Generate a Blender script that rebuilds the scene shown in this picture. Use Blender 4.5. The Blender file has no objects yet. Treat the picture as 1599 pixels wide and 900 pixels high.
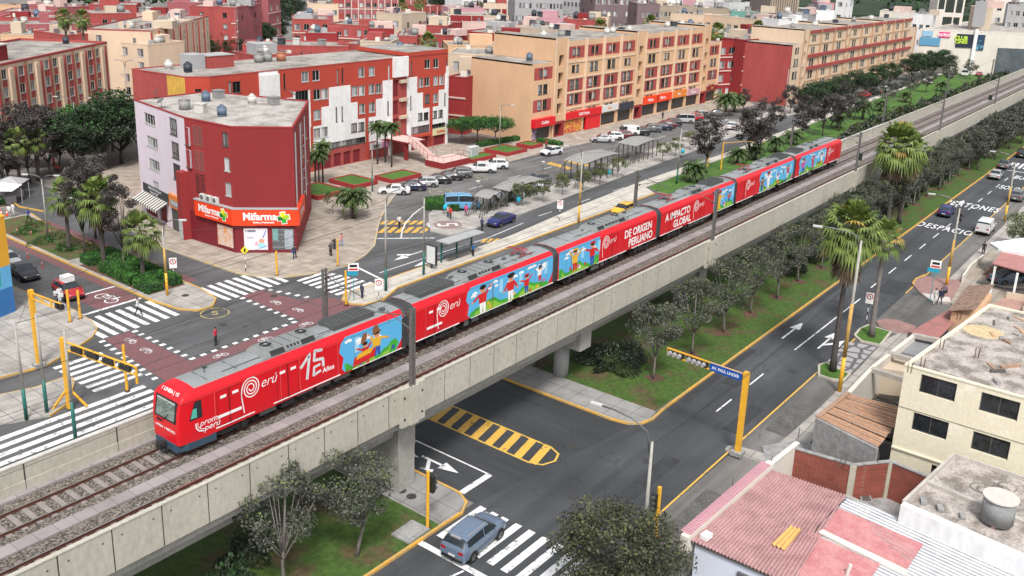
import bpy, math, random
import numpy as np
from mathutils import Vector, Matrix
random.seed(7); rng = np.random.default_rng(7)
S = bpy.context.scene; C = S.collection
R_ = math.radians
# ------------------------------------------------------------------ camera
F_, CX_, CY_, YAW, PIT, ROL, HC = 1452.15, 800.0, 344.6, R_(37.337), R_(16.285), R_(-2.0696), 33.0
_f = np.array([math.cos(YAW)*math.cos(PIT), math.sin(YAW)*math.cos(PIT), -math.sin(PIT)])
_r = np.cross(_f, [0,0,1]); _r /= np.linalg.norm(_r); _d = np.cross(_f, _r)
_c, _s = math.cos(ROL), math.sin(ROL)
AX = np.array([_c*_r+_s*_d, -_s*_r+_c*_d, _f])
cam_d = bpy.data.cameras.new('camera'); cam = bpy.data.objects.new('camera', cam_d); C.objects.link(cam)
cam.matrix_world = Matrix(((AX[0][0],-AX[1][0],-AX[2][0],0),(AX[0][1],-AX[1][1],-AX[2][1],0),(AX[0][2],-AX[1][2],-AX[2][2],HC),(0,0,0,1)))
cam_d.sensor_fit = 'HORIZONTAL'; cam_d.sensor_width = 36; cam_d.lens = 36*F_/1599
cam_d.shift_y = -(450-CY_)/1599; cam_d.clip_start = .5; cam_d.clip_end = 6000
S.camera = cam
# ------------------------------------------------------------------ light
SUN_EL, SUN_AZ, SUN_E, SKY_E, EXPO = R_(55), R_(-138), 2.1, .13, .55
W = bpy.data.worlds.new('World'); S.world = W; W.use_nodes = True
nt = W.node_tree; nt.nodes.clear()
sky = nt.nodes.new('ShaderNodeTexSky'); sky.sky_type = 'NISHITA'; sky.sun_disc = False
sky.sun_elevation = SUN_EL; sky.sun_rotation = R_(90)-SUN_AZ; sky.dust_density = 4; sky.air_density = 1.2; sky.ozone_density = .6
hsv = nt.nodes.new('ShaderNodeHueSaturation'); hsv.inputs['Saturation'].default_value = .3
bg = nt.nodes.new('ShaderNodeBackground'); bg.inputs[1].default_value = SKY_E
wo = nt.nodes.new('ShaderNodeOutputWorld')
nt.links.new(sky.outputs[0], hsv.inputs['Color']); nt.links.new(hsv.outputs[0], bg.inputs[0]); nt.links.new(bg.outputs[0], wo.inputs[0])
sd = bpy.data.lights.new('sun', 'SUN'); sd.energy = SUN_E; sd.angle = R_(11); sd.color = (1,.965,.91)
so = bpy.data.objects.new('sun', sd); C.objects.link(so)
so.rotation_euler = Vector((math.cos(SUN_AZ)*math.cos(SUN_EL), math.sin(SUN_AZ)*math.cos(SUN_EL), math.sin(SUN_EL))).to_track_quat('Z','Y').to_euler()
S.view_settings.view_transform = 'Standard'; S.view_settings.look = 'None'; S.view_settings.exposure = EXPO; S.view_settings.gamma = 1
S.render.engine = 'CYCLES'
S.cycles.max_bounces = 5; S.cycles.diffuse_bounces = 3; S.cycles.glossy_bounces = 3; S.cycles.transparent_max_bounces = 6
S.cycles.use_denoising = True; S.cycles.sample_clamp_indirect = 4
# ------------------------------------------------------------------ survey helpers: a photo point -> a place in the world
def ray(x, y): return AX.T @ np.array([x-CX_, y-CY_, F_])
def P(x, y, z=0.0):
    d = ray(x, y); t = (z-HC)/d[2]; return (float(d[0]*t), float(d[1]*t))
def PL(s, z=0.0): return [P(*map(float, q.split(',')), z) for q in s.split()]
def onY(x, y, Y): d = ray(x, y); t = Y/d[1]; return (float(d[0]*t), float(HC+d[2]*t))
def onPl(x, y, p, d):   # plane through p (2d) along unit d -> (s,z)
    n = (-d[1], d[0]); r = ray(x, y); t = (p[0]*n[0]+p[1]*n[1])/(r[0]*n[0]+r[1]*n[1])
    return (float((r[0]*t-p[0])*d[0]+(r[1]*t-p[1])*d[1]), float(HC+r[2]*t))
def zAt(X, Y, y, x):    # height over ground point (X,Y) of photo point
    r = ray(x, y); return HC + r[2]*math.hypot(X, Y)/math.hypot(r[0], r[1])
# ------------------------------------------------------------------ materials
def mat(name, col, rough=.8, metal=0, var=.12, sc=.6, bump=0, bsc=8, col2=None, thr=None, spec=None, world=True, rnd=0, streak=0):
    m = bpy.data.materials.new(name); m.use_nodes = True; n = m.node_tree.nodes; l = m.node_tree.links
    b = n['Principled BSDF']; b.inputs['Roughness'].default_value = rough; b.inputs['Metallic'].default_value = metal
    if spec is not None: b.inputs['Specular IOR Level'].default_value = spec
    c = tuple(col)+(1,)
    if var == 0 and col2 is None and not rnd:
        b.inputs['Base Color'].default_value = c; return m
    if world: src = n.new('ShaderNodeNewGeometry').outputs['Position']
    else: src = n.new('ShaderNodeTexCoord').outputs['Object']
    if streak:
        mp = n.new('ShaderNodeMapping'); mp.inputs['Scale'].default_value = streak; l.new(src, mp.inputs[0]); src = mp.outputs[0]
    t = n.new('ShaderNodeTexNoise'); t.inputs['Scale'].default_value = sc; t.inputs['Detail'].default_value = 7; t.inputs['Roughness'].default_value = .65; l.new(src, t.inputs['Vector'])
    r = n.new('ShaderNodeValToRGB')
    if col2 is None:
        r.color_ramp.elements[0].position = .3; r.color_ramp.elements[1].position = .7
        r.color_ramp.elements[0].color = tuple(x*(1-var) for x in col)+(1,); r.color_ramp.elements[1].color = tuple(min(1, x*(1+var)) for x in col)+(1,)
    else:
        a, d = thr or (.4, .6)
        r.color_ramp.elements[0].position = a; r.color_ramp.elements[1].position = d
        r.color_ramp.elements[0].color = c; r.color_ramp.elements[1].color = tuple(col2)+(1,)
    l.new(t.outputs['Fac'], r.inputs[0]); out = r.outputs[0]
    if col2 is not None or var >= .1:
        t2 = n.new('ShaderNodeTexNoise'); t2.inputs['Scale'].default_value = sc*9; t2.inputs['Detail'].default_value = 5; l.new(src, t2.inputs['Vector'])
        mr = n.new('ShaderNodeMapRange'); mr.inputs[3].default_value = 1-var*.9; mr.inputs[4].default_value = 1+var*.9; mr.inputs[1].default_value = .3; mr.inputs[2].default_value = .7
        l.new(t2.outputs['Fac'], mr.inputs[0])
        mx = n.new('ShaderNodeVectorMath'); mx.operation = 'SCALE'; l.new(out, mx.inputs[0]); l.new(mr.outputs[0], mx.inputs['Scale']); out = mx.outputs[0]
    if rnd:
        oi = n.new('ShaderNodeObjectInfo'); mr = n.new('ShaderNodeMapRange'); mr.inputs[3].default_value = 1-rnd; mr.inputs[4].default_value = 1+rnd
        l.new(oi.outputs['Random'], mr.inputs[0]); mx = n.new('ShaderNodeVectorMath'); mx.operation = 'SCALE'; l.new(out, mx.inputs[0]); l.new(mr.outputs[0], mx.inputs['Scale']); out = mx.outputs[0]
    l.new(out, b.inputs['Base Color'])
    if bump:
        tb = n.new('ShaderNodeTexNoise'); tb.inputs['Scale'].default_value = bsc; tb.inputs['Detail'].default_value = 4; l.new(src, tb.inputs['Vector'])
        bp = n.new('ShaderNodeBump'); bp.inputs['Strength'].default_value = bump; bp.inputs['Distance'].default_value = .05; l.new(tb.outputs['Fac'], bp.inputs['Height']); l.new(bp.outputs[0], b.inputs['Normal'])
    return m
def brickmat(name, c1, c2, mortar, bw, bh, rot=0, ms=.012, rough=.85, vertical=None, var=.15, off=.5):
    """slabs or bricks laid out in metres; vertical: axis angle of a wall"""
    m = bpy.data.materials.new(name); m.use_nodes = True; n = m.node_tree.nodes; l = m.node_tree.links; b = n['Principled BSDF']; b.inputs['Roughness'].default_value = rough
    g = n.new('ShaderNodeNewGeometry')
    if vertical is None:
        mp = n.new('ShaderNodeMapping'); mp.inputs['Rotation'].default_value = (0,0,rot); l.new(g.outputs['Position'], mp.inputs[0]); v = mp.outputs[0]
    else:
        sx = n.new('ShaderNodeSeparateXYZ'); l.new(g.outputs['Position'], sx.inputs[0]); ad = n.new('ShaderNodeMath'); ad.operation = 'ADD'; l.new(sx.outputs[0], ad.inputs[0]); l.new(sx.outputs[1], ad.inputs[1])
        cb = n.new('ShaderNodeCombineXYZ'); l.new(ad.outputs[0], cb.inputs[0]); l.new(sx.outputs[2], cb.inputs[1]); v = cb.outputs[0]
    t = n.new('ShaderNodeTexBrick'); t.inputs['Scale'].default_value = 1; t.inputs['Brick Width'].default_value = bw; t.inputs['Row Height'].default_value = bh
    t.inputs['Mortar Size'].default_value = ms; t.offset = off; t.inputs['Color1'].default_value = tuple(c1)+(1,); t.inputs['Color2'].default_value = tuple(c2)+(1,); t.inputs['Mortar'].default_value = tuple(mortar)+(1,)
    l.new(v, t.inputs['Vector'])
    t2 = n.new('ShaderNodeTexNoise'); t2.inputs['Scale'].default_value = .7; t2.inputs['Detail'].default_value = 8; l.new(g.outputs['Position'], t2.inputs['Vector'])
    mr = n.new('ShaderNodeMapRange'); mr.inputs[1].default_value = .3; mr.inputs[2].default_value = .7; mr.inputs[3].default_value = 1-var; mr.inputs[4].default_value = 1+var; l.new(t2.outputs['Fac'], mr.inputs[0])
    mx = n.new('ShaderNodeVectorMath'); mx.operation = 'SCALE'; l.new(t.outputs['Color'], mx.inputs[0]); l.new(mr.outputs[0], mx.inputs['Scale']); l.new(mx.outputs[0], b.inputs['Base Color'])
    return m
def asphalt(name, col, dirx=True):
    m = bpy.data.materials.new(name); m.use_nodes = True; n = m.node_tree.nodes; l = m.node_tree.links; b = n['Principled BSDF']; b.inputs['Roughness'].default_value = .75
    g = n.new('ShaderNodeNewGeometry'); pos = g.outputs['Position']
    def noise(s, scale, d=6):
        mp = n.new('ShaderNodeMapping'); mp.inputs['Scale'].default_value = scale; l.new(pos, mp.inputs[0])
        t = n.new('ShaderNodeTexNoise'); t.inputs['Scale'].default_value = s; t.inputs['Detail'].default_value = d; t.inputs['Roughness'].default_value = .6; l.new(mp.outputs[0], t.inputs['Vector']); return t.outputs['Fac']
    def rng_(src, lo, hi, a=.3, c=.7):
        mr = n.new('ShaderNodeMapRange'); mr.inputs[1].default_value = a; mr.inputs[2].default_value = c; mr.inputs[3].default_value = lo; mr.inputs[4].default_value = hi; l.new(src, mr.inputs[0]); return mr.outputs[0]
    def mul(a, c):
        k = n.new('ShaderNodeMath'); k.operation = 'MULTIPLY'; l.new(a, k.inputs[0]); l.new(c, k.inputs[1]); return k.outputs[0]
    big = rng_(noise(.12, (1,1,1)), .68, 1.4); st = rng_(noise(.8, (.06,1.2,1) if dirx else (1.2,.06,1)), .76, 1.28); fine = rng_(noise(18, (1,1,1), 3), .86, 1.14)
    spots = rng_(noise(.55, (1,1,1), 3), .62, 1, .26, .34)
    v = n.new('ShaderNodeTexVoronoi'); v.feature = 'DISTANCE_TO_EDGE'; v.inputs['Scale'].default_value = .11
    wv = n.new('ShaderNodeVectorMath'); wv.operation = 'ADD'; t3 = n.new('ShaderNodeTexNoise'); t3.inputs['Scale'].default_value = .4; l.new(pos, t3.inputs['Vector']); sc3 = n.new('ShaderNodeVectorMath'); sc3.operation = 'SCALE'; sc3.inputs['Scale'].default_value = 2.5; l.new(t3.outputs['Color'], sc3.inputs[0]); l.new(pos, wv.inputs[0]); l.new(sc3.outputs[0], wv.inputs[1]); l.new(wv.outputs[0], v.inputs['Vector'])
    crack = rng_(v.outputs['Distance'], .66, 1, 0.0, .006)
    tot = mul(mul(mul(big, st), mul(fine, spots)), crack)
    mx = n.new('ShaderNodeVectorMath'); mx.operation = 'SCALE'; mx.inputs[0].default_value = col; l.new(tot, mx.inputs['Scale']); l.new(mx.outputs[0], b.inputs['Base Color'])
    return m
def worn(name, col, under, amt=.38):
    return mat(name, under, .7, 0, .08, 2.2, col2=col, thr=(amt-.02, amt+.05))
MT = {}
def K(k, *a, **kw):
    if k not in MT: MT[k] = mat(k, *a, **kw)
    return MT[k]
A_DARK = asphalt('asphalt dark', (.048,.052,.058)); A_MID = asphalt('asphalt grey', (.076,.078,.082)); A_LIGHT = asphalt('asphalt pale', (.125,.12,.115)); A_CROSS = asphalt('asphalt cross street', (.038,.042,.047), False)
M_white = worn('road paint white', (.68,.69,.70), (.2,.2,.2), .395); M_yel = worn('road paint yellow', (.62,.38,.07), (.16,.12,.06), .37)
M_kerb = mat('kerb paint yellow', (.6,.33,.05), .7, 0, .2, 1.5, col2=(.45,.3,.12)); M_redl = worn('cycle lane red', (.17,.075,.08), (.10,.075,.075), .40)
M_slab = brickmat('pavement slabs', (.30,.285,.265), (.37,.35,.325), (.16,.15,.14), 1.5, 1.5, 0, .035, var=.22, off=0)
M_slab2 = brickmat('pavement slabs warm', (.30,.255,.21), (.35,.31,.265), (.17,.15,.13), 1.2, 1.0, 0, .03, var=.22, off=0)
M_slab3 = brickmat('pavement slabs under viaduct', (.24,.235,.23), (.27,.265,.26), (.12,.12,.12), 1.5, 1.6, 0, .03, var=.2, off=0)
M_grass = mat('grass', (.046,.092,.013), .9, 0, .35, .35, .4, 14, col2=(.085,.062,.028), thr=(.5,.62))
M_grassb = mat('lush grass', (.055,.13,.016), .9, 0, .3, .5, .4, 14)
M_soil = mat('soil', (.10,.05,.035), .95, 0, .3, .7, .5, 8)
M_conc = mat('viaduct concrete', (.385,.365,.31), .85, 0, .12, .5, .15, 12, streak=(1,1,.5), col2=(.43,.41,.35), thr=(.38,.64)); M_concd = mat('girder concrete', (.32,.31,.285), .85, 0, .15, .5)
M_walk = brickmat('walkway slabs', (.25,.225,.225), (.29,.26,.26), (.15,.14,.14), .95, 2.2, 0, .02, var=.15, off=0)
M_ball = mat('ballast', (.045,.038,.034), .95, 0, .35, 9, 1.0, 14, col2=(.27,.235,.2), thr=(.43,.62))
M_rust = mat('rail rust', (.11,.045,.03), .7, .3, .2, 3); M_railt = mat('rail top', (.5,.45,.42), .3, .9, .1, 4)
M_sleep = mat('concrete sleeper', (.24,.21,.2), .85, 0, .15, 2); M_steel = mat('galvanised steel', (.16,.165,.17), .5, .6, .15, 2, world=False); M_black = K('black rubber', (.012,.012,.013), .6, var=0)
M_glass = mat('dark glass', (.03,.036,.042), .06, 0, 0); M_chrome = mat('chrome', (.6,.6,.62), .2, 1, 0); M_darkm = mat('dark metal', (.035,.036,.038), .5, .4, 0)
M_ypost = mat('yellow post paint', (.72,.38,.03), .5, 0, .12, 1.5, world=False); M_green = mat('green post paint', (.012,.115,.095), .5, 0, .12, 2, world=False); M_pole = mat('concrete pole', (.34,.33,.30), .8, 0, .18, 1.5, world=False)
# ------------------------------------------------------------------ mesh builder
class MB:
    def __init__(s): s.v = []; s.f = []; s.m = []; s.T = None
    def p(s, v):
        if s.T is not None: v = s.T @ Vector(v)
        s.v.append(tuple(v)); return len(s.v)-1
    def face(s, pts, m=0): s.f.append([s.p(q) for q in pts]); s.m.append(m)
    def box(s, x0,y0,z0,x1,y1,z1, m=0, mt=None):
        i = [s.p(q) for q in ((x0,y0,z0),(x1,y0,z0),(x1,y1,z0),(x0,y1,z0),(x0,y0,z1),(x1,y0,z1),(x1,y1,z1),(x0,y1,z1))]
        for k, q in enumerate(((0,3,2,1),(4,5,6,7),(0,1,5,4),(1,2,6,5),(2,3,7,6),(3,0,4,7))): s.f.append([i[a] for a in q]); s.m.append(mt if (k == 1 and mt is not None) else m)
    def prism(s, pts, z0, z1, m=0, mt=None):
        a = sum(pts[i][0]*pts[(i+1)%len(pts)][1]-pts[(i+1)%len(pts)][0]*pts[i][1] for i in range(len(pts)))
        if a < 0: pts = pts[::-1]
        n = len(pts); lo = [s.p((x,y,z0)) for x,y in pts]; hi = [s.p((x,y,z1)) for x,y in pts]
        for i in range(n): j = (i+1)%n; s.f.append([lo[i],lo[j],hi[j],hi[i]]); s.m.append(m)
        s.f.append(hi); s.m.append(m if mt is None else mt); s.f.append(lo[::-1]); s.m.append(m)
    def flat(s, pts, z, m=0):
        a = sum(pts[i][0]*pts[(i+1)%len(pts)][1]-pts[(i+1)%len(pts)][0]*pts[i][1] for i in range(len(pts)))
        if a < 0: pts = pts[::-1]
        s.face([(x,y,z) for x,y in pts], m)
    def tube(s, path, r, n=8, m=0, cap=True):
        path = [Vector(q) for q in path]; k = len(path); rs = r if isinstance(r, (list,tuple)) else [r]*k; rings = []
        for i, q in enumerate(path):
            d = (path[min(i+1,k-1)]-path[max(i-1,0)]).normalized(); a = Vector((0,0,1)) if abs(d.z) < .9 else Vector((1,0,0)); u = d.cross(a).normalized(); w = d.cross(u)
            rings.append([s.p(q+(u*math.cos(2*math.pi*j/n)+w*math.sin(2*math.pi*j/n))*rs[i]) for j in range(n)])
        for i in range(k-1):
            for j in range(n): s.f.append([rings[i][j],rings[i][(j+1)%n],rings[i+1][(j+1)%n],rings[i+1][j]]); s.m.append(m)
        if cap: s.f.append(rings[0][::-1]); s.m.append(m); s.f.append(rings[-1]); s.m.append(m)
    def cyl(s, x, y, z0, z1, r, n=16, m=0, r2=None, mt=None):
        r2 = r if r2 is None else r2; lo = [s.p((x+r*math.cos(2*math.pi*j/n), y+r*math.sin(2*math.pi*j/n), z0)) for j in range(n)]; hi = [s.p((x+r2*math.cos(2*math.pi*j/n), y+r2*math.sin(2*math.pi*j/n), z1)) for j in range(n)]
        for j in range(n): s.f.append([lo[j],lo[(j+1)%n],hi[(j+1)%n],hi[j]]); s.m.append(m)
        s.f.append(hi); s.m.append(m if mt is None else mt); s.f.append(lo[::-1]); s.m.append(m)
    def sph(s, x, y, z, rx, ry, rz, m=0, n=8, k=6):
        rings = [[s.p((x+rx*math.sin(math.pi*i/k)*math.cos(2*math.pi*j/n), y+ry*math.sin(math.pi*i/k)*math.sin(2*math.pi*j/n), z+rz*math.cos(math.pi*i/k))) for j in range(n)] for i in range(1,k)]
        t = s.p((x,y,z+rz)); b = s.p((x,y,z-rz))
        for j in range(n):
            s.f.append([t,rings[0][j],rings[0][(j+1)%n]]); s.m.append(m); s.f.append([b,rings[-1][(j+1)%n],rings[-1][j]]); s.m.append(m)
            for i in range(k-2): s.f.append([rings[i][j],rings[i+1][j],rings[i+1][(j+1)%n],rings[i][(j+1)%n]]); s.m.append(m)
    def mesh(s, name, mats, smooth=False):
        me = bpy.data.meshes.new(name); me.from_pydata(s.v, [], s.f)
        for q in (mats if isinstance(mats, (list,tuple)) else [mats]): me.materials.append(q)
        me.polygons.foreach_set('material_index', s.m)
        if smooth: me.polygons.foreach_set('use_smooth', [True]*len(s.f))
        me.update(); return me
    def build(s, name, mats, parent=None, smooth=False, loc=None, rz=0):
        return ob(name, s.mesh(name, mats, smooth), parent, loc, rz)
def ob(name, me, parent=None, loc=None, rz=0):
    o = bpy.data.objects.new(name, me); C.objects.link(o)
    if parent is not None: o.parent = parent
    if loc is not None: o.location = loc
    if rz: o.rotation_euler = (0,0,rz)
    return o
def tag(o, label, cat, group=None):
    o['label'] = label; o['category'] = cat
    if group: o['group'] = group
    return o
def thing(name, label, cat, loc=(0,0,0), rz=0, group=None): return tag(ob(name, None, None, loc, rz), label, cat, group)
def struct(o, label=None):
    o['kind'] = 'structure'
    if label: o['label'] = label
    return o
def dup(root, loc=None, rz=None, label=None, group=None, scale=None):
    kids = {}
    for q in [root]+list(root.children_recursive):
        c = q.copy(); C.objects.link(c); kids[q] = c
        if q is not root: c.parent = kids[q.parent]; c.matrix_parent_inverse = q.matrix_parent_inverse.copy()
    r = kids[root]
    if loc is not None: r.location = loc
    if rz is not None: r.rotation_euler = (0,0,rz)
    if scale is not None: r.scale = scale if isinstance(scale, tuple) else (scale,)*3
    if label: r['label'] = label
    if group: r['group'] = group
    return r
ORD = 'first second third fourth fifth sixth seventh eighth ninth tenth eleventh twelfth thirteenth fourteenth fifteenth sixteenth seventeenth eighteenth nineteenth twentieth'.split()+['%dst'%i if i%10 == 1 else '%dnd'%i if i%10 == 2 else '%drd'%i if i%10 == 3 else '%dth'%i for i in range(21, 90)]
def text(s, parent, mt, loc, rot, size, sx=1, shear=0, align='CENTER', name='lettering', bold=0, sp=1):
    cu = bpy.data.curves.new(name, 'FONT'); cu.body = s; cu.size = size; cu.align_x = align; cu.align_y = 'CENTER'; cu.shear = shear; cu.offset = bold; cu.space_character = sp; cu.resolution_u = 3
    tmp = bpy.data.objects.new('tmp', cu); me = bpy.data.meshes.new_from_object(tmp); bpy.data.objects.remove(tmp); bpy.data.curves.remove(cu); me.materials.clear(); me.materials.append(mt); me.name = name
    o = ob(name, me, parent); o.location = loc; o.rotation_euler = rot; o.scale = (sx,1,1); return o
# ================================================================== GROUND, ROADS, PAVEMENTS
LV = [0]
def sheet(name, pts, z, m, lab=None):
    LV[0] += 1; b = MB(); b.flat(pts, z+LV[0]*.0007 if z > 0 else z); return struct(b.build(name, m), lab)
def slab(name, pts, h, m, side=None, lab=None, z0=0):
    LV[0] += 1; b = MB(); b.prism(pts, z0, h+LV[0]*.0007, 1, 0); return struct(b.build(name, [m, side or M_pole]), lab)
def rect(x0, y0, x1, y1): return [(x0,y0),(x1,y0),(x1,y1),(x0,y1)]
def strip(b, path, w, z0, z1=None, m=0):
    """a band of width w along a 2d path, flat (z1 None) or a kerb with height"""
    n = len(path); L = []; Rr = []
    for i in range(n):
        a = Vector(path[max(i-1,0)][:2]); c = Vector(path[min(i+1,n-1)][:2]); d = (c-a).normalized(); nn = Vector((-d.y, d.x))*w/2
        L.append((path[i][0]+nn.x, path[i][1]+nn.y)); Rr.append((path[i][0]-nn.x, path[i][1]-nn.y))
    for i in range(n-1):
        q = [Rr[i], Rr[i+1], L[i+1], L[i]]
        if z1 is None: b.face([(x,y,z0) for x,y in q], m)
        else: b.prism(q, z0, z1, m)
def kerb(path, m=None, w=.18, h=.16, name='kerb', lab=None):
    b = MB(); strip(b, path, w, 0, h); return struct(b.build(name, m or M_kerb), lab)
M_gnd = mat('far ground', (.16,.15,.14), .9, 0, .2, .05)
sheet('ground', rect(-500,-800,3500,3500), -.02, M_gnd)
sheet('intersection_asphalt', rect(-40,45,420,92), .004, A_MID)
SA = sheet('south_avenue', rect(-60,19.9,520,31.9), .004, A_DARK)
sheet('parking_lane', rect(56.6,19.9,520,22.5), .009, A_LIGHT)
sheet('parking_lane', [(40,14),(56.6,14),(56.6,22.3),(45,22.5),(40,19)], .009, A_LIGHT)
sheet('side_street', [(86.5,8),(97,8),(96.8,19),(99.5,22.4),(83,22.4),(86.3,19)], .013, A_LIGHT)
CS = sheet('cross_street', [(39,31.8),(53.7,29.6),(53.7,58),(39,58)], .013, A_CROSS)
NAp = [(57,45),(57,64.2),(73,64.2),(84.4,64.3),(100.6,66),(119.6,67.3),(152,67.3),(208.7,69.8),(320,73.5),(320,78.5),(208,75.5),(150,72.1),(126,71),(106,69.9),(90,68.8),(74,69),(57,71),(57,71),(36,71),(36,45)]
NA = sheet('north_avenue', [(115,64.2),(119.6,67.3),(152,67.3),(208.7,69.8),(420,77),(420,85),(208,78.5),(150,72.1),(126,71),(106,69.9),(90,68.8),(74,69),(57,71),(57,64.2),(100,64.2)], .009, A_MID)
sheet('side_road_left', [(37,71),(44.6,71),(44.8,112),(44.6,150),(30,220),(22,220),(36,150),(37,112)], .009, A_MID)
sheet('side_road_right', [(49.4,71),(54,75),(53.9,92),(56.4,108),(58,122),(58,260),(50,260),(50,112)], .009, A_MID)
sheet('parking_lot', [(84,74),(92,73.2),(126,76.5),(150,79),(203,80.5),(330,79),(330,80.5),(205,86),(145,88.6),(96,89),(86,88),(76,79)], .009, asphalt('parking asphalt', (.115,.113,.112)))
sheet('rear_car_park', [(121,101),(131,97),(131.4,160),(121,160)], .009, A_LIGHT)
sheet('rear_street', [(207.6,79),(210.5,79),(240,160),(215,160),(207.6,100)], .012, A_LIGHT)
# grass and islands
slab('median_lawn', [(56.9,29.3),(62,29.15),(520,29.15),(520,45),(56.9,45)], .10, M_grass)
slab('median_lawn', [(-30,31.9),(35.8,31.9),(35.8,45),(-30,45)], .10, M_grass)
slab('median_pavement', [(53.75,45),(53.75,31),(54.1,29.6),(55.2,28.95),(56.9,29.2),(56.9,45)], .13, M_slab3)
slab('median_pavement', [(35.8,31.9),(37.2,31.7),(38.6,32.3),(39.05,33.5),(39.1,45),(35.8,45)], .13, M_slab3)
kerb([(53.7,46),(53.7,31.2),(54.0,29.9),(54.7,29.1),(55.8,28.85),(57.5,29.0),(62,29.05),(520,29.05)], lab='long yellow kerb of the planted median')
kerb([(-30,31.75),(36.2,31.75),(37.6,31.7),(38.6,32.2),(39.1,33.2),(39.15,45)])
def box_outline(pts, w=.14, z=.14):
    b = MB(); strip(b, pts+[pts[0]], w, .1, z); return struct(b.build('ramp_edging', M_kerb))
M_tact = mat('ribbed ramp', (.3,.29,.28), .8, 0, .2, 2)
for pts in ([(55.0,31.3),(56.9,31.2),(56.7,29.5),(55.3,29.3)], [(37.2,32.0),(35.9,33.1),(36.9,34.6),(38.9,33.4)]):
    b = MB(); 
    for i in range(14):
        t0, t1 = i/14, (i+.6)/14; q = [Vector(p) for p in pts]
        b.face([tuple(q[0].lerp(q[1],t0))+(.137,), tuple(q[0].lerp(q[1],t1))+(.137,), tuple(q[3].lerp(q[2],t1))+(.137,), tuple(q[3].lerp(q[2],t0))+(.137,)])
    struct(b.build('wheelchair_ramp', K('ramp grey', (.2,.19,.18)))); box_outline(pts)
# south kerb side
M_hex = bpy.data.materials.new('hex pavers'); M_hex.use_nodes = True
n = M_hex.node_tree.nodes; l = M_hex.node_tree.links; g = n.new('ShaderNodeNewGeometry'); v = n.new('ShaderNodeTexVoronoi'); v.feature = 'DISTANCE_TO_EDGE'; v.inputs['Scale'].default_value = .8; v.inputs['Randomness'].default_value = .45
r = n.new('ShaderNodeValToRGB'); r.color_ramp.elements[0].position = .09; r.color_ramp.elements[0].color = (.10,.10,.11,1); r.color_ramp.elements[1].position = .14; r.color_ramp.elements[1].color = (.33,.32,.32,1)
l.new(g.outputs['Position'], v.inputs['Vector']); l.new(v.outputs['Distance'], r.inputs[0]); l.new(r.outputs[0], n['Principled BSDF'].inputs['Base Color']); n['Principled BSDF'].inputs['Roughness'].default_value = .8
slab('paved_verge', PL('1322,536 1371,542 1327,586 1285,574'), .10, M_hex)
for s in ('1279,573 1290,569 1305,577 1327,587 1317,597 1299,595 1279,588', '1335,526 1343,516 1356,510 1391,521 1375,541 1345,535'):
    p = PL(s); slab('palm_bed', p, .15, M_grassb); kerb(p+[p[0]], mat('bed kerb', (.45,.42,.35), .8), .2, .2)
slab('south_pavement', [(40,18.3),(52,18.6),(86.5,18.6),(86.5,19.6),(83,20.3),(76,20.1),(66,20.0),(56.5,20.3),(48,19.8),(42,19.3)], .12, M_slab)
slab('south_pavement', [(96.8,17.6),(300,17.8),(300,20.3),(100,20.2)], .12, M_slab)
M_redp = brickmat('red paving', (.27,.15,.14), (.32,.19,.17), (.2,.13,.12), .4, .2, 0, .02)
slab('red_paved_corner', PL('1369,504 1383,500 1399,502 1431,512 1419,525 1391,520 1372,511'), .16, M_redp)
slab('red_paved_corner', PL('1427,448 1431,438 1445,434 1503,440 1485,475 1457,474 1439,462'), .16, M_redp)
slab('pavement_apron', PL('1439,460 1483,467 1485,474 1457,474'), .165, mat('pale apron', (.5,.47,.44)))
slab('signal_island', PL('1132,704 1137,699 1150,699 1205,714 1196,726 1147,711'), .14, M_slab)
kerb([P(1441,461)]+PL('1430,450 1426,444 1431,437 1445,431'), w=.2); kerb(PL('1391,522 1360,511 1345,516 1336,524'), w=.2)
# markings
def marks(name, par=None, m=None):
    b = MB(); return b
bS = MB(); strip(bS, [(43,22.55),(83,22.55)], .13, .018); strip(bS, [(97.5,22.55),(520,22.55)], .13, .018); struct(bS.build('edge_line_yellow', M_yel))
bW = MB()
for i in range(70): 
    x = 62.3+i*6.1
    if x < 200 and not 72 < x < 93: strip(bW, [(x-2.2,25.85),(x+.5,25.85)], .13, .016)
strip(bW, [(75.3,25.75),(92.6,25.6)], .14, .017)
for x0 in (80.3,): 
    for dy, hd in ((27.6,1),(24.3,1)):
        b2 = bW; b2.face([(x0-3.2,dy-.09,.018),(x0,dy-.09,.018),(x0,dy+.09,.018),(x0-3.2,dy+.09,.018)]); b2.face([(x0-.2,dy-.5,.018),(x0+1.9,dy,.018),(x0-.2,dy+.5,.018)])
bW.face([(78.0,24.2,.019),(78.6,24.2,.019),(79.6,23.5,.019),(79.0,23.5,.019)]); bW.face([(78.9,23.9,.02),(80.6,23.1,.02),(78.7,22.95,.02)])
x0 = 143
for dy in (27.6,): bW.face([(x0-3.2,dy-.09,.018),(x0,dy-.09,.018),(x0,dy+.09,.018),(x0-3.2,dy+.09,.018)]); bW.face([(x0-.2,dy-.5,.018),(x0+1.9,dy,.018),(x0-.2,dy+.5,.018)])
for i in range(9): strip(bW, [(176,22.9+i*.78),(181,22.9+i*.78)], .42, .018)
strip(bW, [(173,22.8),(173,29)], .35, .018)
struct(bW.build('lane_markings', M_white))
for pq in (rect(60,28.2,73,28.9),rect(79,28.3,104,28.85),rect(58,23.2,63,24.3),rect(96,23,101,25.2),rect(44,24.5,52,25.6),rect(65,26.4,67.5,27.8),rect(110,27,113,28.8)): sheet('road_patch', pq, .0095, K('patch asphalt', (.034,.036,.04), .8, 0, .3, 1.2))
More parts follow.
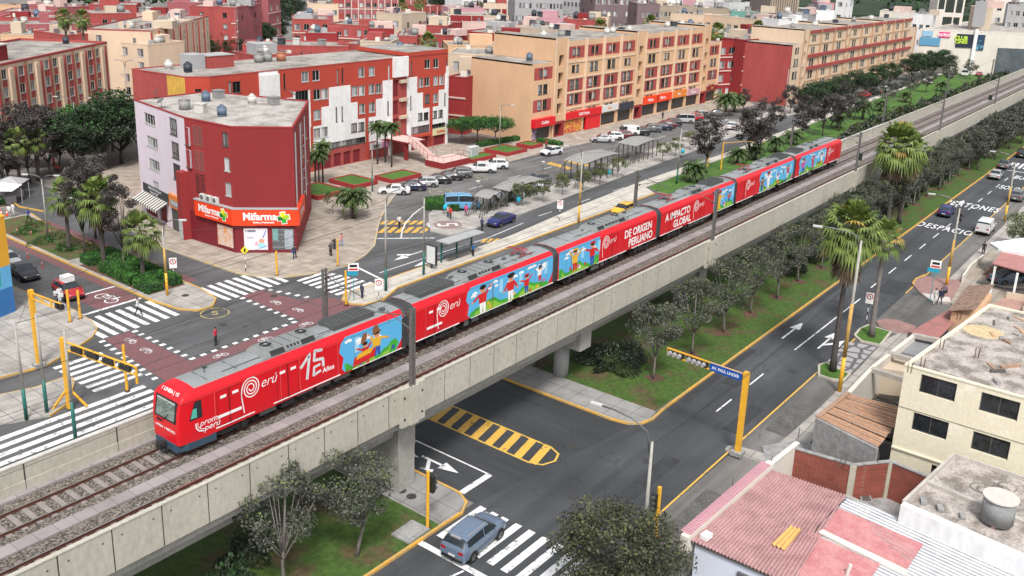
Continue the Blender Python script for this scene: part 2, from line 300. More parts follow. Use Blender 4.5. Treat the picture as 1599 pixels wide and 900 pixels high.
for pq in (rect(60,20.2,66,21.9),rect(76,20.8,79,22.3),rect(44,20.4,50,21.6)): sheet('road_patch', pq, .016, K('patch pale', (.10,.097,.092), .85, 0, .35, 1.0))
for (x_, y_) in ((43.6,27.6),(50.5,26.2),(48.6,31.2),(71,24.2),(90,27.2),(45.5,66.6),(53,69)): b = MB(); b.cyl(x_,y_,.012,.03,.36,16); struct(b.build('road_manhole', K('cast iron', (.06,.06,.06), .6, .3, .2, 6)))
text('DESPACIO', SA, M_white, (126.6,25.85,.02), (0,0,R_(-90)), 3.4, .37, name='road_lettering', bold=.07, sp=1.2); text('PEATONES', SA, M_white, (142,25.9,.02), (0,0,R_(-90)), 4.0, .32, name='road_lettering', bold=.08, sp=1.2)
text('SOLO', SA, M_white, (158.5,24.1,.02), (0,0,R_(-90)), 4.0, .27, name='road_lettering', bold=.05); text('BUS', SA, M_white, (168,24.2,.02), (0,0,R_(-90)), 4.0, .3, name='road_lettering', bold=.05)
# cross street markings (south)
b = MB()
for i, y in enumerate((31.15,30.55-.35,29.4,28.4,27.4,26.4,25.4,24.4,23.6)):
    strip(b, [(35.0,y),(39.0 if i != 1 else 39,y)], .5, .018)
strip(b, [(33.9,31.7),(33.9,22.8)], .42, .019); strip(b, [(30,29.0),(33.6,28.1)], .14, .018); strip(b, [(20,25.6),(29,25.6)], .13, .018)
struct(b.build('crosswalk_south', M_white))
b = MB(); strip(b, [(42.1,33.2),(42.1,44)], .13, .018); strip(b, [(39.3,33.2),(42.15,33.2)], .45, .019)
for (x, y, s) in ((40.9,36.3,1),(40.6,39.6,1)):   # left-turn arrows pointing to the avenue
    b.face([(x+.1,y+1.8,.02),(x-.1,y+1.8,.02),(x-.1,y-.1,.02),(x+.1,y-.1,.02)]); b.face([(x-.45,y,.02),(x+.45,y,.02),(x,y-1.5,.02)]); b.face([(x-.1,y+1.2,.02),(x-.1,y+.9,.02),(x-.9,y+.3,.02),(x-.75,y+.05,.02),(x-1.05,y-.1,.02),(x-1.2,y+.9,.02),(x-.95,y+.6,.02)])
struct(b.build('lane_arrows_white', M_white))
# yellow hatched island
b = MB(); hx0, hx1 = 45.0, 47.6
out = [(hx0,46),(hx0,32.2),(hx0+.35,31.3),(46.3,30.95),(47.2,31.3),(hx1,32.2),(hx1,46)]; strip(b, out, .16, .02)
y = 31.6
while y < 45: b.face([(hx0+.05,y,.019),(hx0+.05,y+.62,.019),(hx1-.05,y+.62+.55,.019),(hx1-.05,y+.55,.019)]); y += 1.28
struct(b.build('hatched_island', M_yel))
# ---- north side
slab('tramside_strip', [(57.2,60.9),(59.3,60.6),(62.6,61.9),(81,61.9),(115,62.3),(117,64.9),(150,65.9),(208,68.4),(320,72.4),(320,73.4),(208.7,69.9),(152,67.4),(119.6,67.2),(100.6,66),(84.4,64.4),(63,64.2),(57.7,64.1),(56.6,63.2),(56.5,62)], .13, brickmat('strip slabs', (.46,.43,.38), (.5,.47,.42), (.25,.23,.2), 1.6, .8, R_(1), .03, var=.15))
kerb([(115,62.2),(81,61.8),(62.6,61.8),(59.3,60.5),(57.2,60.8),(56.4,62),(56.6,63.3),(57.7,64.2),(63,64.3),(70,64.3)], lab='yellow kerb round the tip of the bus stop island')
slab('track_verge', [(116,45.5),(116,62.4),(117.5,64.7),(150,65.7),(208,68.2),(320,72.2),(320,45.5)], .11, M_grassb)
slab('service_pavement', [(86.3,71.6),(90,69),(106,70.1),(126,71.2),(150,72.3),(208,75.6),(208,80.5),(150,79),(126,76.3),(108,75.2),(101,74.2),(100,73.9),(92,73.3),(87.5,75.8)], .13, M_slab)
slab('station_plaza', PL('669,337 676,330 722,333 752,322 800,318 800,330 745,358 725,366 700,369 672,362'), .14, M_slab)
b = MB(); b.cyl(82.3,72.7,.14,.156,2.75,40,0); b.cyl(82.3,72.7,.156,.165,2.5,40,1)
b.flat([(82.3+1.9*math.cos(a+.15),72.7+1.9*math.sin(a+.15)) for a in (R_(20),R_(70),R_(110),R_(160),R_(200),R_(250),R_(290),R_(340))], .17, 2)
pz = struct(b.build('station_emblem', [K('emblem grey',(.22,.21,.21)), K('emblem white',(.5,.48,.46)), K('emblem red',(.24,.17,.165))]))
b = MB()
for q in ([(-1.1,-.5),(-.75,-.5),(-.75,.5),(-1.1,.5)],[(-.75,-.5),(-.1,-.5),(-.1,-.2),(-.75,-.2)],[(.75,-.5),(1.1,-.5),(1.1,.5),(.75,.5)],[(.1,.2),(.75,.2),(.75,.5),(.1,.5)],[(-.1,-.5),(.1,-.5),(.1,.5),(-.1,.5)]):
    b.flat([(82.3+(x*math.cos(R_(-40))-y*math.sin(R_(-40)))*1.15, 72.7+(x*math.sin(R_(-40))+y*math.cos(R_(-40)))*1.15) for x,y in q], .176)
b.build('emblem_mark', K('emblem pale',(.6,.58,.56)), pz)
MP = [(53.9,90.4),(54.4,76.8),(55.2,74.7),(56.6,72.5),(60.2,70.8),(64,70.4),(67.5,71.6),(70.5,73.3),(77,79.3),(83.2,84.2),(87.8,87.3),(92,89.2),(100,89.3),(119,89.6),(141,89.0),(205,86.6),(208.5,90),(208,101),(131,100),(121,100),(120,106),(100,125),(75,130),(64,124),(58,122),(56.4,108)]
slab('corner_pavement', MP, .13, M_slab2)
kerb(MP[:14], m=mat('kerb faded yellow', (.48,.36,.16), .7, 0, .2, .8, col2=(.4,.38,.34)))
ML = [(44.4,112),(44.4,76),(44.9,72.4),(45.9,70.9),(47.4,70.9),(48.7,72.2),(49.3,75.5),(49.4,105),(50.5,112)]
slab('planted_median', ML, .12, M_slab); slab('median_soil', [(44.9,77.4),(48.9,77.4),(49.1,90),(44.8,90)], .14, M_soil); slab('median_soil', [(44.8,92.3),(49.1,92.3),(49.8,111.5),(44.8,111.5)], .14, mat('planted soil', (.10,.06,.035), .95, 0, .3, .9, .5, 8, col2=(.06,.10,.02), thr=(.45,.55)))
kerb(ML[:9], lab='yellow kerb round the planted median')
kerb([(52,112),(51,116),(52,122),(52,160)]); slab('planted_median', [(45,118),(50,117),(51,160),(38,160)], .12, M_soil)
WL = [(38.4,79.3),(38.1,75.4),(37.6,73.6),(36.4,72.2),(34.6,71.2),(31.1,69.6),(27.8,70.1),(18,71.2),(0,73)]
slab('west_pavement', [(37.4,99),(37.4,92),(37.8,83)]+WL+[(0,130),(36,130),(37.2,112)], .13, M_slab); kerb([(37.4,99),(37.4,92),(37.8,83)]+WL, lab='curved yellow kerb of the western pavement')
LL = [(26.3,67.2),(28.9,66.4),(30.9,66.5),(31.4,66.0),(31.0,65.0),(28.9,62.2),(27.4,61.5),(24.6,62.8),(14,64.5),(8,66),(8,70),(16,69.2)]
slab('refuge_island', LL, .13, M_slab); kerb(LL[:7])
b = MB()
for i in range(11): strip(b, [(13,50.3+i*1.06),(35.3-(.9 if i > 8 else 0)+(.2 if i < 7 else 0),50.3+i*1.06)], .55, .018)
struct(b.build('crosswalk_west', M_white))
b = MB()
for i in range(7): strip(b, [(31.4+.25*i*0,62.9+i*.98),(35.4-.15*i*0,62.9+i*.98)], .5, .018)
for i in range(8): strip(b, [(37.2+i*.98,71.4),(37.2+i*.98,76.4)], .5, .018)
for i in range(8): strip(b, [(49.5+i*.98,71.2),(49.5+i*.98,75.9)], .5, .018)
for i in range(7): strip(b, [(57.2,64.9+i*.95),(62.0-.15*i,64.9+i*.95)], .5, .018)
strip(b, [(38.5,77.5),(44.2,77.6)], .35, .018); strip(b, [(40.2,82.2),(44.2,82.2)], .25, .018); strip(b, [(63.3,64.6),(64.3,70)], .3, .018)
for i in range(12):
    x = 66.5+i*9.1; 
    if i > 2: strip(b, [(x,67.3),(x+3,67.3)], .13, .018)
strip(b, [(64.5,66.4),(72,66.3),(82,66.0),(90,66.8)], .13, .019)
for (x, y) in ((70.5,68.2),(70.5,65.2)): b.face([(x-.3,y-.08,.019),(x+2.6,y-.08,.019),(x+2.6,y+.08,.019),(x-.3,y+.08,.019)]); b.face([(x-.2,y-.5,.019),(x-2.0,y,.019),(x-.2,y+.5,.019)])
b.face([(70.9,68.2,.02),(71.5,68.2,.02),(70.2,69.4,.02),(69.9,69.1,.02)])
for i in range(10): strip(b, [(98+i*9,82.6),(101+i*9,82.6)], .13, .018)
pth = [P(627,372), P(628,362), P(634,348), P(647,334), P(663,322), P(680,315)]; strip(b, pth, .16, .02); strip(b, [P(588,373), P(679,372)], .25, .02)
strip(b, [(176,86),(184,80)], .3, .02)
struct(b.build('lane_markings', M_white))
b = MB()
for i in range(6):
    x0_, y0_ = P(598+i*13, 352); b.flat(PL('%g,351 %g,345 %g,345 %g,351'%(592+i*11.5,601+i*11.5,608+i*11.5,599+i*11.5)), .018); b.flat(PL('%g,364 %g,355 %g,355 %g,364'%(590+i*13,601+i*13,609+i*13,598+i*13)), .018)
for i in range(6): b.flat(PL('%g,379 %g,373 %g,373 %g,379'%(745+i*9+5,752+i*9+5,758+i*9+5,751+i*9+5)), .02)
for i in range(6):
    b.flat(PL('%g,%g %g,%g %g,%g %g,%g'%(853+i*6,256+i*1.6,861+i*6,253.5+i*1.6,866+i*6,254.8+i*1.6,858+i*6,257.3+i*1.6)), .02)
    b.flat(PL('%g,%g %g,%g %g,%g %g,%g'%(880+i*6,252+i*1.4,888+i*6,249.5+i*1.4,893+i*6,250.6+i*1.4,885+i*6,253+i*1.4)), .02)
def ring(b, x, y, r, w, z, a0=0, a1=360): strip(b, [(x+r*math.cos(R_(a0+(a1-a0)*i/28)), y+r*math.sin(R_(a0+(a1-a0)*i/28))) for i in range(29)], w, z)
struct(b.build('crossing_bars_yellow', worn('orange bars', (.62,.36,.06), (.25,.19,.1), .42)))
b = MB()
for (x, y, r, rz) in ((46.6,69.4,1.25,-30),(94.1,84.6,1.5,-20),(104,86.0,1.5,-20)): ring(b, x, y, r, .12, .02)
yc = struct(b.build('safety_circle', worn('faded yellow', (.42,.35,.14), (.13,.125,.115), .44)))
for (x, y, rz) in ((46.6,69.4,-30),(94.1,84.6,-20),(104,86.0,-20)): text('S', yc, worn('faded yellow letter', (.42,.35,.14), (.13,.125,.115), .44), (x,y,.021), (0,0,R_(rz)), 1.4, name='circle_letter', bold=.02)
# red cycle lanes with square dashes and bicycle marks
b = MB(); b.flat([(35.9,60.4),(57,60.4),(57,62.2),(39.2,62.2),(39.2,71.2),(37,71.2),(36.3,66)], .017); b.flat([(50.7,62.2),(54.4,62.2),(53.2,71.2),(50.9,71.2)], .017); b.flat([(54.4,62.2),(56.4,62.2),(56.6,64.5),(54.1,66.5)], .017)
b.flat(rect(40,77.7,44.1,82.1), .017); b.flat(rect(43.4,82.3,44.2,104), .017); b.flat(rect(49.55,78,50.6,108), .017)
struct(b.build('cycle_lane', M_redl))
b = MB()
def dashes(x0, y0, x1, y1, s=.5, st=1.05):
    L_ = math.hypot(x1-x0, y1-y0); n_ = int(L_/st)
    for i in range(n_+1):
        t = i*st/L_; x, y = x0+(x1-x0)*t, y0+(y1-y0)*t; b.flat(rect(x-s/2,y-s/2*.8,x+s/2,y+s/2*.8), .02)
dashes(37,60.1,56.5,60.1); dashes(39.6,62.5,50.2,62.5); dashes(39.55,63.5,39.55,71); dashes(35.6,61.5,36.6,71); dashes(50.4,63.3,50.6,71); dashes(54.9,66.5,53.6,71)
def bike(x, y, rz, s=1.0):
    T = b.T; b.T = Matrix.Translation((x,y,.021))@Matrix.Rotation(R_(rz),4,'Z')@Matrix.Scale(s,4)
    for cx in (-.45,.45): ring(b, cx, 0, .3, .07, 0)
    for a, c in (((-.45,0),(-.15,.4)),((-.15,.4),(.3,.38)),((.45,0),(.3,.55)),((-.45,0),(.05,0)),((.05,0),(.3,.38)),((.05,0),(-.2,.55))): strip(b, [a, c], .06, .002)
    b.T = T
for x, y, rz in ((38.2,69.3,-90),(38.0,66.6,-90),(41.5,61.3,-10),(46,61.3,-10),(50.5,61.3,-10),(52,67.5,-90),(52.2,64.5,-90)): bike(x, y, rz, .85)
bike(42.0,79.8,-90,1.9)
struct(b.build('cycle_lane_marks', M_white))
# ================================================================== VIADUCT
ZR = 6.5; X0v, X1v = -6, 460
vd = thing('railway_viaduct', 'long grey concrete railway viaduct crossing the picture on round columns', 'viaduct', (0,0,0))
b = MB(); b.box(X0v,35.3,5.15,X1v,43.0,5.9,1); b.box(X0v,36.4,3.95,X1v,41.8,5.15,1)
b.box(X0v,38.62,5.9,X1v,39.42,6.47,0); b.box(X0v,42.75,5.9,X1v,43.1,6.5,0); b.box(X0v,35.1,5.9,X1v,35.35,6.4,0)
b.build('deck', [M_walk, M_concd], vd)
pm = [M_conc, K('dark joint', (.05,.045,.04), .9, var=0)]
xj = 15.4-2.455*9; i = 0
# parapets: 100 nearest panels each, rest as one
def panel_mb(bb, x0, x1):
    bb.box(x0+.02,34.92,5.78,x1-.02,35.1,7.96,0)
def fpanel_mb(bb, x0, x1):
    bb.box(x0+.02,43.1,6.0,x1-.02,43.3,7.96,0); bb.box(x0+.02,43.06,6.5,x1-.02,43.1,6.95,0)
px = [15.2+2.43*k for k in range(-9,190)]
base = MB(); base.box(0.035,34.92,5.78,2.395,35.1,7.94,0); base.box(-.035,34.95,5.8,.035,35.08,7.93,1); base.box(-.0,34.89,7.94,2.43,35.13,8.0,0); base.cyl(0,0,0,0,0,3) if False else None
for (cx, cz) in ((.45,7.45),(1.98,7.45)): base.box(cx-.04,34.915,cz-.04,cx+.04,34.92,cz+.04,1)
pme = base.mesh('parapet_panel', pm)
fb = MB(); fb.box(.04,43.1,5.95,4.82,43.3,7.94,0); fb.box(0,43.07,7.94,4.86,43.33,8.02,2); fb.box(.02,43.06,6.5,4.84,43.1,7.0,0); fb.box(-.03,43.09,6.5,.02,43.12,7.94,1)
fme = fb.mesh('parapet_panel', [M_conc, pm[1], mat('coping pale', (.5,.49,.46))])
cnt = 0
rest = MB()
for k, x in enumerate(px):
    if k < 66: ob('parapet_panel', pme, vd, (x,0,0))
    else: rest.box(x+.02,34.92,5.78,x+2.41,35.1,7.96,0)
fx = [-6.6+4.86*k for k in range(96)]
for k, x in enumerate(fx):
    if k < 33: ob('parapet_panel', fme, vd, (x,0,0))
    else: rest.box(x+.02,43.1,5.95,x+4.84,43.3,8.0,0)
rr = rest.build('far_parapet_panels', pm, vd); rr['kind'] = 'stuff'
for k in range(11):
    x = 36.5+39.5*k
    if k < 6:
        b = MB(); b.box(x-1.0,34.72,5.5,x+1.0,34.92,8.02,0); b.box(x-.35,34.6,5.5,x+.35,34.72,8.0,0)
        for bx in (-.75,.75):
            for bz in (6.0,7.4): b.box(x+bx-.07,34.7,bz-.07,x+bx+.07,34.72,bz+.07,1)
        b.build('mast_pilaster', pm, vd)
for k, x in enumerate([17.2+20.05*j for j in range(-1,16)]):
    b = MB()
    b.prism([(x-.75,36.0),(x+.75,36.0),(x+.75,42.4),(x-.75,42.4)], 3.0, 5.13, 0); b.build('pier_cap', M_concd, vd)
    if abs(x-37) < 3: 
        b = MB(); b.prism([(x-.7,36.0),(x+.7,36.0),(x+.7,42.0),(x-.7,42.0)], 0, 3.0, 0); b.build('column', M_concd, vd)
    else:
        for y in (38.2,41.4): b = MB(); b.cyl(x,y,0,3.0,.62,20); b.build('column', K('column concrete', (.30,.31,.31), .8, 0, .1, .5), vd, True)
# ballast and track
for (yc_, nm, y0, y1, lb) in ((41.1,'train',39.42,42.75,'railway track under the red train, rusty rails on ballast'),(36.85,'free',35.35,38.62,'empty railway track along the near parapet, rusty rails on ballast')):
    tr = thing('railway_track', lb, 'railway track', (0,yc_,6.0))
    b = MB(); nx = 420; xs = np.linspace(X0v,X1v,nx)
    prof = [(y0,6.36),(yc_-1.35,6.40),(yc_-.5,6.30),(yc_+.5,6.30),(yc_+1.35,6.40),(y1,6.38)]
    for (ya,za),(yb,zb) in zip(prof,prof[1:]): b.face([(X0v,ya-yc_,za-6),(X1v,ya-yc_,za-6),(X1v,yb-yc_,zb-6),(X0v,yb-yc_,zb-6)])
    o = b.build('ballast', M_ball, tr); o['kind'] = 'stuff'
    sb = MB(); sb.box(-.13,-1.25,0,.13,1.25,.36); sme = sb.mesh('sleeper', M_sleep); rest = MB()
    for k in range(640):
        x = -5.8+.71*k
        if 12 < x < 12+70: ob('sleeper', sme, tr, (x,0,.0))
        elif x > 80 or x > 0: rest.box(x-.13,-1.25,0,x+.13,1.25,.36)
    o = rest.build('far_sleepers', M_sleep, tr); o['kind'] = 'stuff'
    for s in (-.75,.75):
        b = MB(); b.box(X0v,s-.07,.36,X1v,s+.07,.38,0); b.box(X0v,s-.02,.38,X1v,s+.02,.47,0); b.box(X0v,s-.04,.47,X1v,s+.04,.50,0,1); b.build('rail', [M_rust, M_railt], tr)
# ================================================================== TRAIN
YT, HW = 41.12, 1.32; YS = -HW   # local frame of the train: origin on the near rails' centre, y across
M_tred = mat('train red paint', (.60,.010,.018), .3, 0, .05, .5, spec=.4); M_troof = mat('train roof grey', (.23,.245,.25), .55, 0, .10, .8); M_tdk = mat('roof unit dark grey', (.085,.09,.09), .5, 0, .15, 1.5); M_bel = mat('gangway rubber', (.035,.035,.037), .8, 0, .15, 2)
M_dred = K('door gap dark', (.16,.008,.012), .5, var=0); M_wht = K('vinyl white', (.82,.82,.82), .4, var=.04); M_skyb = K('mural sky blue', (.10,.42,.72), .4, var=.05); M_hill = K('mural green', (.05,.36,.04), .4, var=.25, sc=1.2); M_hill2 = K('mural light green', (.25,.5,.05), .4, var=.1)
M_skin = K('mural skin', (.62,.32,.18), .4, var=0); M_hair = K('mural hair', (.012,.01,.01), .4, var=0); M_myel = K('mural yellow', (.75,.42,.03), .4, var=0); M_mred = K('mural red', (.6,.02,.02), .4, var=0); M_mblue = K('mural deep blue', (.03,.08,.4), .4, var=0); M_mpink = K('mural pink', (.6,.06,.3), .4, var=0); M_pip = K('line pale red', (.7,.12,.12), .4, var=0); M_lblu = K('mural pale blue', (.32,.62,.85), .4, var=0)
train = thing('passenger_train', 'long red electric train in a red wrap with cartoon pictures, running on the viaduct', 'train', (24.2, YT, ZR))
PROF = [(HW-.03,.7),(HW,1.3),(HW,3.1),(HW-.06,3.28),(HW-.2,3.45),(HW-.38,3.58),(HW-.48,3.61),(HW-.9,3.66),(0,3.7)]
def ringpts(x, ztop=9, hw=1.0, zb=.95):
    pts = [(x,-y*hw,max(min(z,ztop),zb)) for y,z in PROF]
    return pts+[(q[0],-q[1],q[2]) for q in pts[-2::-1]]
def loft(b, rings, mfun, close=True):
    idx = [[b.p(q) for q in r] for r in rings]; n = len(idx[0])
    for i in range(len(idx)-1):
        for j in range(n-1): b.f.append([idx[i][j],idx[i+1][j],idx[i+1][j+1],idx[i][j+1]]); b.m.append(mfun(i,j))
    for k, r in ((0,idx[0]),(-1,idx[-1])): b.f.append(r if k else r[::-1]); b.m.append(mfun(0,0) if mfun(0,0) < 9 else 0)
def decal(par, pts, m, lay, name, x0):
    """pts in (world x, world z) on the near side"""
    b = MB(); b.face([(x-x0-24.2*0, YS-.004*lay, z-ZR) for x, z in pts]); return b.build(name, m, par)
def quadline(b, x0, z0, x1, z1, w, y, m=0):
    d = Vector((x1-x0, z1-z0)); 
    if d.length == 0: return
    d.normalize(); n = Vector((-d.y, d.x))*w/2; b.face([(x0-n.x,y,z0-n.y),(x1-n.x,y,z1-n.y),(x1+n.x,y,z1+n.y),(x0+n.x,y,z0+n.y)], m)
def ribbon(b, pts, w, y, m=0):
    n = len(pts); L = []; Q = []
    for i in range(n):
        a = Vector(pts[max(i-1,0)]); c = Vector(pts[min(i+1,n-1)]); d = (c-a).normalized(); nn = Vector((-d.y,d.x))*w/2; L.append((pts[i][0]+nn.x,pts[i][1]+nn.y)); Q.append((pts[i][0]-nn.x,pts[i][1]-nn.y))
    for i in range(n-1): b.face([(Q[i][0],y,Q[i][1]),(Q[i+1][0],y,Q[i+1][1]),(L[i+1][0],y,L[i+1][1]),(L[i][0],y,L[i][1])], m)
def ell(b, x, z, rx, rz, y, m=0, rot=0, n=14):
    c, s_ = math.cos(rot), math.sin(rot); b.face([(x+rx*math.cos(2*math.pi*i/n)*c-rz*math.sin(2*math.pi*i/n)*s_, y, z+rx*math.cos(2*math.pi*i/n)*s_+rz*math.sin(2*math.pi*i/n)*c) for i in range(n)], m)
def poly(b, pts, y, m=0): b.face([(p[0],y,p[1]) for p in pts], m)
def spiral_logo(par, x, z, s, xo):
    b = MB(); pts = [(-.62,-1.55),(-.80,-.2)]
    for i in range(61):
        t = i/60; a = math.pi*(1.0-2*t*3.0); r = .82-.66*t; pts.append((r*math.cos(a)*.92, .1+r*math.sin(a)))
    ribbon(b, [(x-xo+px*s, z-ZR+pz*s) for px, pz in pts], .085*s, YS-.006)
    b.build('spiral_emblem', M_wht, par)
    text('erú', par, M_wht, (x-xo+1.45*s, YS-.007, z-ZR+.12*s), (R_(90),0,0), 1.05*s, .95, shear=.35, bold=-.004)
def figure(b, x, z, h, shirt, pants, arms=(40,-50), hat=None, lean=0, yb=YS-.014):
    """a flat cartoon dancer, feet at (x,z), of height h"""
    y = yb; u = h/6; b.T = Matrix.Translation((x,0,0))@Matrix.Diagonal((1.4,1,1,1))@Matrix.Translation((-x,0,0))
    poly(b, [(x-.5*u,z),(x-.05*u,z),(x+.1*u,z+2.4*u),(x-.7*u,z+2.5*u)], y, pants); poly(b, [(x+.25*u,z),(x+.75*u,z+.1*u),(x+.7*u,z+2.5*u),(x+.0*u,z+2.4*u)], y, pants)
    y -= .001; poly(b, [(x-.8*u,z+2.2*u),(x+.8*u,z+2.2*u),(x+.95*u,z+4.3*u),(x-.95*u,z+4.3*u)], y, shirt)
    for s, a in ((-1,arms[0]),(1,arms[1])):
        ca, sa = math.cos(R_(a)), math.sin(R_(a)); x0_, z0_ = x+s*.8*u, z+4.0*u; quadline(b, x0_, z0_, x0_+s*1.5*u*ca, z0_+1.5*u*sa, .5*u, y-.001, shirt); ell(b, x0_+s*1.8*u*ca, z0_+1.8*u*sa, .26*u, .26*u, y-.002, 5)
    ell(b, x, z+5.1*u, .68*u, .78*u, y-.003, 5); ell(b, x-.05*u, z+5.55*u, .72*u, .5*u, y-.004, 6); ell(b, x-.22*u, z+5.05*u, .08*u, .08*u, y-.005, 6); ell(b, x+.25*u, z+5.05*u, .08*u, .08*u, y-.005, 6); quadline(b, x-.2*u, z+4.7*u, x+.25*u, z+4.72*u, .1*u, y-.005, 3)
    if hat is not None: poly(b, [(x-1.1*u,z+5.6*u),(x+1.1*u,z+5.6*u),(x+.5*u,z+6.2*u),(x-.5*u,z+6.2*u)], y-.006, hat)
    b.T = None
MURM = [M_skyb, M_hill, M_hill2, M_mred, M_wht, M_skin, M_hair, M_myel, M_mblue, M_mpink, M_lblu, K('mural orange', (.75,.2,.03), .4, var=0), K('mural brown', (.25,.1,.04), .4, var=0)]
def mural(par, xa, xb, xo, figs, za=7.5, zb=9.82, wavy=True, seed=1):
    rr = random.Random(seed); b = MB(); X = lambda v: v-xo; Z = lambda v: v-ZR
    if wavy:
        pts = [(xa+.45,za),(xb-.75,za),(xb-.35,za+.5),(xb,za+1.2),(xb-.05,zb-.5),(xb-.25,zb),(xa+.5,zb),(xa+.12,zb-.35),(xa,zb-.9),(xa+.35,za+1.0),(xa+.2,za+.3)]
    else: pts = [(xa+.12,za),(xb,za),(xb-.02,zb),(xa,zb)]
    poly(b, [(X(px),Z(pz)) for px,pz in pts], YS-.005, 0)
    n = 14; hp = [(X(xa+.5 if wavy else xa+.12),Z(za))]
    top = []
    w = xb-xa-(.9 if wavy else .15)
    for i in range(n+1): top.append((X(xa+(.4 if wavy else .1)+w*i/n), Z(za+.55+.28*math.sin(i*.9+seed)+.12*math.sin(i*2.1))))
    poly(b, [(X(xb-.8 if wavy else xb),Z(za))]+top[::-1]+hp, YS-.007, 1)
    poly(b, [(X(xb-1.4 if wavy else xb-.2),Z(za))]+[(px, pz-.26) for px,pz in top[::-1][2:-1]]+[(hp[0][0]+.4,hp[0][1])], YS-.008, 2)
    for i in range(int(w*1.1)):
        cx, cz = rr.uniform(xa+.7,xb-.8), rr.uniform(za+1.4,zb-.25); 
        for k in range(3): ell(b, X(cx+(k-1)*.16), Z(cz+(.06 if k == 1 else 0)), .15, .1, YS-.009-.0004*k, 4)
        if i%2: poly(b, [(X(cx+.5),Z(za+1.0)),(X(cx+.9),Z(za+1.0)),(X(cx+.9),Z(zb-.3)),(X(cx+.5),Z(zb-.3))], YS-.006, 10)
    for i in range(int(w*.9)):
        cx, cz = rr.uniform(xa+.9,xb-1), rr.uniform(za+.1,za+.6); cm = rr.choice([3,7,9,4,8])
        for k in range(5): ell(b, X(cx+.09*math.cos(k*1.257)), Z(cz+.09*math.sin(k*1.257)), .07, .07, YS-.0125-.0002*k, cm)
    for f in figs: figure(b, X(f[0]), Z(f[1]), f[2], *f[3:])
    return b.build('picture_wrap', MURM, par)
CARS = [(24.2,41.05),(42.0,57.95),(58.5,74.6),(75.25,91.35),(91.9,107.95),(108.5,125.0)]
fan = MB(); fan.cyl(0,0,0,.05,.42,20,0); fan.cyl(0,0,.05,.07,.36,20,1); fan.cyl(0,0,.07,.09,.1,10,0)
for k in range(6): a = k*math.pi/6; quadl = None; fan.box(-.35,-.012,.07,.35,.012,.08,0) if k == 0 else None
fan_me = fan.mesh('fan', [M_troof, M_black])
def roof_unit(par, x0, x1, grille=True):
    b = MB(); w = .92; h = .34
    lo = [(x0,-w),(x1,-w),(x1,w),(x0,w)]; hi = [(x0+.35,-w+.28),(x1-.35,-w+.28),(x1-.35,w-.28),(x0+.35,w-.28)]; z0, z1 = 3.62, 3.62+h
    for i in range(4):
        j = (i+1)%4; b.face([lo[i]+(z0,),lo[j]+(z0,),hi[j]+(z1,),hi[i]+(z1,)], 0)
    b.face([q+(z1,) for q in hi], 0)
    for k in range(1,6): t = x0+.35+(x1-x0-.7)*k/6; b.box(t-.015,-w+.3,z1,t+.015,w-.3,z1+.012,1)
    for a_, c_ in ((x0+.55,x0+1.55),(x1-1.6,x1-.6)):
        b.face([(a_,-w+.02,z0+.05),(c_,-w+.02,z0+.05),(c_,-w+.22,z1-.045),(a_,-w+.22,z1-.045)], 1)
    for k in range(4): t = x0+1.7+(x1-x0-3.4)*k/4; b.face([(t+.05,-w+.10,z0+.16),(t+(x1-x0-3.4)/4-.05,-w+.10,z0+.16),(t+(x1-x0-3.4)/4-.05,-w+.2,z1-.055),(t+.05,-w+.2,z1-.055)], 1)
    o = b.build('roof_unit', [M_troof2, K('grille black',(.02,.02,.02),.6,var=0)], par)
    return o
M_troof2 = mat('air conditioner grey', (.19,.20,.20), .5, 0, .12, 1)
def dark_box(par, x0, x1):
    b = MB(); b.box(x0,-.72,3.68,x1,.72,3.98,0)
    for k in range(14): t = x0+.1+(x1-x0-.2)*k/14; b.box(t,-.66,3.98,t+.1,.66,3.995,1)
    b.box((x0+x1)/2-.03,-.73,3.7,(x0+x1)/2+.03,.73,4.01,0); b.build('resistor_box', [M_tdk, K('slat black',(.035,.036,.037),.6,var=0)], par)
def bogie(par, x):
    b = MB(); b.box(x-1.4,-1.18,.42,x+1.4,-.98,.62,0); b.box(x-1.4,.98,.42,x+1.4,1.18,.62,0); b.box(x-.4,-1.15,.3,x+.4,1.15,.85,0)
    for dx in (-1.05,1.05):
        T = b.T; b.T = Matrix.Translation((x+dx,0,.43))@Matrix.Rotation(R_(90),4,'X'); b.cyl(0,0,-.86,-.72,.43,20,1); b.cyl(0,0,.72,.86,.43,20,1); b.cyl(0,0,-.72,.72,.08,8,1); b.T = T
        b.box(x+dx-.16,-1.24,.3,x+dx+.16,-.98,.6,0); b.box(x+dx-.1,-1.22,.62,x+dx+.1,-1.02,.9,1)
    return b.build('bogie', [M_darkm, K('wheel steel', (.10,.085,.08), .5, .6, .2, 4)], par)
def under(par, x0, x1, seed):
    rr = random.Random(seed); b = MB(); x = x0+.2
    while x < x1-.4:
        w = rr.uniform(.5,1.4); h = rr.uniform(.3,.62)
        if x+w > x1: break
        b.box(x,-1.16,.95-h,x+w,-.2,.93,rr.choice([0,0,1]))
        if rr.random() < .6: b.box(x+.08,-1.175,.98-h+.05,x+w-.08,-1.16,.88,1)
        x += w+rr.uniform(.08,.35)
    b.box(x0-3,-1.0,.82,x1+3,1.0,.94,0); return b.build('underframe_equipment', [M_darkm, K('equipment grey', (.12,.12,.115), .6, .2, .15, 2)], par)
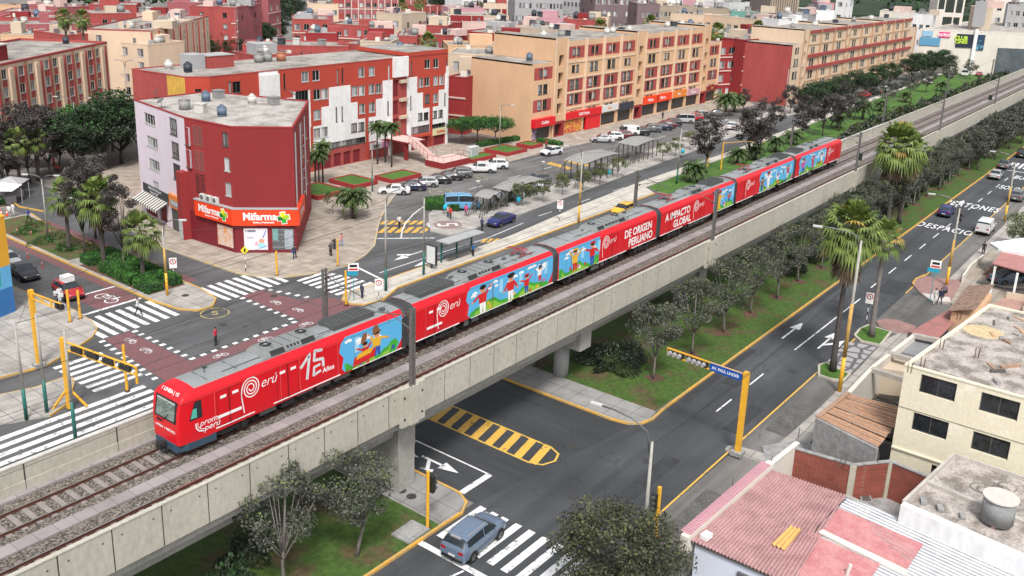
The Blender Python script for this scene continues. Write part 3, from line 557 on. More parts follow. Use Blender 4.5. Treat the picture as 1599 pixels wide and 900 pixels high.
def panto(par, x):
    b = MB(); r_ = .035
    for y in (-.45,.45): b.tube([(x-.8,y,3.75),(x+.8,y,3.75)], .04, 6); b.tube([(x-.7,y,3.8),(x+.35,y*.8,4.1)], r_, 6)
    b.tube([(x+.35,-.4,4.1),(x+.35,.4,4.1)], r_, 6); b.tube([(x+.35,-.3,4.1),(x-.75,0,4.32)], .03, 6); b.tube([(x+.35,.3,4.1),(x-.75,0,4.32)], .03, 6)
    for dx in (-.9,-.62): b.tube([(x+dx,-.8,4.28),(x+dx,-.5,4.36),(x+dx,.5,4.36),(x+dx,.8,4.28)], .03, 6)
    for dx in (-.7,.7):
        for y in (-.45,.45): b.cyl(x+dx,y,3.62,3.78,.07,8,1)
    b.box(x-.3,-.2,3.7,x+.3,.2,3.85,1); return b.build('pantograph', [K('pantograph red', (.35,.05,.06), .5, .1, .15, 2), M_tdk], par)
FIG = {
 0: [(36.9+.5,7.62,1.35,3,8,(30,60),None),(38.4,7.7,1.75,7,8,(60,-20),12)],
 1: [(49.0,7.5,2.15,3,4,(-35,55),None),(52.3,7.55,2.1,3,4,(-60,-60),6),(54.3,7.6,1.5,3,8,(20,50),3),(56.0,8.1,1.3,4,3,(50,20),None)],
 2: [(60.9,7.65,1.95,7,3,(60,50),7),(63.5,7.6,2.0,3,8,(20,-40),3)],
 3: [(87.6,7.7,1.95,7,7,(30,-20),3),(90,8.0,1.1,3,8,(30,20),None)],
 4: [(98.6,7.6,1.6,12,8,(30,10),None),(100.3,7.6,2.0,4,4,(60,-20),3),(103,7.7,1.2,4,3,(20,30),3),(106,7.9,1.5,3,4,(60,60),None)],
 5: [(111.0,7.6,1.9,9,8,(-20,20),12),(114.2,7.75,1.6,3,3,(50,50),3),(117.3,7.7,1.6,4,7,(70,20),None)]}
for ci, (xa, xb) in enumerate(CARS):
    L_ = xb-xa; b = MB(); car = ob('rail_car', None, train, (xa-24.2,0,0))
    xo = xa
    def mf(i, j): return 1 if 5 <= j <= 10 else 0
    if ci == 0:
        st = [(.0,1.2,.78),(.03,1.95,.87),(.10,2.5,.90),(.24,3.1,.925),(.45,3.38,.945),(.8,3.55,.97),(1.25,3.66,.985),(1.8,3.70,1.0),(L_-.0,9,1.0)]
        rings = [ringpts(x, zt, hw, .72 if x < 2 else .95) for x, zt, hw in st]; mf = lambda i, j: 1 if (5 <= j <= 10 and i >= 6) else 0
    elif ci == 5:
        st = [(0,9,1.0),(L_-1.2,9,1.0),(L_-.6,3.5,.98),(L_-.25,3.0,.95),(L_,2.2,.85)]; rings = [ringpts(x, zt, hw) for x, zt, hw in st]; mf = lambda i, j: 1 if (5 <= j <= 10 and i < 1) else 0
    else: rings = [ringpts(x) for x in (0, L_)]
    loft(b, rings, mf); body = b.build('body', [M_tred, M_troof], car)
    # white sill line, cant rail, panel joints
    b = MB(); x0l = 2.2 if ci == 0 else .05; x1l = L_-.05 if ci < 5 else L_-1.3
    for xx0, xx1 in ((x0l, L_*.28),(L_*.36,L_*.66),(L_*.72,x1l)): b.box(xx0,YS+.02,.93,xx1,YS-.012,.985,0)
    for xx in ((6.6,1.9+.3,8.0,10.95,15.2) if ci == 0 else (1.0,5.3,9.5,13.6)): quadline(b, xx, 1.0, xx, 3.12, .03, YS-.003, 1)
    b.build('sill_stripe', [M_wht, M_pip], car)
    for side in (-1,1):
        for dx in ((2.35,6.35,12.3) if ci == 0 else (1.1,7.4,13.4)):
            b = MB(); y = side*(HW+.006)
            if ci == 0 or True:
                for u in (0,.78):
                    fr = [(dx+u,1.02),(dx+u+.74,1.02),(dx+u+.74,3.05),(dx+u,3.05)]
                    for q in range(4): a_, c_ = fr[q], fr[(q+1)%4]; quadline(b, a_[0], a_[1], c_[0], c_[1], .025, y, 0)
                    if side < 0 and ci in (0,1): 
                        b.box(dx+u+.2,y-.012,2.6,dx+u+.58,y,2.76,1)
                        if dx < 4: b.box(dx+u+.0,y-.012,1.28+.2,dx+u+.74,y,1.45+.2,1)
            b.box(dx+.76,y-.01,.98,dx+.80,y+.01,3.08,0)
            b.build('sliding_door', [M_dred, M_wht], car)
    if ci == 0:
        # cab glazing
        b = MB()   # windscreen plane from low front to high
        def wy(x, z): return 0
        q = [(.06,-.98,1.93),(.26,-.95,3.1),(.26,.95,3.1),(.06,.98,1.93)]
        off = Vector((-.06,0,.01)); qq = [Vector(v)+off for v in q]; b.face([tuple(v) for v in qq], 0)
        for i_, j_ in ((0,1),(1,2),(2,3),(3,0)): b.face([tuple(qq[i_]),tuple(qq[j_]),q[j_],q[i_]], 0)
        c_ = sum(qq, Vector())/4; q2 = [c_+(v-c_)*.86+Vector((-.012,0,.008)) for v in qq]; b.face([tuple(v) for v in q2], 1)
        q3 = [q2[0].lerp(q2[1],.9), q2[1], q2[2], q2[3].lerp(q2[2],.9)]; b.face([tuple(v+Vector((-.006,0,.004))) for v in q3], 2)
        b.build('windscreen', [M_black, mat('windscreen glass', (.16,.21,.19), .08, 0, .5, 1.6, spec=.8), K('destination strip', (.4,.42,.4), .4, var=0)], car)
        b = MB()
        for s in (-1,1):
            y = s*(HW*.985+.008); pts = [(.62,2.02),(1.42,1.98),(1.40,3.0),(1.0,3.03)]
            poly(b, pts, y, 0); cx = sum(p[0] for p in pts)/4; cz = sum(p[1] for p in pts)/4; pp = [(cx+(p[0]-cx)*.88, cz+(p[1]-cz)*.9) for p in pts]; poly(b, pp, y+s*.006, 1)
            poly(b, [(.70,2.1),(1.08,2.08),(1.09,2.62),(.86,2.62)], y+s*.01, 2)
        b.build('cab_side_window', [M_black, M_glass, K('seat teal', (.08,.42,.34), .5, var=0)], car)
        b = MB(); b.prism([(-.06,-.9),(-.06,.9),(.5,1.24),(2.2,1.3),(2.2,-1.3),(.5,-1.24)], .3, .74, 0); b.build('front_skirt', mat('skirt dark blue', (.03,.065,.10), .5, 0, .1, 2), car)
        b = MB(); b.box(-.45,-.14,.42,.1,.14,.68,0); b.tube([(-.3,-.35,.6),(-.3,.35,.6)], .06, 8); b.box(-.5,-.2,.36,-.38,.2,.74,0); b.tube([(-.2,-.1,.5),(-.35,-.3,.3),(-.1,-.45,.45)], .035, 6); b.tube([(-.2,.1,.5),(-.35,.3,.3),(-.1,.45,.45)], .035, 6); b.build('coupler', M_darkm, car)
        for s in (-1,1):
            b = MB(); b.sph(.13,s*.93,1.35,.05,.12,.08,0); b.build('headlight', K('lamp lens green', (.15,.5,.25), .2, var=0), car)
        b = MB()
        for k in range(2): b.box(-.005+.07*k,-.55,1.62-.0-.18*k,.3,.55,1.74-.18*k,0)
        text('LINEA 1 METRO', car, M_wht, (-.012,0,1.42), (R_(88),0,R_(-90)), .2, 1.3, bold=.006)
        text('1 LINEA | 15', car, M_wht, (.44,.0,3.42), (R_(52),0,R_(-90)), .27, 1.1, bold=.006)
        b = MB(); b.tube([(-.04,.1,1.9),(.02,-.3,2.3)], .02, 5); b.box(-.03,.3,1.72,.05,.75,1.82,0); b.build('wiper', M_black, car)
        b = MB(); b.tube([(2.6,.1,3.65),(2.6,.1,4.1)], .025, 6); b.build('antenna', M_darkm, car)
        spiral_logo(car, 28.75, 8.93, .82, xo)
        text('prom', car, M_wht, (1.75,YS-.008,1.62), (R_(90),0,0), .5, 1.0, shear=.3, bold=.002); text('perú', car, M_wht, (1.95,YS-.008,1.27), (R_(90),0,0), .5, 1.05, shear=.3, bold=.002)
        b = MB(); ribbon(b, [(.98+.0,1.75),(1.0,1.45),(1.15,1.25),(1.45,1.15)], .07, YS-.006); ribbon(b, [(1.1,1.75),(1.1,1.5),(1.28,1.32),(1.6,1.22)], .04, YS-.006); b.build('swoosh_mark', M_wht, car)
        b = MB()   # the angular 15
        X = lambda v: v-xo; Z = lambda v: v-ZR
        for pts, w in (([(32.25,8.95),(32.95,9.62),(32.72,8.08)],.2),([(33.95,9.6),(33.35,9.7),(33.28,9.12),(33.95,9.02),(34.0,8.5)],.19),([(33.75,8.72),(33.28,8.68),(33.22,8.18),(33.8,8.3)],.17)): 
            for a_, c_ in zip(pts, pts[1:]): quadline(b, X(a_[0]), Z(a_[1]), X(c_[0]), Z(c_[1]), w, YS-.007)
            for a_ in pts[1:-1]: ell(b, X(a_[0]), Z(a_[1]), w/2, w/2, YS-.0075)
        b.build('number_mark', K('vinyl silver', (.62,.64,.66), .4, var=.05), car)
        text('Años', car, M_wht, (X(34.38),YS-.008,Z(8.22)), (R_(90),0,0), .46, .95, bold=.012)
        mural(car, 35.25, 40.9, xo, FIG[0], seed=3)
        b = MB(); poly(b, [(X(36.3),Z(7.6)),(X(38.2),Z(7.75)),(X(38.3),Z(8.3)),(X(36.5),Z(8.2))], YS-.03, 3); poly(b, [(X(36.6),Z(8.0)),(X(37.9),Z(8.1)),(X(38.1),Z(8.45)),(X(36.8),Z(8.35))], YS-.031, 7); ell(b, X(37.3), Z(9.25), .22,.38, YS-.03, 12, -.5); ell(b, X(38.3), Z(9.55), .25,.3, YS-.03, 12, -.5); b.build('picture_detail', MURM, car)
    elif ci == 1: spiral_logo(car, 44.75, 8.95, .8, xo); mural(car, 47.15, 57.85, xo, FIG[1], seed=5)
    elif ci == 2:
        mural(car, 58.55, 64.6, xo, FIG[2], wavy=False, seed=8); spiral_logo(car, 65.65, 8.95, .75, xo)
        text('DE ORIGEN', car, M_wht, (71.1-xo,YS-.008,8.98-ZR), (R_(90),0,0), 1.0, .93, bold=.03); text('PERUANO', car, M_wht, (71.6-xo,YS-.008,8.05-ZR), (R_(90),0,0), 1.0, .93, bold=.03)
    elif ci == 3:
        text('A IMPACTO', car, M_wht, (78.6-xo,YS-.008,8.98-ZR), (R_(90),0,0), 1.0, .95, bold=.03); text('GLOBAL', car, M_wht, (79.55-xo,YS-.008,8.05-ZR), (R_(90),0,0), 1.0, .95, bold=.03)
        spiral_logo(car, 82.45, 8.9, .75, xo); mural(car, 86.3, 91.2, xo, FIG[3], wavy=False, seed=11)
    elif ci == 4: spiral_logo(car, 94.75, 8.9, .75, xo); mural(car, 97.7, 107.85, xo, FIG[4], seed=14)
    else: mural(car, 109.5, 118.8, xo, FIG[5], seed=17); spiral_logo(car, 120.0, 8.9, .7, xo)
    # roof, gangways, running gear
    units = {0:[(5.8,10.2)],1:[(5.4,10.2)],2:[(5.9,11.5)],3:[(6.3,9.6)],4:[(8.0,12.4)],5:[(4.8,8.8)]}[ci]
    for u0, u1 in units:
        roof_unit(car, u0, u1)
        for fx_ in (u0+.9, u1-.9): ob('fan', fan_me, car, (fx_, .1, 3.96))
    boxes = {0:(11.2,14.6),1:(1.0,4.5),2:None,3:(11.3,14.3),4:(12.9,15.4),5:(1.2,3.6)}[ci]
    if boxes: dark_box(car, *boxes)
    if ci in (1,3,4): panto(car, {1:13.2,3:3.2,4:4.6}[ci])
    b = MB()
    rr = random.Random(ci+40)
    for k in range(5 if ci == 0 else 7): xx = rr.uniform(2.5,L_-1.0); yy = rr.uniform(-.8,.7); b.box(xx,yy,3.66,xx+rr.uniform(.15,.5),yy+rr.uniform(.1,.3),3.66+rr.uniform(.08,.2),0)
    b.tube([(2.3,.82,3.72),(L_-.5,.82,3.72)], .03, 5); b.tube([(3.3,-.5,3.7),(L_-1.5,-.45,3.71)], .02, 5); b.build('roof_fittings', [M_tdk], car)
    b = MB()
    for k in range(int(L_/2)): quadline_z = 3.705; b.box(2.2+k*1.9,-.7,3.67,2.22+k*1.9,.7,3.70,0) if 2.2+k*1.9 < L_-.3 else None
    b.build('roof_seam', M_tdk, car)
    bogie(car, 3.0); bogie(car, L_-2.6); under(car, 4.9, L_-4.4, ci)
    if ci < 5:
        gx = CARS[ci+1][0]-xa; g0 = L_-.02; b = MB(); n_ = 7
        rg = []
        for k in range(n_): x = g0+(gx-g0+.04)*k/(n_-1); s_ = 1.0 if k in (0,n_-1) else (.965 if k%2 else .985); rg.append([(q[0], q[1]*s_, q[2]*(1.0 if k in (0,n_-1) else .985)) for q in ringpts(x)])
        loft(b, rg, lambda i, j: 0); b.box(g0-.35,-HW-.012,.95,g0,-HW+.02,3.05,0) if ci == 0 else None
        b.build('gangway', M_bel, car)
        b = MB(); rg = [[(x, q[1]*1.006, q[2]*1.004) for q in ringpts(x)] for x in (L_-.22, L_-.0)]; loft(b, rg, lambda i, j: 0); b.build('end_frame', K('end frame dark', (.06,.06,.065), .5, var=0), car)
# ================================================================== BUILDINGS
def wallmat(k, col, var=.08): return K('wall '+k, col, .85, 0, var, .35, streak=(1,1,.4))
W_red = wallmat('brick red', (.275,.024,.026)); W_red2 = wallmat('carmine and shaded red', (.215,.016,.019)); W_or = wallmat('orange red', (.40,.05,.03)); W_coral = wallmat('coral red', (.33,.06,.055), .14); W_pink = wallmat('dusty pink', (.33,.10,.11), .14); W_white = wallmat('plaster white', (.70,.70,.70), .10)
W_lil = wallmat('lilac', (.64,.56,.63)); W_peach = wallmat('peach', (.60,.385,.235)); W_peachd = wallmat('tan', (.45,.28,.17)); W_cream = wallmat('cream', (.63,.48,.35)); W_yel = wallmat('yellow', (.55,.33,.06), .2); W_beige = wallmat('pale beige', (.52,.43,.33)); W_grey = wallmat('grey render', (.34,.34,.35)); W_brown = wallmat('mauve brown', (.17,.12,.13)); W_rose = wallmat('rose', (.5,.27,.31)); W_teal = wallmat('teal', (.12,.28,.25)); W_maroon = wallmat('maroon', (.16,.012,.02)); W_khaki = wallmat('khaki', (.34,.28,.22)); W_offw = wallmat('off white', (.62,.58,.52)); W_trim = wallmat('pale trim', (.58,.42,.38))
M_roof = mat('weathered roof screed', (.33,.305,.28), .9, 0, .28, .3, col2=(.17,.155,.14), thr=(.42,.62)); M_roofw = mat('pale roof screed', (.40,.375,.35), .9, 0, .25, .45, col2=(.22,.20,.18), thr=(.42,.62))
M_frame = K('window frame', (.5,.5,.49), .5, var=0); M_framed = K('window frame dark', (.09,.085,.08), .5, var=0)
MC = bpy.data.materials.new('curtained pane'); MC.use_nodes = True
n = MC.node_tree.nodes; l = MC.node_tree.links; oi = n.new('ShaderNodeObjectInfo'); tc = n.new('ShaderNodeTexCoord'); sx = n.new('ShaderNodeSeparateXYZ'); l.new(tc.outputs['Object'], sx.inputs[0])
wv = n.new('ShaderNodeTexWave'); wv.inputs['Scale'].default_value = 3.2; wv.inputs['Distortion'].default_value = 1.5; l.new(tc.outputs['Object'], wv.inputs['Vector'])
r1 = n.new('ShaderNodeValToRGB'); r1.color_ramp.interpolation = 'CONSTANT'; e = r1.color_ramp.elements; e[0].position = 0; e[0].color = (.02,.024,.028,1); e[1].position = .30; e[1].color = (.40,.41,.42,1)
for p_, c_ in ((.56,(.60,.61,.62,1)),(.80,(.06,.065,.07,1)),(.9,(.36,.32,.33,1))): q = e.new(p_); q.color = c_
l.new(oi.outputs['Random'], r1.inputs[0])
mm = n.new('ShaderNodeMath'); mm.operation = 'MULTIPLY'; mm.inputs[1].default_value = 7.7; l.new(oi.outputs['Random'], mm.inputs[0]); fr = n.new('ShaderNodeMath'); fr.operation = 'FRACT'; l.new(mm.outputs[0], fr.inputs[0])
sb_ = n.new('ShaderNodeMath'); sb_.operation = 'SUBTRACT'; l.new(fr.outputs[0], sb_.inputs[0]); sb_.inputs[1].default_value = .5; ad = n.new('ShaderNodeMath'); ad.operation = 'GREATER_THAN'; l.new(sx.outputs[0], ad.inputs[0]); l.new(sb_.outputs[0], ad.inputs[1])
mxx = n.new('ShaderNodeMix'); mxx.data_type = 'RGBA'; l.new(ad.outputs[0], mxx.inputs['Factor']); l.new(r1.outputs[0], mxx.inputs['A'])
dk = n.new('ShaderNodeVectorMath'); dk.operation = 'SCALE'; dk.inputs['Scale'].default_value = .35; l.new(r1.outputs[0], dk.inputs[0]); l.new(dk.outputs[0], mxx.inputs['B'])
w2 = n.new('ShaderNodeMapRange'); w2.inputs[3].default_value = .72; w2.inputs[4].default_value = 1.08; l.new(wv.outputs['Fac'], w2.inputs[0]); m2 = n.new('ShaderNodeVectorMath'); m2.operation = 'SCALE'; l.new(mxx.outputs['Result'], m2.inputs[0]); l.new(w2.outputs[0], m2.inputs['Scale'])
l.new(m2.outputs[0], n['Principled BSDF'].inputs['Base Color']); n['Principled BSDF'].inputs['Roughness'].default_value = .12
WC = {}
def win_mesh(w, h, st):
    k = (round(w,2), round(h,2), st)
    if k in WC: return WC[k]
    f = MB(); t = .06; y0, y1 = .06, .13
    f.box(-w/2,y0,0,w/2,y1,t); f.box(-w/2,y0,h-t,w/2,y1,h); f.box(-w/2,y0,t,-w/2+t,y1,h-t); f.box(w/2-t,y0,t,w/2,y1,h-t)
    if w > .7: f.box(-.025,y0+.01,t,.025,y1,h-t)
    if w > 1.7: f.box(-w/4-.03,y0+.01,t,-w/4+.03,y1,h-t); f.box(w/4-.03,y0+.01,t,w/4+.03,y1,h-t)
    if st in (1,3): f.box(-w/2,y0+.01,h*.32,w/2,y1,h*.32+.05)
    f.box(-w/2-.04,-.06,-.07,w/2+.04,.06,0)
    p = MB(); p.face([(-w/2,.15,0),(w/2,.15,0),(w/2,.15,h),(-w/2,.15,h)])
    WC[k] = (f.mesh('window', M_framed if st >= 2 else M_frame), p.mesh('pane', MC)); return WC[k]
def facade(b, p0, p1, z0, z1, ops=(), pats=(), base=0, dep=.17, hole=0):
    """wall from p0 to p1 (outside on the right hand), openings (s0,za,s1,zb), coloured fields (s0,za,s1,zb,mat)"""
    d = Vector((p1[0]-p0[0], p1[1]-p0[1])); W_ = d.length; d.normalize(); nn = Vector((d.y,-d.x))
    xs = sorted({0,W_}|{min(max(v,0),W_) for o in ops for v in (o[0],o[2])}|{min(max(v,0),W_) for o in pats for v in (o[0],o[2])}); zs = sorted({z0,z1}|{min(max(v,z0),z1) for o in ops for v in (o[1],o[3])}|{min(max(v,z0),z1) for o in pats for v in (o[1],o[3])})
    A = lambda s, z, q=0: (p0[0]+d.x*s-nn.x*q, p0[1]+d.y*s-nn.y*q, z)
    for i in range(len(xs)-1):
        run = None
        for j in range(len(zs)-1):
            cx, cz = (xs[i]+xs[i+1])/2, (zs[j]+zs[j+1])/2
            if xs[i+1]-xs[i] < 1e-5 or zs[j+1]-zs[j] < 1e-5: continue
            m = base
            for o in pats:
                if o[0] < cx < o[2] and o[1] < cz < o[3]: m = o[4]
            if any(o[0] < cx < o[2] and o[1] < cz < o[3] for o in ops): m = None
            if m is None: continue
            b.face([A(xs[i],zs[j]),A(xs[i+1],zs[j]),A(xs[i+1],zs[j+1]),A(xs[i],zs[j+1])], m)
    for o in ops:
        s0, za, s1, zb = o[:4]
        m = base
        for q in pats:
            if q[0] < (s0+s1)/2 < q[2] and q[1] < (za+zb)/2 < q[3]: m = q[4]
        for a_, c_ in (((s0,za),(s1,za)),((s1,za),(s1,zb)),((s1,zb),(s0,zb)),((s0,zb),(s0,za))): b.face([A(a_[0],a_[1]),A(a_[0],a_[1],dep),A(c_[0],c_[1],dep),A(c_[0],c_[1])], m)
        if len(o) > 4 and o[4] is not None: b.face([A(s0,za,dep),A(s1,za,dep),A(s1,zb,dep),A(s0,zb,dep)], o[4])
    return d
def windows(par, base, p0, p1, wins, st=0, solo=False):
    d = Vector((p1[0]-p0[0], p1[1]-p0[1])).normalized(); rz = math.atan2(d.y, d.x)
    for w in wins:
        s, z, ww, hh = w[:4]; s_ = w[4] if len(w) > 4 else st
        fm, pm_ = win_mesh(ww, hh, s_); o = ob('window', fm, par, (p0[0]+d.x*s-base[0], p0[1]+d.y*s-base[1], z), rz)
        ob('pane', pm_, o)
class Bld:
    def __init__(s, name, label, pts, H, mats, cat='building', roof=None, group=None, rim=None, z0=0):
        s.pts = [Vector(p[:2]) for p in pts]; s.base = s.pts[0]; s.H = H; s.mats = mats
        s.root = thing(name, label, cat, (s.base.x, s.base.y, z0), 0, group); s.b = MB(); s.b.T = Matrix.Translation((-s.base.x,-s.base.y,0)); s.done = set(); s.roof = roof or M_roof; s.rim = rim if rim is not None else 0; s.nw = 0
    def side(s, i, wins=(), pats=(), base=0, z0=0, st=0, ops=()):
        p0, p1 = s.pts[i], s.pts[(i+1)%len(s.pts)]; s.done.add(i)
        wins = list(wins)[:max(0,98-s.nw)]; s.nw += len(wins)
        facade(s.b, p0, p1, z0, s.H, [(w[0]-w[2]/2,w[1],w[0]+w[2]/2,w[1]+w[3]) for w in wins]+list(ops), pats, base); windows(s.root, s.base, p0, p1, wins, st)
    def finish(s, smooth=False, rimw=.2, rimh=.12):
        for i in range(len(s.pts)):
            if i not in s.done: facade(s.b, s.pts[i], s.pts[(i+1)%len(s.pts)], 0, s.H)
        s.b.build('wall', s.mats, s.root)
        r = MB(); r.T = s.b.T; r.flat([(p.x,p.y) for p in s.pts], s.H-.004)
        rf = r.build('roof', s.roof, s.root)
        r = MB(); r.T = s.b.T; n_ = len(s.pts)
        for i in range(n_):
            a, c = s.pts[i], s.pts[(i+1)%n_]; d = (c-a).normalized(); nn = Vector((d.y,-d.x)); r.prism([tuple(a+nn*.04-d*.04),tuple(c+nn*.04+d*.04),tuple(c-nn*rimw),tuple(a-nn*rimw)], s.H, s.H+rimh+.004*i, 0)
        r.build('coping', s.mats[s.rim], rf); return s
    def box(s, name, x0, y0, z0, x1, y1, z1, m, par=None):
        b = MB(); b.T = s.b.T; b.box(x0,y0,z0,x1,y1,z1); return b.build(name, m, par or s.root)
    def on(s, i, name, s0, z0, s1, z1, out, m, back=0, par=None, extra=None):
        """a box standing proud of side i"""
        p0, p1 = s.pts[i], s.pts[(i+1)%len(s.pts)]; d = (p1-p0).normalized(); nn = Vector((d.y,-d.x)); b = MB(); b.T = s.b.T
        q = [p0+d*s0-nn*back, p0+d*s1-nn*back, p0+d*s1+nn*out, p0+d*s0+nn*out]; b.prism([tuple(v) for v in q], z0, z1); return b.build(name, m, par or s.root)
    def txt(s, i, body, s_, z, out, size, m, sx=1, shear=0, bold=0, name='lettering', par=None):
        p0, p1 = s.pts[i], s.pts[(i+1)%len(s.pts)]; d = (p1-p0).normalized(); nn = Vector((d.y,-d.x)); q = p0+d*s_+nn*out
        return text(body, par or s.root, m, (q.x-s.base.x, q.y-s.base.y, z), (R_(90),0,math.atan2(d.y,d.x)), size, sx, shear, bold=bold, name=name)
    def px(s, i, x, y): p0, p1 = s.pts[i], s.pts[(i+1)%len(s.pts)]; return onPl(x, y, p0, (p1-p0).normalized())
def tank_mesh(kind):
    b = MB()
    if kind == 0: b.cyl(0,0,0,.25,.55,16,0); b.cyl(0,0,.25,1.15,.6,16,0); b.cyl(0,0,1.15,1.4,.6,16,0,r2=.22); b.cyl(0,0,1.4,1.5,.24,12,0)
    elif kind == 1: b.cyl(0,0,0,1.25,.72,18,0); b.cyl(0,0,1.25,1.33,.76,18,0); b.cyl(0,0,1.33,1.4,.3,12,0)
    else: b.box(-.6,-.6,0,.6,.6,1.1,0); b.box(-.68,-.68,1.1,.68,.68,1.2,0); b.box(-.2,-.2,1.2,.2,.2,1.27,0)
    return b
TK = {}
TN = [0]
def tank(x, y, z, kind, col, label, s=1.0):
    key = (kind, col)
    cm = {'black':(.035,.04,.055),'grey':(.24,.24,.235),'white':(.5,.49,.46),'blue':(.10,.14,.20),'terracotta':(.34,.13,.07),'bright blue':(.02,.10,.35)}[col]
    if key not in TK: TK[key] = tank_mesh(kind).mesh('water_tank', K('tank '+col, cm, .6, 0, .15, 2, world=False), kind < 2)
    o = ob('water_tank', TK[key], None, (x,y,z), random.random()); s *= .76; o.scale = (s,s,s); tag(o, label, 'water tank', 'rooftop water tanks'); TN[0] += 1; return o
# ---------- corner pharmacy building
b1 = Bld('corner_building', 'red and lilac corner building with a pharmacy on its ground floor, next to the crossing', [(60.1,103.4),(57.75,89.6),(58.2,82.0),(62.75,77.4),(75.2,89.6),(70.5,103.5)], 14.0, [W_red, W_lil, W_red2, W_white, K('shop maroon', (.17,.012,.02), .6, var=.1)], roof=M_roofw, rim=0)
def pw(B, i, lst, ox, oy, s_): # windows from photo centres (x,y,w,h,style)
    out = []
    for q in lst:
        s0, zc = B.px(i, ox+q[0]/s_, oy+q[1]/s_); w_ = q[2]*(1.18 if B is not b1 and .9 < q[2] < 1.2 else 1); out.append((s0, zc-q[3]/2, w_, q[3])+tuple(q[4:]))
    return out
b1.side(0, pw(b1,0,[(170,282,3.1,1.25),(190,462,3.1,1.25),(205,638,3.1,1.25),(218,805,1.6,1.2),(355,340,2.0,1.9,3),(371,525,2.0,1.9,3),(383,695,2.0,1.9,3),(458,415,1.1,2.0,2),(470,590,1.1,2.0,2)],200,130,5), base=1, ops=[(1.2,.3,4.6,3.0,4),(5.4,.4,7.5,3.0,4)])
s0, z_ = b1.px(1, 284, 262)
b1.side(1, pw(b1,1,[(760,440,.95,1.5,2),(775,635,.95,1.5),(785,830,.95,1.5)],200,130,5), pats=[(0,0,7.7,3.6,4)], base=0)
b1.side(2, [], pats=[(0,0,6.6,3.7,4)], base=2)  # same red wall as its neighbour, darkened: shade painted into this front's colour
b1.side(3, pw(b1,3,[(1362,350,1.1,1.6),(1367,520,1.1,1.6),(1372,690,1.1,1.6)],200,130,5)+[(9.5,4.6,1.0,1.5),(9.5,7.4,1.0,1.5),(9.5,10.2,1.0,1.5),(13.5,4.6,1.0,1.5),(13.5,7.4,1.0,1.5),(13.5,10.2,1.0,1.5)], pats=[(1.2,3.6,2.4,13.2,3),(6.4,3.6,7.6,13.2,3),(11.2,3.6,12.2,13.2,3)], base=0)
b1.finish()
for k,(px_,py_) in enumerate(((565,420),(572,612),(587,790))):   # lattice vents
    s0, zc = b1.px(1, 200+px_/5, 130+py_/5); b = MB(); p0, p1 = b1.pts[1], b1.pts[2]; d = (p1-p0).normalized(); nn = Vector((d.y,-d.x)); b.T = b1.b.T@Matrix.Translation((p0.x,p0.y,0))@Matrix.Rotation(math.atan2(d.y,d.x),4,'Z')
    s0 = min(max(s0, .95), 2.2)
    b.box(s0-.85,-.02,zc-1.15,s0+.85,.02,zc+1.15,0)
    for r_ in range(9):
        for c_ in (-1,1): z = zc-1.1+r_*.25; b.box(s0+c_*.42-.36,-.035,z+.03,s0+c_*.42+.36,-.02,z+.15,1)
    b.build('lattice_vent', [W_coral if k < 2 else W_red, K('vent dark', (.10,.05,.045), .9, var=0) if k < 2 else K('vent black', (.02,.01,.01), .9, var=0)], b1.root)
M_sign = K('sign orange red', (.80,.055,.012), .4, var=.03); M_so = K('sign orange', (.7,.2,.03), .4, var=.03)
sg = b1.on(1, 'shop_sign', 1.4, 3.35, 7.75, 5.15, .4, M_sign); sg2 = b1.on(2, 'shop_sign', -.2, 3.35, 6.6, 5.15, .4, M_sign); b1.on(3, 'shop_sign', -.3, 3.35, 6.0, 5.15, .4, M_sign)
b1.on(1, 'sign_ledge', 1.3, 5.15, 7.8, 5.28, .45, W_grey); b1.on(2, 'sign_ledge', -.3, 5.15, 6.75, 5.285, .45, W_grey)
def cross_logo(B, i, s_, z, r):
    p0, p1 = B.pts[i], B.pts[(i+1)%len(B.pts)]; d = (p1-p0).normalized(); b = MB(); b.T = B.b.T@Matrix.Translation((p0.x,p0.y,0))@Matrix.Rotation(math.atan2(d.y,d.x)+0,4,'Z')@Matrix.Translation((s_,-.42,z))@Matrix.Rotation(R_(-10),4,'Y')
    for k, (e, m) in enumerate(((1.14,0),(1.0,1))):
        y = -.005-.006*k; w = r*.4*e+(.0 if k else .03); b.face([(-w,y,-r*e),(w,y,-r*e),(w,y,r*e),(-w,y,r*e)], m); b.face([(-r*e,y-.001,-w),(r*e,y-.001,-w),(r*e,y-.001,w),(-r*e,y-.001,w)], m)
    w = r*.4; y = -.02; b.face([(-w,y,0),(w,y,0),(w,y,r),(-w,y,r)], 2); b.face([(0,y-.001,-w*.6),(r,y-.001,-w),(r,y-.001,w),(0,y-.001,w*.6)], 3); b.face([(-r,y-.002,-w),(-.1,y-.002,-w),(-.1,y-.002,w*.3),(-r,y-.002,w*.6)], 4)
    b.build('cross_emblem', [M_wht, K('logo green', (.03,.36,.03), .4, var=0), K('logo yellow', (.7,.65,.02), .4, var=0), K('logo lime', (.35,.5,.02), .4, var=0), K('logo dark green', (.01,.14,.02), .4, var=0)], B.root)
b1.txt(1, 'Mifarma', 3.85, 4.35, .42, 1.15, M_wht, .95, bold=.035); b1.txt(1, 'Botica y Perfumería', 4.3, 3.72, .42, .28, M_wht, bold=.01); cross_logo(b1, 1, 6.3, 4.3, .62)
b1.txt(2, 'Mifarma', 2.7, 4.35, .42, 1.15, M_wht, .95, bold=.035); b1.txt(2, 'Botica y Perfumería', 3.1, 3.72, .42, .28, M_wht, bold=.01); cross_logo(b1, 2, 5.2, 4.25, .62)
b1.txt(3, 'Mifarma', 2.6, 4.3, .42, 1.0, M_wht, .9, bold=.03)
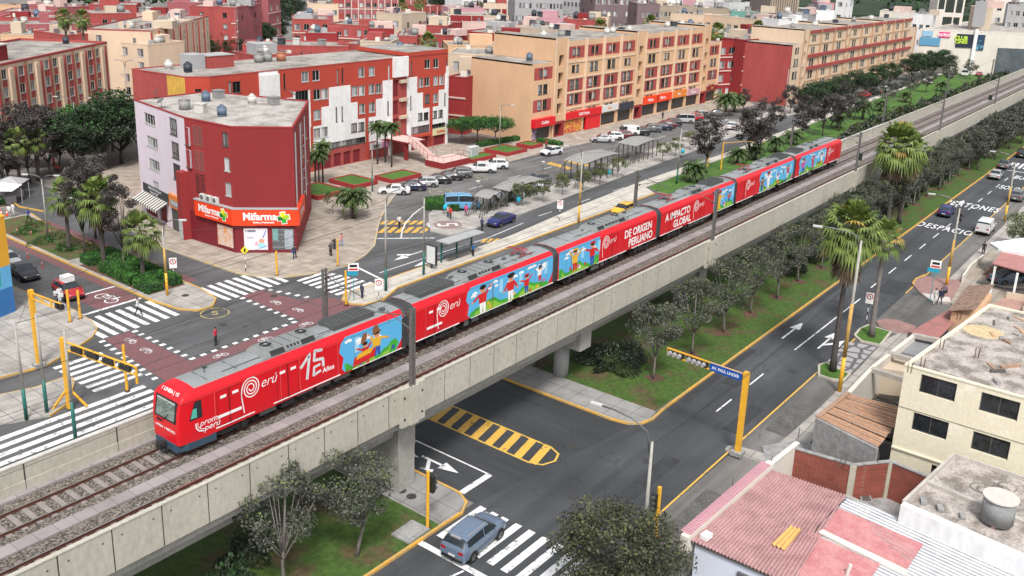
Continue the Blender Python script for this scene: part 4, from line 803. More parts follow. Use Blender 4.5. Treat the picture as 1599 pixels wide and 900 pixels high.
po = b1.on(1, 'poster', 4.7, .6, 7.2, 2.9, .06, K('poster peach', (.62,.50,.42), .4, var=.25, sc=1.5, col2=(.75,.25,.08), thr=(.52,.6)))
po = b1.on(2, 'poster', .9, .5, 3.4, 2.95, .06, K('poster pale', (.68,.66,.72), .4, var=.05)); b1.txt(2, '3 MESES', 1.6, 2.65, .07, .32, K('ink navy',(.02,.02,.08),.5,var=0), bold=.012); b1.txt(2, 'Gratis', 1.55, 1.9, .07, .28, K('ink navy',(.02,.02,.08),.5,var=0))
b = MB(); p0, p1 = b1.pts[2], b1.pts[3]; d = (p1-p0).normalized(); b.T = b1.b.T@Matrix.Translation((p0.x,p0.y,0))@Matrix.Rotation(math.atan2(d.y,d.x),4,'Z')
ell(b, 2.75, 1.5, .28, .3, -.07, 0); ell(b, 2.75, 1.0, .42, .32, -.071, 1); ell(b, 2.2, 1.2, .2, .25, -.072, 2); quadline(b, 2.9, 1.9, 3.25, 2.7, .09, -.07, 3); b.build('poster_picture', [M_skin, M_lblu, K('pale pink', (.6,.4,.42), .5, var=0), M_mblue], b1.root)
b = MB(); b.T = b1.b.T@Matrix.Translation((p0.x,p0.y,0))@Matrix.Rotation(math.atan2(d.y,d.x),4,'Z')
b.box(3.9,-.02,.5,6.2,.0,2.95,0); b.box(3.95,-.03,1.6,4.5,-.02,2.9,2); b.box(5.2,-.03,.6,6.1,-.02,2.8,3)
for k in range(24): b.box(3.93+k*.097,-.07,.5,3.95+k*.097,-.05,2.95,1)
for z in (.8,1.5,2.2,2.8): b.box(3.9,-.075,z,6.2,-.05,z+.03,1)
b.build('barred_window', [M_glass, K('bars grey', (.42,.45,.47), .5, var=0), K('shop teal', (.1,.35,.35), .5, var=0), K('shop interior pale', (.35,.4,.45), .5, var=.2)], b1.root)
for k in range(3):   # condensers
    b = MB(); p0, p1 = b1.pts[1], b1.pts[2]; d = (p1-p0).normalized(); b.T = b1.b.T@Matrix.Translation((p0.x,p0.y,0))@Matrix.Rotation(math.atan2(d.y,d.x),4,'Z')
    s_ = 2.4+k*1.05; b.box(s_,-.42,5.3,s_+.82,-.1,6.0,0); T = b.T; b.T = T@Matrix.Translation((s_+.35,-.43,5.65))@Matrix.Rotation(R_(90),4,'X'); b.cyl(0,0,-.005,.01,.27,16,1); b.T = T; b.build('air_conditioner', [K('condenser white', (.6,.6,.58), .5, var=.08), K('fan grey', (.12,.12,.12), .6, var=0)], b1.root)
# shops of the lilac part
b1.on(0, 'shop_sign', 1.0, 3.15, 8.4, 4.15, .12, K('signboard charcoal', (.035,.04,.045), .6, var=.1)); b1.txt(0, 'FERRETERIA INSTALAC', 4.6, 3.88, .14, .42, M_wht, .9, bold=.008); b1.txt(0, 'Pinturas "RISA"', 4.4, 3.42, .14, .42, M_wht, .9, bold=.008)
b = MB(); p0, p1 = b1.pts[0], b1.pts[1]; d = (p1-p0).normalized(); b.T = b1.b.T@Matrix.Translation((p0.x,p0.y,0))@Matrix.Rotation(math.atan2(d.y,d.x),4,'Z')
for k in range(22):
    a_, c_ = 1.0+k*.335, 1.0+(k+1)*.335; b.face([(a_,-.1,3.1),(c_,-.1,3.1),(c_,-1.5,2.35),(a_,-1.5,2.35)][::-1], k%2); b.face([(a_,-1.5,2.35),(c_,-1.5,2.35),(c_,-1.52,2.05),(a_,-1.52,2.05)][::-1], k%2)
b.build('awning', [K('awning cream', (.6,.58,.52), .8, var=.08), K('awning charcoal', (.08,.085,.09), .8, var=0)], b1.root)
b1.on(0, 'shop_sign', 9.0, 2.95, 12.6, 4.5, .3, M_so); sgp = b1.on(0, 'sign_panel', 9.4, 3.2, 12.2, 3.9, .33, K('sign grey', (.25,.28,.3), .5, var=0)); b1.txt(0, 'PELUQUERIA', 10.8, 3.6, .34, .42, M_wht, .9, bold=.01)
b1.on(0, 'shop_front', 9.1, .2, 12.5, 2.9, .06, K('shopfront dark', (.04,.045,.05), .3, var=.1)); b1.on(0, 'shop_door', 10.9, .2, 11.15, 2.8, .09, W_red)
b1.on(0, 'entrance_bay', 12.9, 0, 14.0, 8.0, .9, W_red); b1.on(0, 'side_door', 13.0, .2, 13.9, 2.4, .96, K('glass block', (.45,.47,.5), .3, var=.3, sc=5))
for k, (x, y, kd, col, lb) in enumerate(((66.0,97.5,0,'blue','dark blue water tank at the back of the corner building roof'),(68.8,92.3,0,'white','white dome-topped water tank on the corner building roof'),(61.5,88.0,0,'blue','blue-grey water tank by the front edge of the corner building roof'),(70.4,90.3,2,'grey','square concrete cistern on the corner building roof'),(61.2,91.5,2,'white','pale square cistern near the middle of the corner building roof'),(60.9,94.2,1,'grey','round grey cistern near the lilac edge of the corner building roof'),(68.5,98.5,2,'grey','grey cistern beside the dark blue tank on the corner building roof'))):
    tank(x, y, 14.0, kd, col, lb, 1.15)
def dish(x, y, z, label, rz=0):
    b = MB(); b.tube([(0,0,0),(0,0,.8)], .03, 6); T = b.T; b.T = Matrix.Translation((0,0,.85))@Matrix.Rotation(R_(40),4,'Y'); b.cyl(0,0,0,.12,.1,16,0,r2=.5); b.T = T; o = b.build('satellite_dish', K('dish grey', (.12,.12,.12), .6, var=0), None, loc=(x,y,z), rz=rz); tag(o, label, 'satellite dish')
dish(59.4, 96.5, 14, 'dark satellite dish on the lilac edge of the corner building roof', 3); dish(62.5, 102.5, 14, 'dark satellite dish at the far left end of the corner building roof', 2.5); dish(74.2,91.5,14,'dark satellite dish on the right rear corner of the pharmacy building roof',-.8)
# ---------- striped orange and white building
HS = 15.6
b2 = Bld('striped_building', 'orange and white stepped-pattern apartment building behind the parked cars', [(68.3,117.5),(69.3,106.8),(71.8,105.0),(119.3,105.9),(120.0,118.5)], HS, [W_or, W_white, W_yel, W_maroon, W_coral], roof=M_roof, rim=4)
def RX(x): return b2.px(2, 440+x/5, 60+200/5)[0]
f5, f4, f3, f2 = 12.35, 9.6, 6.9, 4.05
def SX(cx, zmid):   # photo column -> distance along the front at height zmid
    lo, hi = 0, 47.5; 
    for _ in range(30):
        m = (lo+hi)/2; d = (b2.pts[3]-b2.pts[2]).normalized(); X, Y = b2.pts[2].x+d.x*m, b2.pts[2].y+d.y*m; v = AX@np.array([X,Y,zmid-HC]); xx = CX_+F_*v[0]/v[2]
        if xx < 440+cx/5: lo = m
        else: hi = m
    return m
pats = [(0,0,48,HS,1),(0,0,48,3.0,4)]
for (x0, x1, za, zb, m) in ((-560,-175,f5,HS,0),(-25,870,f5,HS,0),(225,370,f4,f5,0),(540,790,f4,f5,0),(230,312,f3,f4,0),(595,737,f3,f4,0),(230,252,0,f3,0),(655,682,0,f3,0),(-25,90,11.6,f5,0),(985,1313,f5,HS,0),(1060,1275,f4,f5,0),(1105,1227,f3,f4,0),(1155,1180,0,f3,0),(868,978,0,12.6,4),(1003,1150,0,3.0,4),(1182,1280,2.3,3.9,0),(-560,-480,9,f5,0)): pats.append((SX(x0,(za+zb)/2),za,SX(x1,(za+zb)/2),zb,m))
wl = pw(b2,2,[(185,300,1.15,1.5),(270,290,1.15,1.5),(440,300,.35,2.2,2),(478,293,.35,2.2,2),(25,335,.35,2.2,2),(838,265,.35,2.2),(625,265,1.1,1.5),(705,258,1.1,1.4),(918,218,1.1,1.4),(1140,200,1.1,1.5),(1207,195,1.1,1.5),(1015,235,.35,2.3,2),(1290,215,.35,2.3,2),
 (160,450,2.4,1.5,2),(278,440,1.15,1.5),(338,433,1.15,1.5),(572,412,1.1,1.5),(628,407,1.1,1.5),(705,397,1.1,1.5),(760,392,1.1,1.5),(1090,345,1.0,1.5),(1138,338,1.0,1.5),(1205,331,1.0,1.5),(1250,326,1.0,1.5),
 (278,597,1.15,1.5),(630,550,1.1,1.5),(706,540,1.1,1.5),(1138,472,1.0,1.5,2),(1203,466,1.0,1.5),(430,595,.35,2.2,2),(475,590,.35,2.2,2),(833,545,.35,2.2,2),(1010,505,.35,2.2,2),(1277,475,.35,2.2,2),
 (278,742,1.15,1.5),(338,732,1.15,1.5),(568,698,1.1,1.4,2),(625,690,1.1,1.4,2),(700,682,1.1,1.4),(752,674,1.1,1.4),(1085,613,1.0,1.3,2),(1130,607,1.0,1.3,2),(1198,596,1.0,1.3,2),(1243,588,1.0,1.3,2)],440,60,5)
wl += [(SX(x,14),13.3,1.1,1.5,2) for x in (-80,)]+[(SX(-350,14),13.2,1.3,1.5,2),(SX(-400,14),13.2,.5,1.6,2)]
wl += [(SX(405,3.6),3.1,3.2,.9,2),(SX(520,3.6),3.1,3.0,.9,2),(SX(610,3.6),3.1,2.6,.9,2),(SX(1075,3.7),2.75,5.2,1.3,2),(SX(1228,3.7),3.2,3.4,.7,2)]
b2.side(2, wl, pats=pats, base=1, ops=[(SX(872,8),9.5,SX(912,8),12.2,3),(SX(872,8),6.6,SX(912,8),8.9,3),(SX(872,8),4.0,SX(912,8),6.0,3),(SX(-150,11),9.9,SX(-40,11),11.3,3),(SX(1010,1),.2,SX(1140,1),2.3,3),(SX(1190,1),.2,SX(1270,1),1.9,3)]+[(SX(260+k*75,1),.2,SX(315+k*75,1),2.2,3) for k in range(5)])
b2.side(1, [(1.6,12.8,.8,1.3,2)], base=0); b2.side(0, [], pats=[(0,11.6,7.2,HS,4),(7.2,11.6,11,HS,2),(0,0,11,11.6,4)], base=0); b2.finish()
d2 = (b2.pts[3]-b2.pts[2]).normalized()
for z in (6.1,8.95,11.9): b2.on(2, 'stair_landing', SX(918,z), z-.25, SX(975,z), z+.25, .5, W_beige)
b2.on(2, 'raised_wing', SX(985,15.8), HS+.14, 47.4, HS+.75, .08, W_or, back=11.6); b2.on(2, 'raised_roof', SX(985,15.8)+.15, HS+.755, 47.25, HS+.80, -.1, M_roof, back=11.4); b2.on(2, 'tower', SX(866,14), 12.7, SX(978,14), HS+.25, .45, W_white); b2.on(2, 'tower', SX(-175,14), 11.5, SX(-25,14), HS-.4, .35, W_white)
b2.on(2, 'shop_sign', SX(1182,2.6)-.1, 1.95, SX(1283,2.6), 3.1, .15, K('sign pale yellow', (.6,.56,.33), .5, var=0)); b2.txt(2, 'Quillinan', SX(1238,2.6), 2.5, .17, .75, K('ink red', (.5,.02,.02), .5, var=0), .8, bold=.02)
b2.on(2, 'canopy', SX(1003,2.6), 2.35, SX(1150,2.6), 2.75, .8, W_or)
b2.on(2, 'shop_sign', SX(690,2.4), 1.7, SX(800,2.4)-.6, 2.7, .25, K('sign white', (.6,.6,.6), .5, var=0)); b2.txt(2, 'klär', SX(735,2.4), 2.2, .27, .9, K('ink black', (.01,.01,.01), .5, var=0), 1, bold=.03); b2.on(2, 'shop_sign', SX(790,2.4)-.5, 1.7, SX(840,2.4), 2.7, .24, K('sign pink', (.6,.2,.38), .5, var=0))
for x in (838,998,1286): s_ = SX(x,5); b2.on(2, 'pillar', s_-.22, 0, s_+.22, 6 if x < 1200 else 13.5, .25, W_white)
for k,(x,y,kd,col,lb) in enumerate(((72.5,110.8,0,'black','black water tank above the yellow wall of the striped building'),(72.0,114.5,0,'white','white domed tank at the left rear of the striped building roof'),(86.5,114,1,'grey','tall round concrete cistern on the left of the striped building roof'),(88.3,114.3,1,'grey','second round concrete cistern on the striped building roof, beside the terracotta one'),(90.3,113.6,1,'terracotta','terracotta-coloured round tank on the striped building roof'),(116.5,114.5,0,'blue','dark blue water tank at the right end of the striped building roof'),(81.5,115.0,2,'grey','grey square cistern on the left half of the striped building roof'))): tank(x, y, HS, kd, col, lb, 1.25)
st = thing('penthouse_block', 'pale brick rooftop room on the left part of the striped building', 'rooftop room', (76.5,112,HS)); b = MB(); b.box(0,0,0,4.2,3,1.7,0); b.box(-.1,-.1,1.7,4.3,3.1,1.8,1); b.build('wall', [W_coral, W_grey], st); b = MB(); b.box(-2.4,.5,0,-.1,3,2.0,0); b.build('side_room', W_grey, st)
# outside stair and planters
stt = thing('outdoor_staircase', 'red outdoor staircase with railings in front of the striped building', 'staircase', (107,100,0)); b = MB(); b.box(-3.2,-7.2,0,3.0,-3.4,1.15,0,1)
for k in range(12): b.box(-2.6,-3.4+k*.33,1.1+k*.15,-.6,-3.07+k*.33,1.3+k*.17,1)
b.box(-3.0,.5,2.9,1,5.5,3.15,0,1); b.box(-2.8,1.0,0,-2.3,1.5,2.9,0)
for k in range(6): b.box(-2.6-.0,-7.2-.35*(6-k),0,-.2,-7.2-.35*(5-k),.17*(k+1),1) if False else None
b.build('steps', [W_maroon if False else W_red2, W_trim], stt); b = MB()
for x in (-2.65,-.55): b.tube([(x,-3.4,2.2),(x,.6,4.1)], .035, 5); [b.tube([(x,-3.4+k*.8,1.2+k*.36),(x,-3.4+k*.8,2.2+k*.38)], .025, 5) for k in range(6)]
for (a_, c_) in (((-3.2,-7.2),(3.0,-7.2)),((3.0,-7.2),(3.0,-3.4)),((-3.2,-7.2),(-3.2,-4))): b.tube([a_+(2.0,),c_+(2.0,)], .03, 5); [b.tube([(a_[0]+(c_[0]-a_[0])*t,a_[1]+(c_[1]-a_[1])*t,1.15),(a_[0]+(c_[0]-a_[0])*t,a_[1]+(c_[1]-a_[1])*t,2.0)], .025, 5) for t in (0,.33,.66,1)]
b.build('railing', W_red2, stt)
def planter(x0, y0, x1, y1, label, h=.75):
    x1 -= .6; y1 -= 1.2
    t = thing('planter', label, 'planter', (x0,y0,0), 0, 'red planters before the striped building'); b = MB(); w, d = x1-x0, y1-y0
    b.box(0,0,0,w,.25,h); b.box(0,d-.25,0,w,d,h); b.box(0,.25,0,.25,d-.25,h); b.box(w-.25,.25,0,w,d-.25,h); b.build('kerb_wall', W_red, t); b = MB(); b.box(.25,.25,0,w-.25,d-.25,h-.1); b.build('turf', M_grassb, t)
for x0, y0, x1, y1, lb in ((78.6,92.4,84.5,99.5,'red walled grass planter beside the pharmacy building, left of the row'),(86,93.2,91,99.8,'red walled grass planter under the leaning palms'),(92,91.8,98.5,96.8,'red walled grass planter behind the silver parked car'),(110.4,92.5,117,96.5,'red walled grass planter behind the white pickup'),(118.5,91.8,124.5,98,'red walled grass planter beside the beige building corner'),(126,92.5,130,97,'small red walled planter at the foot of the beige building')): planter(x0,y0,x1,y1,lb)
# ---------- long beige building with bays (also the far red and cream one)
def bays(name, label, Y, segs, cols, H, Hc, rows, rowsc, redrule, shops=True, dep=14, X1=None, wst=(3,3,3,3,3)):
    X0, X1 = segs[0][0], segs[-1][1]; root = thing(name, label, 'building', (X0, Y, 0))
    mats = cols; wall = MB(); wall.T = Matrix.Translation((-X0,-Y,0)); nw = 0; rm = MB(); rm.T = wall.T; trim = MB(); trim.T = wall.T
    for si, (xa, xb, kind) in enumerate(segs):
        h = Hc if kind in 'c' else H; ops = []; wins = []; pats = []
        hh = h+(.7 if kind == 't' else 0)
        if kind in 'bc':
            rw = rowsc if kind == 'c' else rows; xm = (xa+xb)/2-xa; wpan = xb-xa
            for ri, zc in enumerate(rw):
                if ri == 0 and kind == 'b': wh, ww = 1.35, 1.05
                else: wh, ww = (1.75, 1.3) if (si+ri)%3 else (1.4, 1.05)
                for s_ in (-1,1):
                    if nw < 98: wins.append((xm+s_*(ww/2+.14), zc-wh/2, ww, wh, 3 if wh > 1.5 else 2)); nw += 1
                if redrule(ri, si, kind): pats.append((.45, zc-1.2, wpan-.45, zc+1.0, 1)); pats.append((xm-.12,zc-1.2,xm+.12,zc+1.0,0))
            pats.append((0,0,wpan,2.9,3 if shops else 0))
            if shops: ops.append((.5,.25,wpan-.5,2.6,2))
            ops += [(w[0]-w[2]/2,w[1],w[0]+w[2]/2,w[1]+w[3]) for w in wins]
        else:
            for zc in rows[:-1]: ops.append(((xb-xa)*.3, zc-2.3 if H > 15 else zc-1.6, (xb-xa)*.72, zc-.3, 2))
            ops.append(((xb-xa)*.2,.2,(xb-xa)*.8,2.5,2)); pats.append((0,0,9,3.0,4))
        yy = Y-(.0 if kind != 't' else .25)
        facade(wall, (xa,yy), (xb,yy), 0, hh, ops, pats, 0, dep=.22 if kind != 't' else .8); windows(root, (X0,Y), (xa,yy), (xb,yy), wins)
        facade(wall, (xb,yy), (xb,Y+dep), 0, hh, base=5); facade(wall, (xb,Y+dep), (xa,Y+dep), 0, hh); facade(wall, (xa,Y+dep), (xa,yy), 0, hh, base=0 if si else 5)
        rm.box(xa,yy+.15,hh-.3,xb,Y+dep-.15,hh-.02,0)
        if kind == 'b':
            b_ = trim; b_.box(xa-.16,yy-.4,2.9,xa+.16,yy,hh+.35,0)
            for zc in rows[1:]: b_.box(xa+.16,yy-.12,zc+1.15,xb-.16,yy,zc+1.4,0)
        elif kind == 't': trim.box(xa-.12,yy-.15,0,xa+.12,yy,hh,0)
    trim.box(segs[-1][1]-.3,Y-.3,0,segs[-1][1],Y,Hc,0)
    wall.build('wall', mats, root); rm.build('roof', M_roof, root); trim.build('pier', mats[6], root); return root
def XY(px_, py_, Y=96.3): return onY(px_, py_, Y)[0]
Yb = 96.3; rowsb = [onY(760+690/5, 60+y/5, Yb)[1] for y in (105,238,360,472,592)]; rowsc = [onY(760+437/5, 60+y/5, Yb)[1] for y in (272,400,520,650)]
xb_ = [XY(884.5,100),XY(914.5,95),XY(942.5,90),XY(969,88),XY(993,85),XY(1007,85),XY(1031,80),XY(1054,78),XY(1077,75),XY(1097.5,72),XY(1108,72),XY(1124.5,80)]
segs = [(XY(833,101),XY(866,103),'c'),(XY(866,103),xb_[0],'t')]+[(xb_[k],xb_[k+1],'b') for k in range(4)]+[(xb_[4],xb_[5],'t')]+[(xb_[k],xb_[k+1],'b') for k in range(5,9)]+[(xb_[9],xb_[10],'t'),(xb_[10],xb_[11],'c')]
beige = bays('beige_building', 'long beige five-storey building with red window panels and shops beneath', Yb, segs, [W_peach, W_coral, K('shop dark', (.03,.03,.032), .4, var=.3), W_peach, W_red, W_peach, W_cream], 17.3, 13.9, rowsb, rowsc, lambda r, s, k: (r in (0,2,3)) if k == 'b' else r in (0,2))
def bsign(xa, xb, z0, z1, m, body=None, ts=.8, tm=None, out=.35, name='shop_sign', sx=.8, ox=0):
    b = MB(); b.T = Matrix.Translation((-segs[0][0],-Yb,0)); b.box(xa,Yb-out,z0,xb,Yb-.02,z1); o = b.build(name, m, beige)
    if body: text(body, beige, tm or M_wht, ((xa+xb)/2+ox-segs[0][0],-out-.01,(z0+z1)/2), (R_(90),0,0), ts, sx, bold=.02)
M_sred = K('sign red', (.62,.012,.02), .4, var=.03)
bsign(segs[0][0]+.1, segs[0][1]+.1, 2.7, 4.2, M_sred, 'Coolbox', .8, out=.8); bsign(xb_[0]+.1, xb_[2]-.2, 2.9, 4.2, M_sred, 'VASO Market', .8, out=.5); bsign(xb_[1]+.9, xb_[2]-.2, .2, 2.9, M_sred, name='shutter', out=.3)
bsign(xb_[2]+.2, xb_[3]-.2, 2.9, 4.2, K('sign white', (.6,.6,.6), .5, var=0), 'Rokys', .8, K('ink orange',(.7,.25,.02),.5,var=0)); bsign(xb_[3]+.1, xb_[4]-.1, 2.6, 4.0, K('awning navy', (.03,.035,.05), .6, var=0), out=.5)
bsign(xb_[5], xb_[7]-.2, 2.7, 4.3, M_sign, 'Mifarma', .9, out=.4, ox=-3); text('Mifarma', beige, M_wht, (xb_[6]+2.2-segs[0][0],-.42,3.5), (R_(90),0,0), .9, .8, bold=.02)
bsign(xb_[7]-.1, xb_[8]-.2, 2.8, 4.3, M_so, 'Metro', .8); bsign(xb_[8], xb_[9]-.1, 2.7, 4.0, W_rose, 'Dietista', .8); bsign(xb_[10], xb_[11], 2.9, 3.9, W_red2, 'Salón', .6, K('ink yellow',(.7,.5,.05),.5,var=0)); bsign(xb_[0]+.4, xb_[1]-.2, .3, 2.5, K('shop goods', (.5,.05,.05), .5, var=.3, sc=3, col2=(.65,.45,.05), thr=(.5,.55)), name='shop_display', out=.05)
bsign(segs[0][0]+.4, segs[0][0]+1.7, .4, 2.4, K('poster violet', (.12,.06,.12), .5, var=.3, sc=3, col2=(.5,.4,.5), thr=(.5,.55)), name='poster', out=.05)
for k, (x, y, kd, col, lb) in enumerate([(144,104,0,'white','white tank at the left end of the beige building roof'),(148.5,103,1,'grey','grey round tank second along the beige building roof'),(150.5,103,2,'black','dark square cistern third along the beige building roof'),(161.5,101,0,'white','white domed tank left of the paired white ones on the beige building roof'),(164.5,101.5,0,'white','white domed tank beside the dark cistern on the beige building roof'),(167,101,2,'black','dark square cistern between the white tanks of the beige building roof'),(171,101.5,0,'white','small white tank right of the dark cistern on the beige building roof'),(190,103,0,'white','white tank over the right bays of the beige building'),(194,103.5,2,'black','dark cistern over the right bays of the beige building'),(197,103,0,'white','white domed tank near the right end of the beige building roof'),(203,104,0,'blue','blue-grey tank at the right end of the beige building roof'),(134.5,100,0,'blue','dark blue tank on the low left end of the beige building')]): tank(x, y, 13.9 if x < 139 else 17.1, kd, col, lb, 1.3)
# far red and cream building
Yr = 81.2; xr = [XY(p, q, Yr) for p, q in ((1262,60),(1282,56),(1303,52),(1322,48),(1327,48),(1346,44),(1363,42),(1378,40),(1382,40),(1396,38),(1410,36),(1424,34))]
segr = [(XY(1239,70,Yr),XY(1254,68,Yr),'c'),(XY(1254,68,Yr),xr[0],'t'),(xr[0],xr[1],'b'),(xr[1],xr[2],'b'),(xr[2],xr[3],'b'),(xr[3],xr[4],'t'),(xr[4],xr[5],'b'),(xr[5],xr[6],'b'),(xr[6],xr[7],'b'),(xr[7],xr[8],'t'),(xr[8],xr[9],'b'),(xr[9],xr[10],'b'),(xr[10],xr[11],'b'),(xr[11],xr[11]+6,'c')]
far_ = bays('far_red_building', 'long red and cream apartment building with a blank red end wall, far along the avenue', Yr, segr, [W_cream, W_pink, K('shop dark', (.03,.03,.032), .4, var=.3), W_cream, W_coral, W_coral, W_peachd], 16.6, 14, [15.0,12.2,9.2,6.4,3.6], [12.6,9.8,6.9,4.0], lambda r, s, k: False, shops=False, dep=13)
b = MB()
for z in (7.6,10.5): b.box(9,-.42,z,segr[-1][1]-segr[0][0]-4,-.0,z+.75,0)
b.box(9,-.3,16.2,segr[-1][1]-segr[0][0]-6,-.02,16.9,0); b.build('red_band', W_coral, far_)
for k in range(6): tank(226+k*15, 88, 16.4, k%3, ('grey','white','black')[k%3], '%s tank, %s from the left on the far red building roof'%(('square grey','white','black')[k%3] if k%3 else 'grey', ORD[k]), 1.4)
# ---------- peach building on the left
HL = 14; A_ = P(-14,107,HL); pa = [P(0,103.5,HL), P(60,92,HL), P(125,80,HL), P(167.5,68,HL)]
d3 = (Vector(P(167.5,68,HL))-Vector(P(0,104,HL))).normalized(); p0 = Vector(P(167.5,68,HL))-d3*52; n3 = Vector((-d3.y,d3.x))
b3 = Bld('peach_building', 'peach and cream building with tall vertical ribs and red spandrels at the left edge', [p0, p0+d3*52, p0+d3*52+n3*16, p0+n3*16], HL, [W_cream, W_peachd, W_coral, W_pink], rim=2, roof=M_roof)
wl, pt = [], []
s_ = 50.9; mod = 0
while s_ > 2:
    x = s_
    pt += [(x-2.0,0,x-.7,HL,0)]
    for (dx, w, kind) in ((-2.9,1.3,'w'),(-4.3,1.1,'t'),(-5.7,1.5,'w')):
        a_ = x+dx
        if a_ < .8: continue
        if kind == 'r': pt.append((a_-w/2,0,a_+w/2,HL,2))
        if kind == 't': pt.append((a_-w/2,0,a_+w/2,HL,1))
        if kind == 'w':
            for z in (1.1,3.85,6.6,9.35,12.0):
                if z < 12.5: pt.append((a_-w/2,z-1.15,a_+w/2,z-.1,2)); wl.append((a_, z, w, 1.45, 0))
    s_ -= 7.45
b3.side(0, wl, pt, 0); b3.side(1, [(3+k*4,z,1.1,1.4) for k in range(3) for z in (1.4,4.2,7,9.8)], base=3); b3.finish(rimh=.35, rimw=.35)
for k in range(7): b3.on(0, 'rib', 51.3-7.45*k-.45, 0, 51.3-7.45*k-.15, 13.6, .22, W_coral); b3.on(0, 'rib', 51.3-7.45*k-5.3, 0, 51.3-7.45*k-5.0, 13.5, .22, W_coral); b3.on(0, 'rib', 51.3-7.45*k-2.2, 0, 51.3-7.45*k-1.2, 13.4, .3, W_cream)
for k, (t_, u, col, kd) in enumerate(((49,6,'black',0),(30,9,'grey',1),(12,10,'grey',2),(20,12,'white',0))): q = p0+d3*t_+n3*u; tank(q.x,q.y,HL,kd,col,'%s tank, %s from the right on the peach building roof'%(col,ORD[k]),1.2)
q = p0+d3*18+n3*3; t = thing('rooftop_room', 'red rooftop room with a white roof edge on the peach building', 'rooftop room', (q.x,q.y,HL), math.atan2(d3.y,d3.x)); b = MB(); b.box(0,0,0,7,4,2.3,0); b.box(-.2,-.2,2.3,7.2,4.2,2.5,1); b.box(.6,-.02,.2,3,.0,2.0,2); b.build('wall', [W_red2, W_offw, K('doorway', (.03,.03,.04), .7, var=0)], t)
q = p0+d3*30+n3*12; t = thing('rooftop_room', 'coral box-shaped rooftop room at the back of the peach building', 'rooftop room', (q.x,q.y,HL), math.atan2(d3.y,d3.x)); b = MB(); b.box(0,0,0,9,4,2.0,0); b.box(-.2,-.2,2.0,9.2,4.2,2.15,1); b.build('wall', [W_coral, W_offw], t)
# ---------- generic blocks behind, from the roof line of each front
GB = [0]
def gblock(name, label, xl, yl, xr_, yr, h, dep, nf, nc, cols, band=None, st=0, ww=1.7, wh=1.6, side=True, panel=None, sides=2, ntank=1, rim=0, roof=None, lean=0):
    GB[0] += 1; hr = min(h, 12) if h > 18 else h; p0, p1 = Vector(P(xl,yl,hr)), Vector(P(xr_,yr,hr)); h += GB[0]*.017; d = (p1-p0).normalized(); nn = Vector((-d.y,d.x)); L_ = (p1-p0).length
    if nn.dot(p0) < 0: nn = -nn
    B = Bld(name, label, [p0, p1, p1+nn*dep, p0+nn*dep], h, cols, rim=rim, roof=roof)
    fh = (h-.6)/max(nf,1); wins = []; pts = []
    nf_v = min(nf, 4)
    for f in range(nf_v):
        z = h-.6-fh*(f+1)+.95
        if z < .3: continue
        for c in range(nc):
            s_ = L_*(c+.5)/nc; w_ = min(ww, L_/nc*.6)
            if (c*7+f*3+nc)%11 != 5: wins.append((s_, z, w_, wh, st if (c+f)%3 else 0))
            if panel is not None: pts.append((L_*c/nc+.25, z-.8, L_*(c+1)/nc-.25, z+wh+.25, panel))
    if len(wins) > 60: wins = wins[:60]
    B.side(0, wins, pts, 0)
    if side:
        for si in (1,3): B.side(si, [(dep*(c+.5)/sides, h-.6-fh*(f+1)+.95, min(1.1,dep/sides*.5), 1.3, 2) for c in range(sides) for f in range(min(nf,3)) if h-.6-fh*(f+1) > 0][:12], base=(1 if len(cols) > 1 and panel is None and lean else 0))
    B.finish(rimh=.25)
    if band is not None:
        b = MB(); b.T = B.b.T@Matrix.Translation((p0.x,p0.y,0))@Matrix.Rotation(math.atan2(d.y,d.x),4,'Z')
        for f in range(1,nf_v+1): z = h-.5-fh*f; b.box(-.12,-.16,z,L_+.12,-.01,z+.3) if z > .3 else None
        if band != 1:
            for c in range(nc+1): b.box(L_*c/nc-.14,-.2,.2,L_*c/nc+.14,-.165,h)
        b.build('trim_band', W_trim if band == 1 else W_offw, B.root)
    rq = random.Random(int(xl*7+yl))
    for k in range(3 if L_ > 25 else 1):
        s_, u_ = rq.uniform(.05,.85)*L_, rq.uniform(.2,.6)*dep; b = MB(); b.T = B.b.T@Matrix.Translation((p0.x,p0.y,0))@Matrix.Rotation(math.atan2(d.y,d.x),4,'Z'); b.box(s_,u_,h,s_+rq.uniform(2,6),u_+rq.uniform(2,4),h+rq.uniform(1.2,2.3)); b.build('roof_room', rq.choice([W_coral,W_grey,W_beige,W_red2,W_trim,cols[0]]), B.root)
    for k in range(4):
        s_, u_ = rq.uniform(.05,.9)*L_, rq.uniform(.1,.9)*dep; b = MB(); b.T = B.b.T@Matrix.Translation((p0.x,p0.y,0))@Matrix.Rotation(math.atan2(d.y,d.x),4,'Z'); b.box(s_,u_,h,s_+rq.uniform(.3,1.5),u_+rq.uniform(.3,1),h+rq.uniform(.4,1.1)); b.build('roof_vent', rq.choice([W_grey,W_offw,W_brown]), B.root)
    for k in range(ntank):
        rr = random.Random(len(label)*7+k); q = p0+d*L_*rr.uniform(.12,.88)+nn*dep*rr.uniform(.25,.6); col = rr.choice(['black','grey','white','grey','blue']); kd = rr.choice([0,0,1,2])
        tank(q.x, q.y, h, kd, col, '%s %s on the %s'%(col, ('domed tank','round tank','square cistern')[kd] if k == 0 else ('domed tank','round tank','square cistern')[kd]+' farther back', label.split(',')[0]), 1.4 if (p0.length < 260) else 1.8)
    return B
R, C_, Pk, Or = [W_red], [W_coral], [W_pink], [W_or]
gblock('apartment_block','peach ribbed block, behind the purple-grey trees',188,48.5,235,50,14,30,4,3,[W_cream,W_peachd],panel=None,ntank=0)
